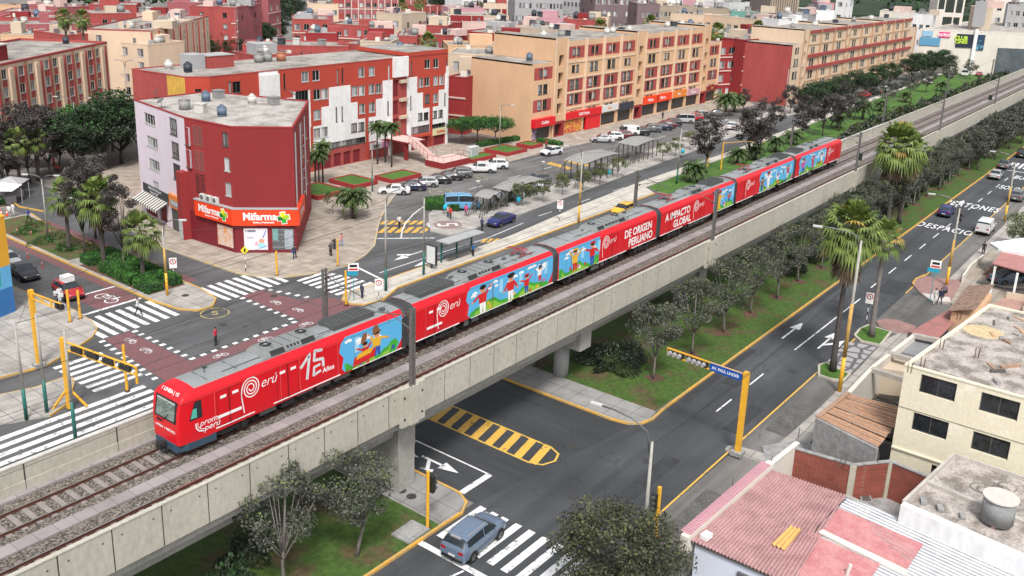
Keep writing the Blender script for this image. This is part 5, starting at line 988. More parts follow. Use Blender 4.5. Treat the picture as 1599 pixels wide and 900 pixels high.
B = gblock('ribbed_block','long cream and red ribbed block, seen down a side lane',235,50,326,26.5,14,14,5,14,[W_cream,W_coral,W_peachd],ww=1.0,panel=None,ntank=3,rim=1)
L4 = (B.pts[1]-B.pts[0]).length
for k in range(9): B.on(0, 'rib', L4*k/9+.1, 0, L4*k/9+.4, 13.8, .3, W_coral); B.on(0, 'rib', L4*k/9+.4, 0, L4*k/9+L4/32, 13.2, .35, W_cream)
gblock('low_block','small peach block, in front of the long ribbed one',182,67,231,72,11.5,10,4,2,[W_cream],ntank=2,side=False)
gblock('apartment_block','red four-storey block, right of the two tall palms',142,23,213,22.5,13.5,14,4,5,C_,band=1,ntank=1)
gblock('apartment_block','dusty red terrace, behind the two tall palms',0,40.5,157,39,11,12,3,11,Pk,band=1,ntank=2)
gblock('apartment_block','red terrace with a pale roof, second row at the far left',0,28.5,86,30,11,12,3,6,C_,band=1,ntank=1)
gblock('apartment_block','coral terrace, third row at the far left',0,19.5,85,21,11,14,3,5,Pk,band=1,ntank=1)
gblock('apartment_block','pale peach terrace, highest at the far left',0,9,70,12,11,14,3,5,[W_peach],ntank=0)
gblock('low_block','peach low block, just behind the big peach building',0,57,56,58,12,12,3,4,[W_peach],ntank=1)
gblock('low_block','bright coral block, below the two tall palms',103,58,138,56,13,12,3,2,C_,ntank=0)
gblock('apartment_block','dark pink terrace, beyond the left tree mass',90,14,140,12,12,14,3,5,Pk,band=1,ntank=1)
gblock('apartment_block','red terrace, between the far left tree clumps',165,6,205,7,12,14,3,4,C_,ntank=1)
gblock('apartment_block','brick red corner block, beside the dark green avenue trees',332,13,368,14.5,15,20,4,3,[W_pink],band=1,ntank=1)
B = gblock('apartment_block','brick red block with cream frames, running away from the corner',369,14.5,409,1,15,12,5,8,C_,band=2,ntank=1)
gblock('apartment_block','plain red block, at the end of the tree-lined street',419,2,438,-1,15,14,4,2,[W_pink],band=1,ntank=0)
gblock('apartment_block','long low coral terrace, right behind the striped building',379,74,545,76.5,12.5,10,4,12,C_,band=1,ntank=5)
gblock('low_block','coral terrace with a grey roof, left behind the striped building',398,92,470,88,14.5,6,4,5,C_,band=1,ntank=2)
gblock('apartment_block','long red terrace with cream columns, along the top of the picture',528,-4,662,-2,13,12,3,13,[W_pink,W_coral],band=2,panel=1,ntank=1)
gblock('apartment_block','cream block near the red striped rows, near the top',481,8,529,9,12,12,3,4,[W_cream],ntank=2)
gblock('apartment_block','coral three-storey block, left of the wide-roofed one',457,33,515,34,12.5,14,4,4,C_,band=1,ntank=2)
gblock('apartment_block','coral block with a wide flat roof, in the middle rows',515,41,577,44,12,13,4,6,C_,band=1,ntank=2)
gblock('apartment_block','low pink terrace, behind the coral three-storey block',465,27,521,28,12,12,3,5,Pk,band=1,ntank=1)
gblock('low_block','bright red box-like block, in front of the coral rows',478,56,527,57,13.5,10,4,0,R,side=False,ntank=2)
gblock('low_block','blank grey-cream block, among the coral roofs',588,23,628,26,15,12,4,2,[W_beige],ntank=1)
gblock('apartment_block','maroon terrace, right of the blank cream block',634,36.5,690,38,12,12,4,5,[W_red2],ntank=2)
gblock('apartment_block','dark red square block, below the blank cream one',575,49,616,50,13.5,11,4,2,R,band=1,ntank=1)
gblock('apartment_block','low red and cream terrace, behind the striped roof',528,72,565,75,12.5,10,4,4,C_,band=1,ntank=1)
gblock('low_block','cream stair tower block, rising behind the striped roof',563,70,611,72,15.5,8,4,1,[W_beige],ntank=0)
gblock('apartment_block','coral terrace with a blue tank, behind the striped roof',619,61,652,62,13,11,4,4,C_,band=1,ntank=1)
gblock('apartment_block','pink low terrace, left of the maroon wall',660,57,697,61,13,10,4,4,C_,ntank=2)
gblock('apartment_block','maroon walled block, deep in the middle rows',663,38,720,40,12.5,12,4,4,[W_red2],ntank=1)
gblock('apartment_block','dusty terrace with many small windows, centre rows',700,27,795,29,12,13,3,9,[W_beige,W_red2],ntank=4)
gblock('apartment_block','cream and maroon terrace, behind the rose block',722,38,800,40,12.5,12,3,7,[W_trim,W_red2],panel=1,ntank=3)
gblock('apartment_block','dark red corner block, left of the rose one',724,54,772,58,13.5,12,4,4,R,band=1,ntank=1)
gblock('apartment_block','rose pink block, in front of the maroon rows',772,58.5,812,60,13.5,12,4,4,[W_rose],band=1,ntank=2)
gblock('apartment_block','long peach terrace, behind the pale stairwell building',700,77,826,79,13,9,4,10,[W_peach,W_red2],ntank=5)
B5 = gblock('pale_building','pale beige building with a dark-windowed stair tower, left of the long beige one',701,90,788,94,13,11,4,3,[W_beige,W_red2],panel=None,ntank=1)
L5 = (B5.pts[1]-B5.pts[0]).length; B5.on(0,'tower',L5*.70,0,L5*.80,13.8,1.2,W_beige); B5.on(0,'tower',L5*.2,0,L5*.52,13.3,.8,W_beige); B5.on(0,'ground_wall',0,0,L5*.62,3.0,3.5,W_red2)
gblock('red_block','red block with white floor lines, between the striped and beige buildings',701,126.5,727,129,9.6,12,3,0,R,band=1,side=False,ntank=0)
gblock('apartment_block','red and cream panelled terrace, left of the big araucaria',756,9,811,10,12,12,3,6,[W_cream,W_red2],band=2,panel=1,ntank=1)
gblock('apartment_block','red and cream panelled terrace, right of the big araucaria',838,15,901,17,12,12,3,8,[W_cream,W_red2],band=2,panel=1,ntank=1)
gblock('low_block','small coral block, left of the grey tree clump',660,14,694,13,11,12,3,3,C_,band=2,ntank=0)
gblock('apartment_block','dusty cream terrace, behind the left end of the beige building',800,45,880,50,13,12,3,8,[W_trim,W_rose],panel=1,ntank=5)
gblock('apartment_block','rose terrace with pale windows, behind the beige building',820,31,880,34,12.5,12,3,6,[W_rose],ntank=2)
gblock('apartment_block','red and cream terrace, left of the date palm behind the beige building',908,30,950,32,12,12,3,4,[W_cream,W_red2],band=2,panel=1,ntank=1)
gblock('apartment_block','long grey concrete terrace, at the top centre',805,-3,880,-1,17,14,4,14,[W_grey],ntank=2,st=2)
gblock('apartment_block','grey block with yellow strips, at the top centre',880,-4,921,-2,17,14,4,7,[W_grey],ntank=1)
gblock('tower_block','white high-rise with blue window strips, behind the araucaria',722,6,806,6,55,14,8,7,[W_white,K('strip navy',(.03,.07,.2),.4,var=0)],panel=1,ntank=0)
gblock('tower_block','mauve brown block with white bay strips, beyond the rows',928,27,994,28,19,14,5,7,[W_brown,W_offw],panel=None,band=None,ntank=2)
gblock('apartment_block','mauve brown lower block, right of the white-striped one',996,11,1031,12,17,12,4,5,[W_brown],ntank=1)
gblock('apartment_block','brown and grey terrace, upper right of the rows',1031,14,1084,14,15,12,4,8,[W_khaki],ntank=3)
gblock('apartment_block','mauve grey terrace, left of the teal house',1084,17,1140,19,14,12,3,8,[W_khaki],ntank=3)
gblock('apartment_block','cream and red stepped terrace, behind the beige building',1010,23,1100,29,12.5,11,3,8,[W_cream,W_coral],band=1,panel=None,ntank=3)
gblock('apartment_block','cream and red terrace, left of the white house',1102,28,1190,37,12.5,11,3,8,[W_cream,W_coral],band=1,ntank=3)
gblock('tower_block','white tall block, at the top right of centre',1010,11,1068,12,34,14,8,5,[W_white],ntank=0)
gblock('tower_block','small pink block, against the white tall one',1066,12,1085,12,24,12,5,2,[W_rose],ntank=0)
gblock('tower_block','cream wide block, beside the small pink one',1086,12,1137,13,30,12,6,3,[W_offw],ntank=0)
gblock('house','white houses row, below the green hill',1138,9,1184,9,14,14,3,6,[W_white],ntank=2)
gblock('house','teal house, left of the ribbed tower',1184,21,1201,22,20,12,4,2,[W_teal],ntank=0)
gblock('house','grey and teal house, with wide dark windows',1142,23,1200,26,14,12,3,5,[W_teal,W_grey],panel=1,ntank=2)
gblock('house','small white house, right of the red and cream terrace',1190,34,1216,37,14,12,3,3,[W_white],ntank=1)
gblock('red_block','red walled wing with white lines, right of the beige building',1124,73,1163,72,12.5,12,4,3,R,band=1,ntank=0)
gblock('red_block','darker red wing, joining the far red building',1163,71,1197,68,13,12,4,2,[W_red2],band=1,ntank=0)
gblock('low_block','pale roofed block, behind the two red wings',1125,62,1200,62,13,12,3,6,[W_trim],ntank=3)
gblock('house','white low houses, right of the ribbed tower',1266,22,1303,23,15,14,3,4,[W_white],ntank=2)
gblock('house','white stepped house, with a dark window',1303,24,1317,25,19,10,4,1,[W_white],ntank=0)
gblock('house','pink and brick houses, at the foot of the hill',1278,10,1303,11,17,12,4,4,[W_rose],ntank=1)
gblock('house','long white flat-roofed house, under the wooded hill',1374,23,1425,26,15,14,3,5,[W_offw],ntank=2)
gblock('house','white low house, left of the white frame building',1425,28,1456,30,15,14,3,3,[W_white],ntank=1)
gblock('house','grey and green low houses, behind the far red building',1216,27,1262,30,15,12,3,6,[W_grey],ntank=3)
gblock('low_block','pale flat-roofed block, between the tall palms and the ribbed block',214,30,262,31,12,10,3,4,[W_trim],ntank=2)
gblock('apartment_block','narrow coral terrace, above the red four-storey block',140,15,214,16,12,12,3,7,C_,band=1,ntank=2)
gblock('apartment_block','pink terrace, left of the brick red corner block',262,11,318,12,12.5,12,3,5,Pk,band=1,ntank=2)
gblock('apartment_block','coral terrace with cream floor lines, under the blank cream block',596,36,636,37,12.5,10,3,5,C_,band=1,ntank=2)
gblock('apartment_block','red terrace, between the two dark red corner blocks',652,48,700,50,12.5,10,3,5,C_,band=1,ntank=2)
gblock('apartment_block','cream terrace, second row behind the rose block',812,52,862,57,13,9,3,5,[W_beige,W_red2],ntank=2)
gblock('apartment_block','rose and red terrace, in line with the big araucaria',700,19,756,20,12,12,3,6,[W_rose],band=1,ntank=2)
gblock('apartment_block','coral terrace, to the right of the pale stair tower',880,38,940,41,13,10,3,6,C_,band=1,ntank=2)
# ribbed office tower
tw = thing('office_tower', 'tall brown concrete tower with vertical ribs at the top of the picture', 'tower', (P(1200,34,12)[0],P(1200,34,12)[1],0)); tb = Vector(P(1200,34,12)); te = Vector(P(1242,34,12)); dd = (te-tb).normalized(); nn = Vector((-dd.y,dd.x)); Lt = (te-tb).length
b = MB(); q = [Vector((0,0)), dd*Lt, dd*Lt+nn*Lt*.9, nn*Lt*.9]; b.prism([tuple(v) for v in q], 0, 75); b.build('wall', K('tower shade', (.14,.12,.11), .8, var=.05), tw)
b = MB()
for k in range(12):
    for (o_, u, w) in ((Vector((0,0)),dd,nn),): t0 = u*(Lt*(k+.1)/12); t1 = u*(Lt*(k+.62)/12); b.prism([tuple(o_+t0-w*.9),tuple(o_+t1-w*.9),tuple(o_+t1-w*.01),tuple(o_+t0-w*.01)], 0, 75)
    o_ = dd*Lt; t0 = nn*(Lt*.9*(k+.1)/12); t1 = nn*(Lt*.9*(k+.62)/12); b.prism([tuple(o_+t0+dd*.01),tuple(o_+t1+dd*.01),tuple(o_+t1+dd*.9),tuple(o_+t0+dd*.9)], 0, 75)
b.build('ribs', W_khaki, tw)
# shopping mall across the far end
ma = Vector(P(1437,47,13)); mb = Vector(P(1600,54,13)); mb = ma+(mb-ma).normalized()*70
bm = Bld('shopping_mall', 'long blank white shopping mall with large dark posters at the far right', [ma, mb, mb+Vector((60,0)), ma+Vector((60,0))], 13, [W_offw], roof=M_roofw)
bm.finish(rimh=.4)
def mpx(x, y): return bm.px(0, x, y)
def mposter(x0, y0, x1, y1, m, nm='poster', out=.25):
    a = mpx(x0,y0); c = mpx(x1,y1); return a, c, bm.on(0, nm, a[0], min(c[1],a[1]), c[0], max(a[1],c[1]), out, m)
mposter(1495,53,1518,75, K('poster navy', (.02,.025,.05), .4, var=0)); mposter(1521,54,1535,79, K('poster blue', (.02,.05,.10), .4, var=.3, sc=.3, col2=(.1,.3,.4), thr=(.55,.6))); mposter(1467,50,1483,59, K('sign magenta', (.65,.02,.2), .4, var=0)); mposter(1437,58,1467,72, K('wall blue', (.10,.28,.45), .5, var=.1)); mposter(1441,48,1456,57, K('wall light blue', (.25,.45,.62), .5, var=.1))
a = mpx(1506,60); bm.txt(0, 'CLUB', a[0]-1, a[1], .3, 1.6, K('ink lime', (.5,.7,.05), .5, var=0), 1, bold=.06); a = mpx(1506,66); bm.txt(0, 'CINES', a[0]-1, a[1], .3, 1.4, K('ink lime', (.5,.7,.05), .5, var=0), 1, bold=.05); a = mpx(1475,55); bm.txt(0, 'OUTLET', a[0], a[1], .3, 1.1, M_wht, 1, bold=.05)
a = mpx(1565,70); bm.on(0,'glass_entrance', a[0]-1, 0, a[0]+25, a[1]-1, .4, K('entrance grey glass', (.10,.12,.13), .2, var=.3, sc=.3)); a = mpx(1520,60); bm.on(0,'pier',a[0],0,a[0]+1,14,.9,W_white)
def frame_building():
    h = 26; p0, p1 = Vector(P(1459,42,12)), Vector(P(1501,44,12)); d = (p1-p0).normalized(); nn = Vector((-d.y,d.x)); 
    if nn.dot(p0) < 0: nn = -nn
    L_ = (p1-p0).length; B = Bld('frame_building', 'white open-frame building with big dark window bays, above the mall', [p0,p1,p1+nn*12,p0+nn*12], h, [W_offw, K('bay dark', (.035,.045,.04), .3, var=.3, sc=.2)])
    ops = []
    for (a_, c_, z0, z1) in ((.04,.26,18,25.5),(.31,.63,17,25.5),(.70,.93,17,25.5),(.27,.62,12,15.5),(.67,.9,12,15.5)): ops.append((L_*a_,z0,L_*c_,z1,1))
    B.side(0, [], base=0, ops=ops); B.finish()
frame_building()
gblock('tower_block','white square tower, right above the mall roof',1545,40,1568,41,24,9,6,1,[W_offw],ntank=0); gblock('tower_block','white stepped apartment house, at the top right corner',1557,36,1605,38,30,14,7,5,[W_white],ntank=0); gblock('apartment_block','pale flats with grey awnings, at the right edge above the mall',1568,46,1602,48,19,10,5,3,[W_grey],ntank=1)
gblock('low_block','beige plant room block, on the mall roof',1512,50,1545,52,18.5,10,2,0,[W_beige],side=False,ntank=0)
t = thing('billboard_mast', 'white advertising column on a grey block above the mall', 'sign', P(1527,42,14)+(14,)); b = MB(); b.box(-1.5,-1.5,0,1.5,1.5,8,1); b.box(-.4,-.4,8,.4,.4,9.5,1); b.box(-1,-1,9.5,1,1,20,0); b.build('column', [W_white, W_grey], t)
# ================================================================== TREES AND PLANTS
def leafmat(k, c1, c2, c3=None, rough=.6):
    m = bpy.data.materials.new('leaf '+k); m.use_nodes = True; n = m.node_tree.nodes; l = m.node_tree.links; b = n['Principled BSDF']; b.inputs['Roughness'].default_value = rough; b.inputs['Specular IOR Level'].default_value = .35
    g = n.new('ShaderNodeNewGeometry'); t = n.new('ShaderNodeTexNoise'); t.inputs['Scale'].default_value = 1.1; t.inputs['Detail'].default_value = 3; l.new(g.outputs['Position'], t.inputs['Vector'])
    r = n.new('ShaderNodeValToRGB'); e = r.color_ramp.elements; e[0].position = .35; e[0].color = c1+(1,); e[1].position = .62; e[1].color = c2+(1,)
    l.new(t.outputs['Fac'], r.inputs[0]); mr = n.new('ShaderNodeMapRange'); mr.inputs[3].default_value = .68; mr.inputs[4].default_value = 1.32; l.new(g.outputs['Random Per Island'], mr.inputs[0])
    sc = n.new('ShaderNodeVectorMath'); sc.operation = 'SCALE'; l.new(r.outputs[0], sc.inputs[0]); l.new(mr.outputs[0], sc.inputs['Scale']); l.new(sc.outputs[0], b.inputs['Base Color']); return m
L_str = leafmat('grey green', (.045,.050,.042), (.105,.112,.085)); L_tip = leafmat('fresh tip', (.07,.105,.025), (.13,.16,.045)); L_pur = leafmat('purple grey', (.035,.028,.03), (.07,.06,.058)); L_lush = leafmat('lush', (.012,.045,.012), (.035,.10,.022)); L_dark = leafmat('dark green', (.014,.028,.014), (.035,.055,.028))
L_hedge = leafmat('hedge', (.022,.095,.014), (.06,.19,.024)); L_palm = leafmat('palm green', (.06,.10,.02), (.14,.19,.04)); L_date = leafmat('date palm', (.03,.06,.02), (.07,.11,.03)); L_dead = leafmat('dead frond', (.09,.06,.045), (.17,.125,.09), rough=.9); L_dry = leafmat('dry yellow', (.2,.15,.03), (.32,.24,.06)); L_bush = leafmat('olive bush', (.06,.075,.03), (.11,.13,.05)); L_pink = leafmat('pink blossom', (.25,.1,.08), (.4,.2,.15))
M_bark = mat('bark grey', (.17,.15,.14), .9, 0, .25, 3, world=False); M_barkd = mat('bark dark', (.07,.06,.055), .9, 0, .3, 3, world=False); M_barkw = mat('bark white paint', (.5,.49,.47), .8, 0, .1, 2, world=False)
def leaves(name, cen, size, mats, midx, asp=.55, up=.25, seed=0):
    """one folded-free quad per leaf, scattered; fast build"""
    r = np.random.default_rng(seed); n = len(cen); a = r.normal(size=(n,3)); a[:,2] *= .7; a /= np.linalg.norm(a,axis=1)[:,None]
    c = r.normal(size=(n,3)); c[:,2] += up; c = np.cross(a,c); c /= np.linalg.norm(c,axis=1)[:,None]
    s = (size*r.uniform(.6,1.35,n))[:,None]; a = a*s; c = c*s*asp
    v = np.stack([cen-a*.5, cen-a*.05+c*.5, cen+a*.5, cen-a*.05-c*.5],1).reshape(-1,3)
    me = bpy.data.meshes.new(name); me.vertices.add(4*n); me.vertices.foreach_set('co', v.ravel()); me.loops.add(4*n); me.loops.foreach_set('vertex_index', np.arange(4*n)); me.polygons.add(n); me.polygons.foreach_set('loop_start', np.arange(0,4*n,4)); me.polygons.foreach_set('loop_total', np.full(n,4))
    for m in mats: me.materials.append(m)
    me.polygons.foreach_set('material_index', midx.astype(np.int32)); me.update(); me.validate(); return me
def make_tree(kind, name, seed, H, cw, cz0, nl, leaf, mats, tr=.16, open_=.5, flat=1.0, nb=9, lean=0, bark=None, tipf=.2):
    r = np.random.default_rng(seed); rr = random.Random(seed)
    cc = []; tries = 0; nC = int(26*open_+12)
    ch = H-cz0
    while len(cc) < nC and tries < 4000:
        tries += 1; u = r.normal(size=3); u /= np.linalg.norm(u); rad = r.uniform(.35,1)**.5; p = np.array([u[0]*cw/2*rad, u[1]*cw/2*rad, cz0+ch*.5+u[2]*ch/2*rad*flat])
        if p[2] < cz0+.1: continue
        if all(np.linalg.norm(p-q) > .13*cw for q in cc): cc.append(p)
    cc = np.array(cc); cr = r.uniform(.11,.19,len(cc))*cw
    per = nl//len(cc); cen = []; mi = []
    for q, rad in zip(cc, cr):
        k = int(per*r.uniform(.6,1.3)); d = r.normal(size=(k,3)); d /= np.linalg.norm(d,axis=1)[:,None]; cen.append(q+d*(rad*r.uniform(.25,1.12,k)**.6)[:,None]*np.array([1.1,1.1,.72])); tip = (d[:,2] > .1)&(r.random(k) < (tipf if q[2] > cz0+ch*.5 else .04)); mi.append(np.where(tip,1,0))
    cen = np.concatenate(cen); mi = np.concatenate(mi)
    lm = leaves('crown', cen, leaf, mats, mi, seed=seed)
    b = MB(); fork = cz0*.8 if kind != 'cone' else H*.9; lx, ly = lean*rr.uniform(-1,1), lean*rr.uniform(-1,1)
    b.tube([(0,0,0),(lx*.3,ly*.3,fork*.35),(lx*.8,ly*.5,fork*.7),(lx,ly,fork)], [tr,tr*.8,tr*.7,tr*.62], 8, 0)
    for i in range(min(nb,len(cc))):
        q = cc[i*len(cc)//nb]; z0 = fork*rr.uniform(.75,1.0); b.tube([(lx*z0/fork,ly*z0/fork,z0),((q[0]+lx)*.45,(q[1]+ly)*.45,z0+(q[2]-z0)*.4),tuple(q)], [tr*.45,tr*.3,tr*.1], 5, 0)
    root = ob(name, None); ob('crown', lm, root); b.build('trunk', bark or M_bark, root, True); return root
SEEDS = {}
PROT = {}
def proto(key, fn):
    if key not in PROT: PROT[key] = [fn(i) for i in range(3)]; 
    return PROT[key]
USED = set(); CNT = {}
def plant(key, fn, x, y, label, cat='tree', group=None, s=1.0, z=0.1, rz=None):
    pr_ = proto(key, fn); CNT[key] = CNT.get(key,-1)+1; p = pr_[CNT[key]%len(pr_)]
    if p.name not in USED: USED.add(p.name); o = p
    else: o = dup(p)
    o.location = (x,y,z); o.rotation_euler = (0,0,random.uniform(0,6.28) if rz is None else rz); sc = s*random.uniform(.93,1.07); o.scale = (sc,sc,sc*random.uniform(.95,1.05)); tag(o, label, cat, group); return o
F_street = lambda i: make_tree('s','street_tree',11+i,6.8,4.3,2.7,4800,.18,[L_str,L_tip],.12,.5,1,10,.35,M_bark,.2)
F_near = lambda i: make_tree('s','street_tree',23+i,6.9,4.4,2.9,5800,.17,[L_str,L_tip],.13,.42,1,12,.4,M_bark,.22)
F_streetf = lambda i: make_tree('s','street_tree',31+i,7.2,5.0,2.6,1700,.36,[L_str,L_dark],.14,.5,1,7,.3,M_barkd,.2)
F_purple = lambda i: make_tree('s','dark_tree',51+i,9.5,5.0,2.6,5200,.30,[L_pur,L_str],.17,.8,1,9,.4,M_barkd,.3)
F_lush = lambda i: make_tree('s','leafy_tree',71+i,8.5,8.0,2.2,7000,.36,[L_dark,L_lush],.25,.9,1,9,.2,M_barkd,.5)
F_umb = lambda i: make_tree('s','umbrella_tree',91+i,6.0,8.5,3.9,5000,.34,[L_lush,L_hedge],.2,.8,.8,10,.3,M_bark,.5)
F_small = lambda i: make_tree('s','small_tree',111+i,3.2,2.6,1.5,900,.22,[L_bush,L_tip],.07,.3,1,6,.1,M_bark,.4)
F_far = lambda i: make_tree('s','far_tree',131+i,12,13,2.0,2600,.85,[L_dark,L_lush],.35,.9,1,6,.2,M_barkd,.25)
F_broad = lambda i: make_tree('s','broad_tree',151+i,7.0,8.6,2.4,15000,.24,[leafmat('olive broad',(.03,.036,.022),(.075,.08,.045)),L_bush],.22,1.1,1,10,.3,M_barkd,.25)
def washingtonia(seed, H=9, skirt=True, fr=52, fl=1.5, dead=3.0, name='fan_palm', spread=1.0):
    r = random.Random(seed); root = ob(name, None); b = MB(); 
    b.tube([(0,0,0),(.05,.02,H*.12),(.1,.05,H*.5),(.12,.05,H)], [.34,.25,.19,.2], 10, 0)
    b.build('trunk', M_bark if not skirt else M_barkd, root, True)
    def fan(bb, base, d, L_, m, droop):
        d = d.normalized(); side = d.cross(Vector((0,0,1))); 
        if side.length < .1: side = Vector((1,0,0))
        side.normalize(); upv = side.cross(d); stem = base+d*L_*.75+Vector((0,0,-droop*.18*L_))
        bb.face([tuple(base-side*.03),tuple(base+side*.03),tuple(stem+side*.02),tuple(stem-side*.02)], m)
        nseg = 11; 
        for k in range(nseg):
            a = (k-(nseg-1)/2)/((nseg-1)/2)*1.25; dd = (d*math.cos(a)+side*math.sin(a)); ln = L_*(.75-.18*abs(a)); mid = stem+dd*ln*.6; tip = stem+dd*ln+Vector((0,0,-(.25+droop*.5)*ln*r.uniform(.6,1.3))); w = upv.cross(dd).normalized()*.06*L_ if upv.cross(dd).length > .01 else side*.06
            bb.face([tuple(stem),tuple(mid-w),tuple(tip),tuple(mid+w)], m)
    b = MB(); top = Vector((.12,.05,H))
    for k in range(fr):
        el = R_(-38+118*((k+.5)/fr)); az = k*2.399; d = Vector((math.cos(az)*math.cos(el),math.sin(az)*math.cos(el),math.sin(el))); fan(b, top+Vector((0,0,.3*(k/fr))), d, fl*r.uniform(.85,1.15)*spread, 0 if r.random() < .97 else 1, max(0,.9-el))
    b.build('crown', [L_palm, L_dry], root)
    if skirt:
        b = MB()
        for k in range(int(46*dead/3)):
            az = r.uniform(0,6.28); z = H-.1-r.uniform(0,dead*.5); d = Vector((math.cos(az)*.55,math.sin(az)*.55,-1.0+r.uniform(0,.35))); fan(b, Vector((.1,.05,z)), d, fl*.85*r.uniform(.8,1.1), 0, .2)
        b.build('dead_skirt', [L_dead], root)
    return root
def datepalm(seed, H=1.2, fl=2.6, n=30, name='date_palm', tw=.32):
    r = random.Random(seed); root = ob(name, None); b = MB(); b.tube([(0,0,0),(.03,0,H*.5),(0,0,H),(0,0,H+.25)], [tw,tw*.9,tw*.95,tw*.3], 10, 0); b.build('trunk', M_barkd, root, True)
    b = MB()
    for k in range(n):
        el = R_(-10+82*((k+.5)/n)); az = k*2.399; h = Vector((math.cos(az),math.sin(az),0)); pts = []; L_ = fl*r.uniform(.85,1.1)
        for j in range(8):
            t = j/7; a = el-t*t*1.5; pts.append((pts[-1]+ (h*math.cos(a)+Vector((0,0,math.sin(a))))*L_/7) if pts else Vector((0,0,H+.15)))
        s_ = h.cross(Vector((0,0,1)))
        for j in range(1,8):
            p = pts[j]; q = pts[j-1]; w = fl*.20*(1-abs(j/7-.45)*1.2)+.05; m_ = p*.5+q*.5
            for sg in (-1,1): b.face([tuple(q),tuple(p),tuple(p+s_*sg*w+Vector((0,0,-.10*fl*r.uniform(.5,1.3)))+(p-q)*.5),tuple(m_+s_*sg*w+Vector((0,0,-.09*fl))+(p-q)*.25)], 0)
    b.build('crown', [L_date], root); return root
def aru(seed, H=16):
    r = random.Random(seed); root = ob('araucaria', None); b = MB(); b.tube([(0,0,0),(0,0,H)], [.4,.06], 8, 0); b.build('trunk', M_barkd, root, True); b = MB(); z = 2
    while z < H-.4:
        L_ = 3.4*(1-z/H)**.7+.4
        for k in range(8):
            az = k*.785+z; d = Vector((math.cos(az),math.sin(az),0)); p = [Vector((0,0,z)), d*L_*.5+Vector((0,0,z-.15)), d*L_+Vector((0,0,z+.25))]; s_ = Vector((-d.y,d.x,0))
            for a_, c_ in ((0,1),(1,2)):
                for o_ in (-.28,.0,.28): b.face([tuple(p[a_]+s_*o_*.3),tuple(p[a_]+s_*(o_*.3+.1)+Vector((0,0,.14))),tuple(p[c_]+s_*(o_+.12)+Vector((0,0,.14))),tuple(p[c_]+s_*o_)], 0)
        z += .85
    b.build('crown', [L_dark], root); return root
def treat(kindf, key, pts, labfn, **kw):
    for i, (px_, py_) in enumerate(pts):
        x, y = P(px_, py_, .1); plant(key, kindf, x, y, labfn(i), **kw)
# row along the median
for k in range(42):
    x = 61.9+6.2*k
    if 20 < k and k%3 == 1: pass
    near = k < 18
    plant('street' if near else 'streetf', F_street if near else F_streetf, x+random.uniform(-.3,.3), 32.15+random.uniform(-.2,.2), 'grey-green street tree, %s along the median lawn from the traffic signal beam'%ORD[k], group='street trees in a row on the median lawn', s=random.uniform(.9,1.04) if near else 1.0)
b = MB()
for k in range(18): b.flat([(61.9+6.2*k+r_*math.cos(a_*.5),32.15+r_*math.sin(a_*.5)) for a_,r_ in [(j,.75+.2*math.sin(j*2+k)) for j in range(12)]], .125)
struct(b.build('tree_pit_soil', M_soil))
for k in range(14): plant('streetf', F_streetf, 170+11*k+random.uniform(-2,2), 30.6+random.uniform(-.5,.5), 'dense dark tree near the kerb, %s in the far second row of the median'%ORD[k], group='far second row of median trees', s=.95)
plant('nstreet', F_near, 30.6, 33.4, 'grey street tree on the lawn left of the yellow traffic signal, near the bottom', s=1.0); plant('nstreet', F_near, 26.3, 34.4, 'grey street tree at the bottom edge below the viaduct wall', s=.95)
plant('broad', F_broad, 36.4, 20.0, 'broad olive-green tree at the bottom edge in front of the lilac-walled house', s=.72)
# shrubs and hedges
def shrub_me(seed, rx, ry, rz, n, leaf, mats, tip=.2):
    r = np.random.default_rng(seed); u = r.normal(size=(n,3)); u[:,2] = np.abs(u[:,2]); u /= np.linalg.norm(u,axis=1)[:,None]; lump = 1+.22*np.sin(u[:,0]*5+seed)+.18*np.cos(u[:,1]*7+seed*2)+.12*np.sin(u[:,2]*9)
    c = u*(lump*r.uniform(.6,1.05,n)**.5)[:,None]*np.array([rx,ry,rz]); return leaves('bush', c, leaf, mats, (r.random(n) < tip).astype(int), seed=seed)
def shrub(x, y, rx, ry, rz, n, leaf, mats, label, z=.1, tip=.2, name='bush', group=None, rz_=0): 
    o = ob(name, shrub_me(random.randint(0,9999), rx, ry, rz, n, leaf, mats, tip), None, (x,y,z), rz_); return tag(o, label, 'bush', group)
x, y = P(962,545,.1); shrub(62.2, 36.3, 2.9, 2.2, 1.5, 5200, .22, [L_dark,L_str], 'dark rounded bush on the lawn beside the viaduct column', tip=.15)
shrub(22.6, 35.4, 2.8, 1.6, 1.8, 6500, .24, [L_dark,L_lush], 'large dark green bush at the bottom under the viaduct wall'); shrub(26.6, 37.8, 1.6, 1.2, 1.3, 1800, .2, [L_dark,L_str], 'dark bush against the viaduct, behind the lawn tree at the bottom')
for k, (x, y, s_) in enumerate(((18.4,48.0,2.0),(21.2,48.3,1.8),(15.8,48.2,2.0),(23.9,48.6,1.5))): shrub(x, y, s_, .9, 2.6+.1*k, 2600, .24, [L_str,L_pur], 'dusty grey shrub behind the far viaduct wall, %s from the crossing'%ORD[3-k], group='grey shrubs along the far viaduct wall')
for k in range(34):
    x_ = 1328+k*7.4; x, y = P(x_, 217-(x_-1321)*.387-4, 1.4); shrub(x, y, 2.4, 1.8, random.uniform(1.8,2.8), 900, .5, [[L_str,L_dark],[L_bush,L_str],[L_dark,L_lush]][k%3], 'bushy shrub along the far side of the track, %s past the last train car'%ORD[k], group='shrubs along the far track wall')
for k in range(16): shrub(96+k*6.3+random.uniform(-1,1), 33.9+random.uniform(-.4,.3), 2.0, 1.0, random.uniform(1.8,2.8), 1100, .34, [L_str,L_dark], 'low grey shrub between the viaduct and the tree row, %s from the palms'%ORD[k], group='shrubs under the viaduct edge')
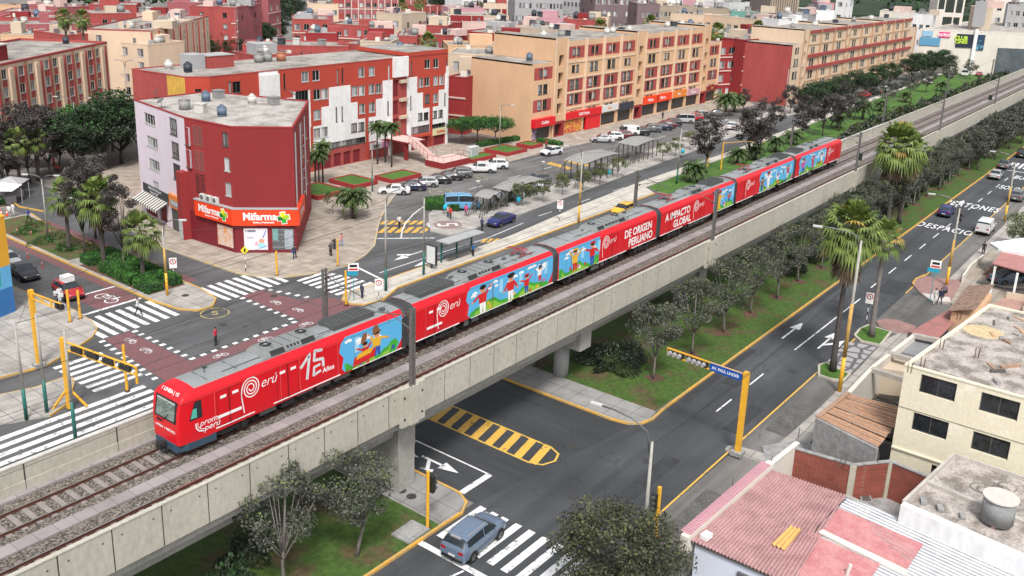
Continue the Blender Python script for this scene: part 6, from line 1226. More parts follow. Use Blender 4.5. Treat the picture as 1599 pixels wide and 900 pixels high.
def hedge(pts, h, label, n=None, z=.13, mats=None, leaf=.13):
    t = thing('hedge', label, 'hedge', (pts[0][0],pts[0][1],0)); ox, oy = pts[0]; b = MB(); L = [(p[0]-ox,p[1]-oy) for p in pts]; b.prism(L, z, h-.06); b.build('core', K('hedge core', (.012,.04,.01), .9, var=0), t)
    r = np.random.default_rng(int(abs(pts[0][0]*100))); P_ = np.array(L); mn, mx = P_.min(0), P_.max(0); cen = []
    def inside(q):
        c = np.zeros(len(q),bool); j = len(P_)-1
        for i in range(len(P_)):
            xi, yi = P_[i]; xj, yj = P_[j]; c ^= ((yi > q[:,1]) != (yj > q[:,1]))&(q[:,0] < (xj-xi)*(q[:,1]-yi)/(yj-yi+1e-9)+xi); j = i
        return c
    A = (mx-mn).prod(); N = int(A*170*(.13/leaf)**2); q = r.uniform(mn,mx,(N,2)); q = q[inside(q)]; cen.append(np.column_stack([q, h+r.uniform(-.08,.07,len(q))]))
    for i in range(len(L)):
        a = np.array(L[i]); c = np.array(L[(i+1)%len(L)]); ln = np.linalg.norm(c-a); k = int(ln*(h-z)*170*(.13/leaf)**2); tt = r.random((k,1)); qq = a+(c-a)*tt; cen.append(np.column_stack([qq+r.normal(0,.04,(k,2)), r.uniform(z,h,k)]))
    cen = np.concatenate(cen); ob('foliage', leaves('foliage', cen, leaf*1.25, mats or [L_hedge,L_lush], (r.random(len(cen)) < .3).astype(int), seed=3), t); return t
hedge([(45.2,86.0),(48.9,87.2),(48.9,91.2),(45.4,90.9),(45.3,88.9),(46.9,88.5),(46.6,87.2),(45.2,87.0)], 1.05, 'clipped hedge block farthest up the planted median, cut around a palm')
hedge([(45.0,80.9),(47.0,81.9),(47.2,83.6),(48.2,84.0),(48.3,82.0),(48.9,82.0),(48.9,87.0),(45.2,85.9)], 1.05, 'largest clipped hedge block in the middle of the planted median')
hedge([(44.9,77.6),(46.6,77.6),(46.6,79.4),(47.7,79.4),(47.7,77.8),(48.8,77.8),(48.9,81.8),(46.0,80.9),(45.0,80.2)], 1.05, 'clipped hedge block nearest the crossing on the planted median')
hedge([(85.4,79.4),(87.6,81.5),(90.0,80.6),(92.6,77.6),(91,76.2),(88.0,76.0)], 1.0, 'trimmed hedge beside the blue van at the station plaza')
hedge([(57.5,108),(58.6,108),(58.6,118),(57.5,118)], .9, 'narrow hedge at the rear of the lilac building'); hedge([(48.5,118),(50.2,118),(50.6,128),(48.9,128)], .9, 'hedge strip in the road median behind the white tents', leaf=.2); hedge([(45.5,120),(47.2,120),(47.6,127),(45.9,127)], .9, 'hedge strip in the median next to the cars on the left', leaf=.2)
hedge([(131.5,90.8),(133,90.8),(133,95.5),(131.5,95.5)], .8, 'low hedge at the beige building corner', leaf=.2); hedge([(121,99.5),(131,98.5),(131,99.6),(121,100.6)], .9, 'hedge along the rear car park', leaf=.2)
for k, (x, y, rx) in enumerate(((46.4,104.5,1.4),(48.0,100.6,1.2),(46.0,100.0,1.3),(48.2,106.5,1.3),(46.5,96,1.3),(48.3,94.5,.9))): shrub(x, y, rx, 1.3, .6, 900, .16, [L_bush,L_lush] if k%2 else [L_lush,L_hedge], 'low ground shrub in the soil bed of the median, %s from the far end'%ORD[k], group='low shrubs in the median soil bed')
# palms
def put(o, x, y, label, cat='palm', rz=None, z=.1, group=None, s=1): o.location = (x,y,z); o.rotation_euler = (0,0,random.uniform(0,6) if rz is None else rz); o.scale = (s,s,s); return tag(o, label, cat, group)
def hAt(bx, by, tx, ty): x, y = P(bx, by); return x, y, zAt(x, y, ty, tx)
x, y, h = hAt(1300,582,1340,358); w1 = put(washingtonia(1, h-.3, True, 64, 1.8, 4.6), x, y, 'tall fan palm with a thick skirt of dead fronds, nearest the road', rz=.3)
x, y, h = hAt(1361,528,1384,378); w2 = put(washingtonia(2, 9.4, False, 30, 1.3, 2.0), x, y, 'slim fan palm standing on the small grass bed nearest the side street', rz=1)
x, y = 101.5, 31.3; x2, y2 = P(1405,330); put(washingtonia(3, 10.8, True, 64, 2.2, 4.2), 120.5, 31.4, 'tall fan palm with drooping dead fronds over the lawn, behind the near one', rz=2)
put(washingtonia(13, 9.6, True, 40, 2.0, 3.0), 124.5, 31.0, 'fan palm half hidden behind the tall one over the lawn', rz=1)
def wp(seed, bx, by, H, label, skirt=True, fl=1.25, dead=1.5, fr=40, s=1): x, y = P(bx, by, .1); return put(washingtonia(seed, H, skirt, fr, fl, dead), x, y, label, s=s)
wp(4, 224, 440, 5.2, 'bright green fan palm nearest the crossing on the planted median', fl=1.5, dead=1.0, fr=34); wp(5, 108, 392, 6.0, 'fan palm at the far end of the clipped hedges on the median', fl=1.4, dead=1.2, fr=30); wp(6, 164, 415, 7.2, 'fan palm with a dark dead skirt in the middle of the median hedges', fl=1.6, dead=2.6, fr=34)
wp(7, 33, 297, 6.5, 'slim fan palm beside the left side street, behind the tents', fr=24); wp(8, 62, 282, 6, 'slim fan palm second from the tents on the left side street', fr=24)
for k, (tx, ty) in enumerate(((101,24),(129,26))): d_ = ray(tx, ty); zt = 18.0; t_ = (zt-HC)/d_[2]; put(washingtonia(20+k, 17.5, True, 40, 1.25, 2), d_[0]*t_, d_[1]*t_, 'tall fan palm rising over the red terraces, %s of the pair at the top left'%('left' if k == 0 else 'right'))
for k, (tx, ty, zt, lb) in enumerate(((938,45,16.5,'bushy palm behind the beige building roof, below the brown block'),(1017,38,16.5,'palm behind the beige building roof, beside the cream terrace'),(1122,50,15.5,'palm between the cream terrace and the red wing roofs'),(1183,46,15.5,'drooping palm left of the small white house'),(629,10,15,'palm in front of the long red terrace at the top'),(656,5,16,'taller palm at the right end of the long red terrace'),(668,68,15,'small palm on the roofs behind the striped building'))): d_ = ray(tx, ty); t_ = (zt-HC)/d_[2]; put(washingtonia(30+k, zt, False, 44, 1.5, 1), d_[0]*t_, d_[1]*t_, lb)
for k, (tx, ty) in enumerate(((746,25),(829,28))): d_ = ray(tx, ty); t_ = (8-HC)/d_[2]; put(aru(k, 24), d_[0]*t_, d_[1]*t_, 'tiered araucaria conifer rising among the roofs, %s of two'%('left' if k == 0 else 'right'), 'conifer')
dps = [(553,342,2.6,2.6,'date palm in a square bed on the corner pavement'),(1084,284,1.7,2.6,'date palm nearest the bus-stop island end of the track lawn'),(1152,256,1.4,2.2,'date palm second along the track lawn'),(1179,250,1.4,2.2,'date palm third along the track lawn'),(1211,238,1.6,2.2,'date palm fourth along the track lawn'),(1238,226,1.5,2.2,'date palm fifth along the track lawn'),(1308,200,1.5,2.2,'date palm sixth along the track lawn'),(1347,187,2.6,2.6,'taller date palm seventh along the track lawn'),(1374,174,1.5,2.2,'date palm eighth along the track lawn'),(1414,160,1.5,2.2,'date palm ninth along the track lawn'),(1470,143,1.5,2.2,'date palm tenth along the track lawn'),(1133,180,3.0,3.2,'large date palm in the triangular bed by the beige building end'),(1147,175,2.6,2.6,'smaller date palm beside the large one by the beige building end')]
for k, (bx, by, H_, fl_, lb) in enumerate(dps): x, y = P(bx, by, .1); put(datepalm(60+k, H_, fl_, 34 if fl_ > 2.4 else 26), x, y, lb)
for k, (bx, by, H_) in enumerate(((499,290,4.2),(505,286,5.0),(493,287,3.6),(590,257,5.6),(612,262,6.0),(602,254,5.2))): x, y = P(bx, by, .1); put(datepalm(80+k, H_, 1.9, 24, 'feather_palm', .13), x, y, 'slender feather palm %s'%(['in front of the pharmacy building right wall, left of three','in front of the pharmacy building right wall, tallest of three','in front of the pharmacy building right wall, lowest of three','left of the red outdoor staircase, nearest the pharmacy','left of the red outdoor staircase, closest to the steps','left of the red outdoor staircase, rear of the three'][k]))
# other trees by their feet
treat(lambda i: make_tree('s','slim_dark_tree',61+i,10.2,3.7,3.6,5200,.22,[L_pur,L_str],.15,.55,1,12,.35,M_barkd,.3),'slim',[(164,402),(194,422),(133,398),(150,372)],lambda i: 'dark purple-grey tree on the planted median, %s'%['behind the skirted palm','right of the skirted palm','with a thin trunk near the first hedge','at the back near the far hedge'][i], s=1.0)
treat(F_purple,'purple',[(10,300),(19,290),(48,285),(80,275),(92,262),(60,262),(30,265)],lambda i: 'dark roadside tree on the left side street, %s from the left edge'%ORD[i], s=.95, group='dark trees along the left side street')
treat(F_lush,'lush',[(158,262),(190,255),(120,268)],lambda i: 'broad dark-green tree %s'%['between the peach building and the lilac wall','touching the lilac building wall','left of the big green crown by the peach building'][i], s=1.15)
treat(F_umb,'umb',[(140,240),(177,236)],lambda i: 'flat-topped bright green tree in front of the peach building, %s'%['left one','right one'][i], s=1.2)
treat(F_umb,'umb',[(722,224),(746,221),(774,226)],lambda i: 'flat-topped green tree by the rear car park, %s from the striped building'%ORD[i], s=.72)
treat(F_purple,'purple',[(205,150),(196,145),(252,128)],lambda i: 'grey tree in the lane %s'%['below the cream ribbed block','left of the low peach block lane lamp','against the cream ribbed block'][i], s=1.3)
treat(F_lush,'lush',[(228,150),(222,140)],lambda i: 'leafy green tree beside the orange wall, %s'%['nearer one','farther one'][i], s=.8)
treat(F_lush,'lush',[(352,92),(332,98),(318,105),(372,92),(395,86),(415,80),(430,70),(380,80),(360,100)],lambda i: 'dense dark tree of the avenue at the foot of the brick red corner block, %s'%ORD[i], s=1.0, group='avenue trees beyond the striped roof')
treat(F_far,'far',[(440,40),(455,30),(448,18),(462,14)],lambda i: 'dark tree beyond the street car park at the top, %s'%ORD[i], group='trees beyond the street car park', s=.8)
treat(F_small,'small',[(816,322),(848,316),(879,305),(910,298),(937,289),(965,278),(1035,254),(1055,245),(1078,235),(1100,228)],lambda i: 'small yellow-green tree on the service pavement, %s from the station plaza'%ORD[i], group='small trees along the service pavement')
treat(F_purple,'purple',[(1100,264),(1166,252),(1182,246),(1253,222),(1285,213),(1310,205)],lambda i: 'tall dark tree on the track lawn behind the train, %s from the left'%ORD[i], s=.95, group='dark trees on the track lawn')
treat(F_streetf,'streetf',[(1335,188),(1358,180),(1382,170),(1405,160),(1419,155),(1434,150),(1446,145),(1465,140),(1481,134),(1496,130),(1515,124)][::2],lambda i: 'dark tree farther along the track lawn, %s past the tall pair'%ORD[i], s=.85, group='far trees on the track lawn')
treat(F_lush,'lush',[(1290,164),(1308,160),(1275,168),(1330,152),(1352,148),(1368,141),(1262,172),(1388,134)],lambda i: 'leafy tree on the pavement before the far red building, %s from its blank end wall'%ORD[i], s=.72, group='trees before the far red building')
treat(F_lush,'lush',[(1424,126),(1440,122),(1456,119),(1472,115),(1490,112),(1508,110),(1524,109),(1448,110)],lambda i: 'dense dark tree in front of the shopping mall, %s from the far red building'%ORD[i], s=.9, group='trees in front of the mall')
treat(F_lush,'lush',[(1118,140),(1140,145),(1160,138),(1178,134),(1150,128),(1128,126),(1184,145)],lambda i: 'green tree in the gap between the beige and far red buildings, %s'%ORD[i], s=.85, group='trees in the gap between the buildings')
treat(F_purple,'purple',[(1160,175)],lambda i: 'bare dark tree by the white car between the buildings', s=.6)
treat(F_purple,'purple',[(1233,178),(1210,206)],lambda i: ['dark reddish tree near the blank red end wall','dark tree over the silver car by the crossing bars'][i], s=.7)
treat(F_small,'small',[(548,338),(520,335)],lambda i: ['thin grey shrub tree beside the corner date palm','young tree in the paved corner bed'][i], s=.9)
treat(F_lush,'lush',[(690,30),(700,24),(712,22),(690,20)],lambda i: 'grey-green tree clump between red terraces at the top centre, %s'%ORD[i], s=1.5, group='tree clump at the top centre')
x, y = P(1583,392,.1); plant('pale', lambda i: make_tree('s','garden_tree',171+i,4.6,5.0,1.4,4200,.24,[leafmat('pale',(.08,.10,.05),(.17,.2,.10)),L_tip],.1,.7,1,8,.1,M_bark,.4), x+1, y-1, 'pale green garden tree beside the white van on the right edge'); x, y = P(1538,432,.1); shrub(x+1, y-1.5, 1.5, 1.3, 1.3, 1600, .2, [L_pink,L_bush], 'reddish flowering bush beside the carport', tip=.4)
for k, (bx, by) in enumerate(((1500,20),(1530,16),(1468,14))): pass
# wooded hills at the top
def hillwood(name, pts, h0, h1, n, label):
    """a wooded rise as one mass of crowns"""
    r = np.random.default_rng(n); cen = []; 
    for (xa, ya, xb, yb, dep, hh) in pts:
        a = np.array(P(xa, ya, h0)); c = np.array(P(xb, yb, h0)); d = c-a; L_ = np.linalg.norm(d); d /= L_; nn = np.array([-d[1], d[0]]); nn = nn if nn@a > 0 else -nn
        k = int(n*L_/300); t = r.random(k); u = r.random(k); base = a+d*(t*L_)[:,None]+nn*(u*dep)[:,None]; z = h0+hh*u**.8
        for q, zz in zip(base, z): m_ = 26; v = r.normal(size=(m_,3)); v /= np.linalg.norm(v,axis=1)[:,None]; v[:,2] = np.abs(v[:,2]); R0 = r.uniform(4,9); cen.append(np.column_stack([q[0]+v[:,0]*R0, q[1]+v[:,1]*R0, zz+v[:,2]*R0*.8]))
    cen = np.concatenate(cen); o = ob(name, leaves(name, cen, 3.0, [L_dark,L_lush], (r.random(len(cen)) < .35).astype(int), seed=n), None); o['kind'] = 'stuff'; o['label'] = label; return o
def hillbase(name, xa, ya, xb, yb, h0, dep, hh):
    a = Vector(P(xa,ya,h0)); c = Vector(P(xb,yb,h0)); d = (c-a).normalized(); nn = Vector((-d.y,d.x)); nn = nn if nn.dot(a) > 0 else -nn; b = MB(); e = a+nn*dep; f = c+nn*dep
    b.face([(a.x,a.y,0),(c.x,c.y,0),(c.x,c.y,h0),(a.x,a.y,h0)]); b.face([(a.x,a.y,h0),(c.x,c.y,h0),(f.x,f.y,h0+hh),(e.x,e.y,h0+hh)]); struct(b.build(name, K('hill soil green', (.02,.04,.018), .9, var=.3, sc=.05)))
hillbase('hill', 1265, 22, 1640, 26, 6, 500, 60); hillwood('woodland', [(1265,22,1640,26,480,58)], 7, 1, 620, 'dark green wooded hill at the top right')
hillwood('woodland', [(88,10,345,4,70,6),(330,-6,560,-6,80,8),(640,-4,800,-4,60,8)], 8, 1, 420, 'dark tree belt behind the red terraces at the top left')
# ================================================================== HOUSES ON THE RIGHT
def corr(name, p, n_rows, z, mt, par, amp=.045, pitch=.19, along=0, zf=None, ofs=0):
    """corrugated sheet over quad p[0..3] (world xy); corrugations run along edge 0->1 when along=0"""
    A_, B_, C2, D_ = [Vector(q[:2]) for q in p]
    if along: A_, B_, C2, D_ = B_, C2, D_, A_
    L_ = (D_-A_).length; n = max(6,int(L_/pitch*4)); b = MB(); zf = zf or (lambda x, y: z); top = []; bot = []
    for i in range(n+1):
        t = i/n; q, w = A_.lerp(D_,t), B_.lerp(C2,t); dz = amp*math.sin(i*math.pi/2+ofs); top.append((q.x,q.y,zf(q.x,q.y)+dz)); bot.append((w.x,w.y,zf(w.x,w.y)+dz))
    for i in range(n): b.face([top[i],bot[i],bot[i+1],top[i+1]])
    return b.build(name, mt, par)
def V2(x, y, z): q = P(x, y, z); return q
M_cpink = mat('corrugated dusty pink', (.40,.235,.235), .6, 0, .18, .8, col2=(.30,.17,.17), thr=(.42,.62)); M_cred = mat('corrugated red', (.40,.15,.16), .6, 0, .15, 1.5, col2=(.46,.22,.22), thr=(.4,.6)); M_cwhite = mat('corrugated fibre cement', (.30,.295,.275), .85, 0, .2, .9, col2=(.20,.19,.175), thr=(.48,.64)); M_cyel = mat('corrugated amber', (.62,.36,.12), .5, 0, .1, 2); M_lw = mat('pale lilac wall', (.56,.60,.70), .7, 0, .05, .5)
M_brk = brickmat('red brick', (.27,.06,.04), (.21,.045,.03), (.20,.12,.09), .5, .13, 0, .012, vertical=True, var=.25); M_rough = mat('rough grey render', (.27,.27,.27), .95, 0, .3, 2.5, .6, 10); M_slabr = mat('stained concrete roof', (.41,.37,.34), .9, 0, .3, .7, col2=(.19,.165,.145), thr=(.44,.6)); M_wood = mat('old planks', (.33,.21,.15), .9, 0, .3, 2, streak=(6,.5,1)); M_bw = mat('beige washed wall', (.68,.63,.49), .85, 0, .08, .6, col2=(.76,.72,.60), thr=(.55,.68))
zc = 3.6
h1 = thing('corrugated_roof_house', 'pale lilac-walled house with a dusty pink corrugated roof at the bottom right', 'house', P(1077,845,zc)+(0,))
h1.location = (0,0,0)
a = V2(1079,845,zc); c = V2(1206,733,zc); d_ = V2(1322,773,zc); X1_, Y1_ = a; yR = V2(1205,903,zc)[1]-.2
e_ = (X1_, V2(1235,916,zc)[1])
mid1 = tuple(Vector(a).lerp(Vector(c),.47)); mid2 = tuple(Vector(e_).lerp(Vector(d_),.47))
corr('roof', [a,mid1,mid2,e_], 0, zc+.04, M_cpink, h1); corr('roof', [mid1,c,d_,mid2], 0, zc-.02, M_cpink, h1)
corr('amber_roof_panel', PL('1234,824 1204,853 1227,863 1253,830', zc), 0, zc+.12, M_cyel, h1)
b = MB(); b.box(X1_+.15,-6,0,X1_+.25+9.5,a[1]-.2,zc-.1,0); b.box(X1_+.02,-6,zc-.14,X1_+.12,a[1],zc-.04,1); b.build('wall', [M_lw, M_framed], h1)
b = MB(); q0, q1 = Vector(a), Vector(c); dd = (q1-q0).normalized(); nn = Vector((-dd.y,dd.x)); L_ = (q1-q0).length
b.prism([tuple(q0-dd*.3),tuple(q1+dd*.3),tuple(q1+dd*.3+nn*.45),tuple(q0-dd*.3+nn*.45)], 2.9, zc+.32, 0)
for k in range(int(L_/.19)): t = k*.19; b.prism([tuple(q0+dd*t+nn*.02),tuple(q0+dd*(t+.1)+nn*.02),tuple(q0+dd*(t+.1)+nn*.62),tuple(q0+dd*t+nn*.62)], zc+.325, zc+.40, 1)
b.build('tiled_coping', [W_offw, W_rose], h1)
b = MB(); b.box(X1_-.0,14.6-.35,2.75,X1_+.14,14.6+.35,3.0,0); b.box(X1_+.1,11.6,.6,X1_+.145,13.6,2.5,1); b.build('wall_lamp', [K('lamp casing', (.1,.1,.11), .5, var=0), M_white], h1)
b = MB(); b.prism(PL('1093,842 1103,835 1113,841 1103,848', zc), zc+.05, zc+.3, 0); b.build('roof_box', W_white, h1)
h2 = thing('shed_roof_house', 'flat house with pale and red striped corrugated sheets, right of the dusty pink roof', 'house', (0,0,0))
zz = zc-.12
def cc_(s): return PL(s, zz)
corr('roof', cc_('1322,772 1455,832 1600,897 1700,945')[:1]+cc_('1620,905')+cc_('1490,1010')+cc_('1222,876'), 0, zz, M_cwhite, h2, along=0, amp=.07, pitch=.3)
corr('red_roof_panel', cc_('1310,796 1442,852 1416,892 1284,830'), 0, zz+.08, M_cred, h2, amp=.07, pitch=.3); corr('red_roof_panel', cc_('1262,832 1375,884 1330,945 1216,884'), 0, zz+.08, M_cred, h2, amp=.07, pitch=.3)
b = MB(); b.prism(cc_('1278,834 1284,830 1420,895 1412,902'), zz+.05, zz+.14, 0); b.build('ridge_strip', W_offw, h2)
b = MB(); b.prism(cc_('1325,776 1610,905 1480,1005 1225,880'), 0, zz-.15, 0); b.build('wall', W_offw, h2)
b = MB(); b.tube([V2(1322,900,zz)+(zz,), V2(1327,893,zz+.3)+(zz+.7,)], .09, 8); b.build('vent_pipe', W_offw, h2)
b = MB(); pth = [V2(1322,780,zz)+(zz+.08,), V2(1300,800,zz)+(zz+.08,), V2(1278,825,zz)+(zz+.12,), V2(1268,845,zz)+(zz+.1,), V2(1252,870,zz)+(zz+.1,), V2(1240,898,zz)+(zz+.1,)]; b.tube(pth, .025, 5); tag(b.build('roof_cable', M_black), 'black cable snaking over the corrugated roofs', 'cable')
# terrace house
zt = 4.3; h3 = thing('terrace_house', 'low white house with a stained concrete roof terrace and a round tank', 'house', (0,0,0))
T_ = PL('1409,785 1490,707 1640,758 1680,900', zt-.3)
def zp(s, z): return PL(s, z)
b = MB(); b.prism(zp('1410,783 1490,707 1640,757 1660,893', zt), 0, zt-.02, 0, 1); b.build('wall', [W_white, M_slabr], h3)
b = MB()
def wallrun(b, pts, w, z0, z1, m=0): strip(b, pts, w, z0, z1, m)
wallrun(b, zp('1412,782 1490,708 1640,758', zt+.25), .18, zt-.02, zt+.25, 0); wallrun(b, zp('1410,786 1660,895', zt+.3), .5, zt-1.0, zt+.3, 1); wallrun(b, zp('1446,748 1520,779 1610,816', zt+.25), .3, zt-.02, zt+.22, 0)
b.build('parapet', [mat('parapet concrete', (.42,.39,.36), .9, 0, .2, 1), W_white], h3)
tx_, ty_ = P(1553,822,zt); t = thing('round_concrete_tank', 'large round grey concrete water tank with a pale lid, on the terrace roof', 'water tank', (tx_+.4,ty_,zt)); b = MB(); b.cyl(0,0,.18,1.55,.82,24,0); b.build('body', mat('tank concrete', (.23,.235,.24), .85, 0, .2, 2), t, True); b = MB(); b.cyl(0,0,1.55,1.63,.9,24,0); b.build('lid', mat('tank lid', (.55,.50,.46), .9, 0, .1, 2), t)
for k in range(4): b = MB(); b.box(math.cos(k*1.57)*.6-.1,math.sin(k*1.57)*.6-.1,0,math.cos(k*1.57)*.6+.1,math.sin(k*1.57)*.6+.1,.18,0); b.build('foot', W_rose, t)
for k,(x,y) in enumerate(((1442,785),(1468,796),(1503,808))): q = P(x,y,zt); b = MB(); b.box(-.25,-.15,0,.25,.15,.2); tag(b.build('concrete_block', M_rough, None, loc=(q[0],q[1],zt), rz=.4), 'small concrete block on the terrace roof, %s from the left'%ORD[k], 'block', 'blocks on the terrace roof')
b = MB(); qq = zp('1560,735 1520,715 1600,760 1560,770', zt); 
for k in range(5): q = P(1530+k*11,762+(k%2)*5,zt); b.tube([(q[0]+.5*math.cos(a_),q[1]+.5*math.sin(a_),zt+.03+.02*k) for a_ in [j*.5+k for j in range(10)]], .02, 4)
tag(b.build('coiled_wire', M_framed), 'loose coil of dark wire on the terrace roof', 'wire')
# beige three-storey house
zb = 8.4; Hb = zp('1414,571 1531,483 1640,513 1640,634', zb); ax = Hb[0][0]
bb = Bld('beige_house', 'unfinished beige three-storey house with four dark windows on the right', [(ax,14.2-.9),(ax,2.0),(74.5,2.0),(74.5,11.2)], zb, [M_bw, K('bay dark2', (.02,.02,.022), .3, var=0), W_peachd], roof=M_slabr)
bb.pts[0] = Vector((ax, Hb[0][1])); bb.base = bb.pts[0]; bb.root.location = (bb.base.x, bb.base.y, 0); bb.b.T = Matrix.Translation((-bb.base.x,-bb.base.y,0))
ops = []
wn = []
for (x0,y0,x1,y1) in ((1439,588,1491,625),(1533,616,1589,655),(1427,647,1478,685),(1520,677,1574,716)):
    s0, z1_ = bb.px(0, x0, y0); s1, z0_ = bb.px(0, x1, y1); hh = 1.25; zm = (z0_+z1_)/2; ops.append((s0,zm-hh/2,s1,zm+hh/2,1)); wn.append((s0,s1,zm,hh))
sD, _z = bb.px(0, 1470, 735); ops.append((sD-.6,.2,sD+.9,2.3,1))
bb.side(0, ops=ops); bb.finish(rimh=.1)
for (s0,s1,zm,hh) in wn:
    w = MB(); w.T = bb.b.T; p0 = bb.pts[0]; X = p0.x+.12; y0 = p0.y-s0; y1 = p0.y-s1
    for ya, yb in ((y0,y0-.05),(y1+.05,y1),((y0+y1)/2+.02,(y0+y1)/2-.02)): w.box(X,yb,zm-hh/2,X+.05,ya,zm+hh/2,0)
    w.box(X,y1,zm-hh/2,X+.05,y0,zm-hh/2+.05,0); fo = w.build('window', M_framed, bb.root)
    w = MB(); w.T = bb.b.T; w.face([(X+.02,y0,zm-hh/2),(X+.02,y1,zm-hh/2),(X+.02,y1,zm+hh/2),(X+.02,y0,zm+hh/2)]); w.build('pane', mat('near pane', (.012,.015,.016), .12, 0, .6, 1.2, col2=(.03,.033,.04)), fo)
bb.on(0, 'floor_line', 0, 5.55, 11, 5.6, .03, K('floor line', (.3,.27,.22), .9, var=0)); bb.on(0, 'floor_line', 0, 2.6, 11, 2.7, .12, M_bw); bb.on(0, 'purple_door', sD-.2, .2, sD+.9, 2.2, -.1, K('door purple', (.06,.03,.10), .6, var=.2), back=.15)
rr = random.Random(5)
for k in range(13):
    q = P(rr.uniform(1545,1598), rr.uniform(498,600), zb); b = MB(); w_, l_, h_ = rr.uniform(.1,.25), rr.uniform(.3,1.6), rr.uniform(.05,.2); b.box(-l_/2,-w_/2,0,l_/2,w_/2,h_); o = b.build('rubble_piece', rr.choice([M_wood, M_rough, M_framed, W_peachd]), None, loc=(q[0],q[1],zb+.005), rz=rr.uniform(0,3)); tag(o, 'loose plank or block of builder rubble scattered on the beige house roof', 'rubble', 'builder rubble on the beige house roof')
b = MB(); r_ = np.random.default_rng(2); q = P(1536,518,zb); b.cyl(q[0],q[1],zb,zb+.02,1.3,18,0,r2=1.1); tag(b.build('sand_patch', mat('sand', (.5,.40,.24), .95, 0, .2, 3)), 'flat patch of yellow sand on the beige house roof', 'sand')
for k,(x,y) in enumerate(((1497,500),(1440,575),(1470,545),(1420,583),(1525,560))):
    q = P(x,y,zb); b = MB(); [b.tube([(dx,dy,0),(dx*1.1,dy*1.2,.75)], .014, 4) for dx in (-.1,.1) for dy in (-.1,.1)]; tag(b.build('rebar_stub', M_rust, None, loc=(q[0],q[1],zb)), 'cluster of rusty rebar sticking up from the beige house roof, %s'%['near the tiled roof','above the first window','along the left roof edge','at the front left corner','in the middle'][k], 'rebar')
# yards, walls
def wall_thing(name, pts, z0, z1, w, m, label, cat='wall', posts=None, pm_=None, cop=None):
    t = thing(name, label, cat, (pts[0][0],pts[0][1],0)); b = MB(); b.T = Matrix.Translation((-pts[0][0],-pts[0][1],0)); strip(b, pts, w, z0, z1); b.build('wall_face', m, t)
    if cop: b = MB(); b.T = Matrix.Translation((-pts[0][0],-pts[0][1],0)); strip(b, pts, w+.1, z1, z1+.08); b.build('coping', cop, t)
    for q in (posts or []): b = MB(); b.T = Matrix.Translation((-pts[0][0],-pts[0][1],0)); b.box(q[0]-.17,q[1]-.17,z0,q[0]+.17,q[1]+.17,z1+.02); b.build('post', pm_, t)
    return t
zw = 2.7; wp_ = zp('1240,700 1334,727 1391,721 1452,746 1480,760', zw)
wall_thing('brick_yard_wall', wp_, 0, zw, .18, M_brk, 'red brick yard wall with pale concrete posts between the houses', posts=[wp_[1],wp_[2]], pm_=mat('post yellowed', (.48,.45,.36), .85, 0, .15, 1.5), cop=M_rough)
slab('yard_floor', zp('1190,700 1250,690 1470,770 1420,830 1330,800 1200,735', 0), .14, M_rough)
wall_thing('street_yard_wall', [P(1199,727,3.0),P(1246,690,3.0)], 0, 2.9, .22, W_offw, 'pale street wall between the pink roof and the brick yard', cop=W_offw)
for k,(x,y) in enumerate(((1313,722),(1322,718),(1372,715),(1248,676),(1144,757),(1205,722))): q = P(x,y,zw+.4); b = MB(); b.tube([(0,0,0),(.05,0,.8)], .02, 4); [b.tube([(-.15,0,.15+j*.15),(.15,0,.2+j*.15)], .012, 4) for j in range(4)]; tag(b.build('fence_spike', M_framed, None, loc=(q[0],q[1],zw)), 'thin dark fence bracket on a yard wall, %s'%['left of the first concrete post','right of the first concrete post','above the second concrete post','at the wooden roof corner','on the tiled coping by the street','at the top of the tiled coping'][k], 'bracket')
shrub(P(1272,748,0)[0], P(1272,748,0)[1], 2.2, .8, .9, 1600, .16, [L_bush,L_dead], 'tangled creeper and bush along the brick yard wall', rz_=-1.0, tip=.3)
q = P(1275,722,1.2); b = MB(); [b.box(-1.2+.08*i,-.4+.03*i,.0+i*.12,1.2-.1*i,.4-.02*i,.1+i*.12,i%2) for i in range(5)]; tag(b.build('plank_stack', [M_rough, M_framed], None, loc=(q[0]+.5,q[1]-.3,.8), rz=-1.2), 'stack of weathered grey boards beside the brick yard wall', 'board stack')
q = P(1352,780,.3); b = MB(); b.box(-.5,-.35,0,.5,.35,.3,0); b.box(-.4,-.26,.3,.4,.26,.301,1); tag(b.build('stone_trough', [M_rough, M_framed], None, loc=(q[0],q[1],.14), rz=.5), 'small grey concrete trough on the yard floor', 'trough')
h4 = thing('plank_roof_shed', 'rough grey shed with an old brown plank roof and gaps in it', 'shed', (0,0,0)); zs = 3.3; pr4 = zp('1325,615 1277,653 1371,700 1424,640', zs)
A4, B4, C4, D4 = [Vector(q) for q in pr4]
b = MB(); n_ = 17; rr = random.Random(3)
for i in range(n_):
    t0, t1 = i/n_+.006, (i+rr.uniform(.7,.93))/n_; e0, e1 = rr.uniform(0,.03), rr.uniform(.96,1.0); z0_ = zs+rr.uniform(-.03,.05)
    q = [A4.lerp(B4,t0), A4.lerp(B4,t1), D4.lerp(C4,t1), D4.lerp(C4,t0)]; q = [q[0].lerp(q[3],e0), q[1].lerp(q[2],e0), q[1].lerp(q[2],e1), q[0].lerp(q[3],e1)]; b.prism([tuple(v) for v in q], z0_-.05, z0_, i%2)
b.build('plank_roof', [M_wood, mat('planks orange', (.40,.22,.13), .9, 0, .25, 3)], h4); b = MB(); strip(b, [pr4[0],pr4[1],pr4[2]], .25, 0, zs-.02); b.build('wall', M_rough, h4); b = MB(); strip(b, [pr4[0],pr4[1]], .3, zs-.02, zs+.12); b.build('coping', M_wood, h4); b = MB(); b.flat(pr4, .3); b.build('floor', M_black, h4)
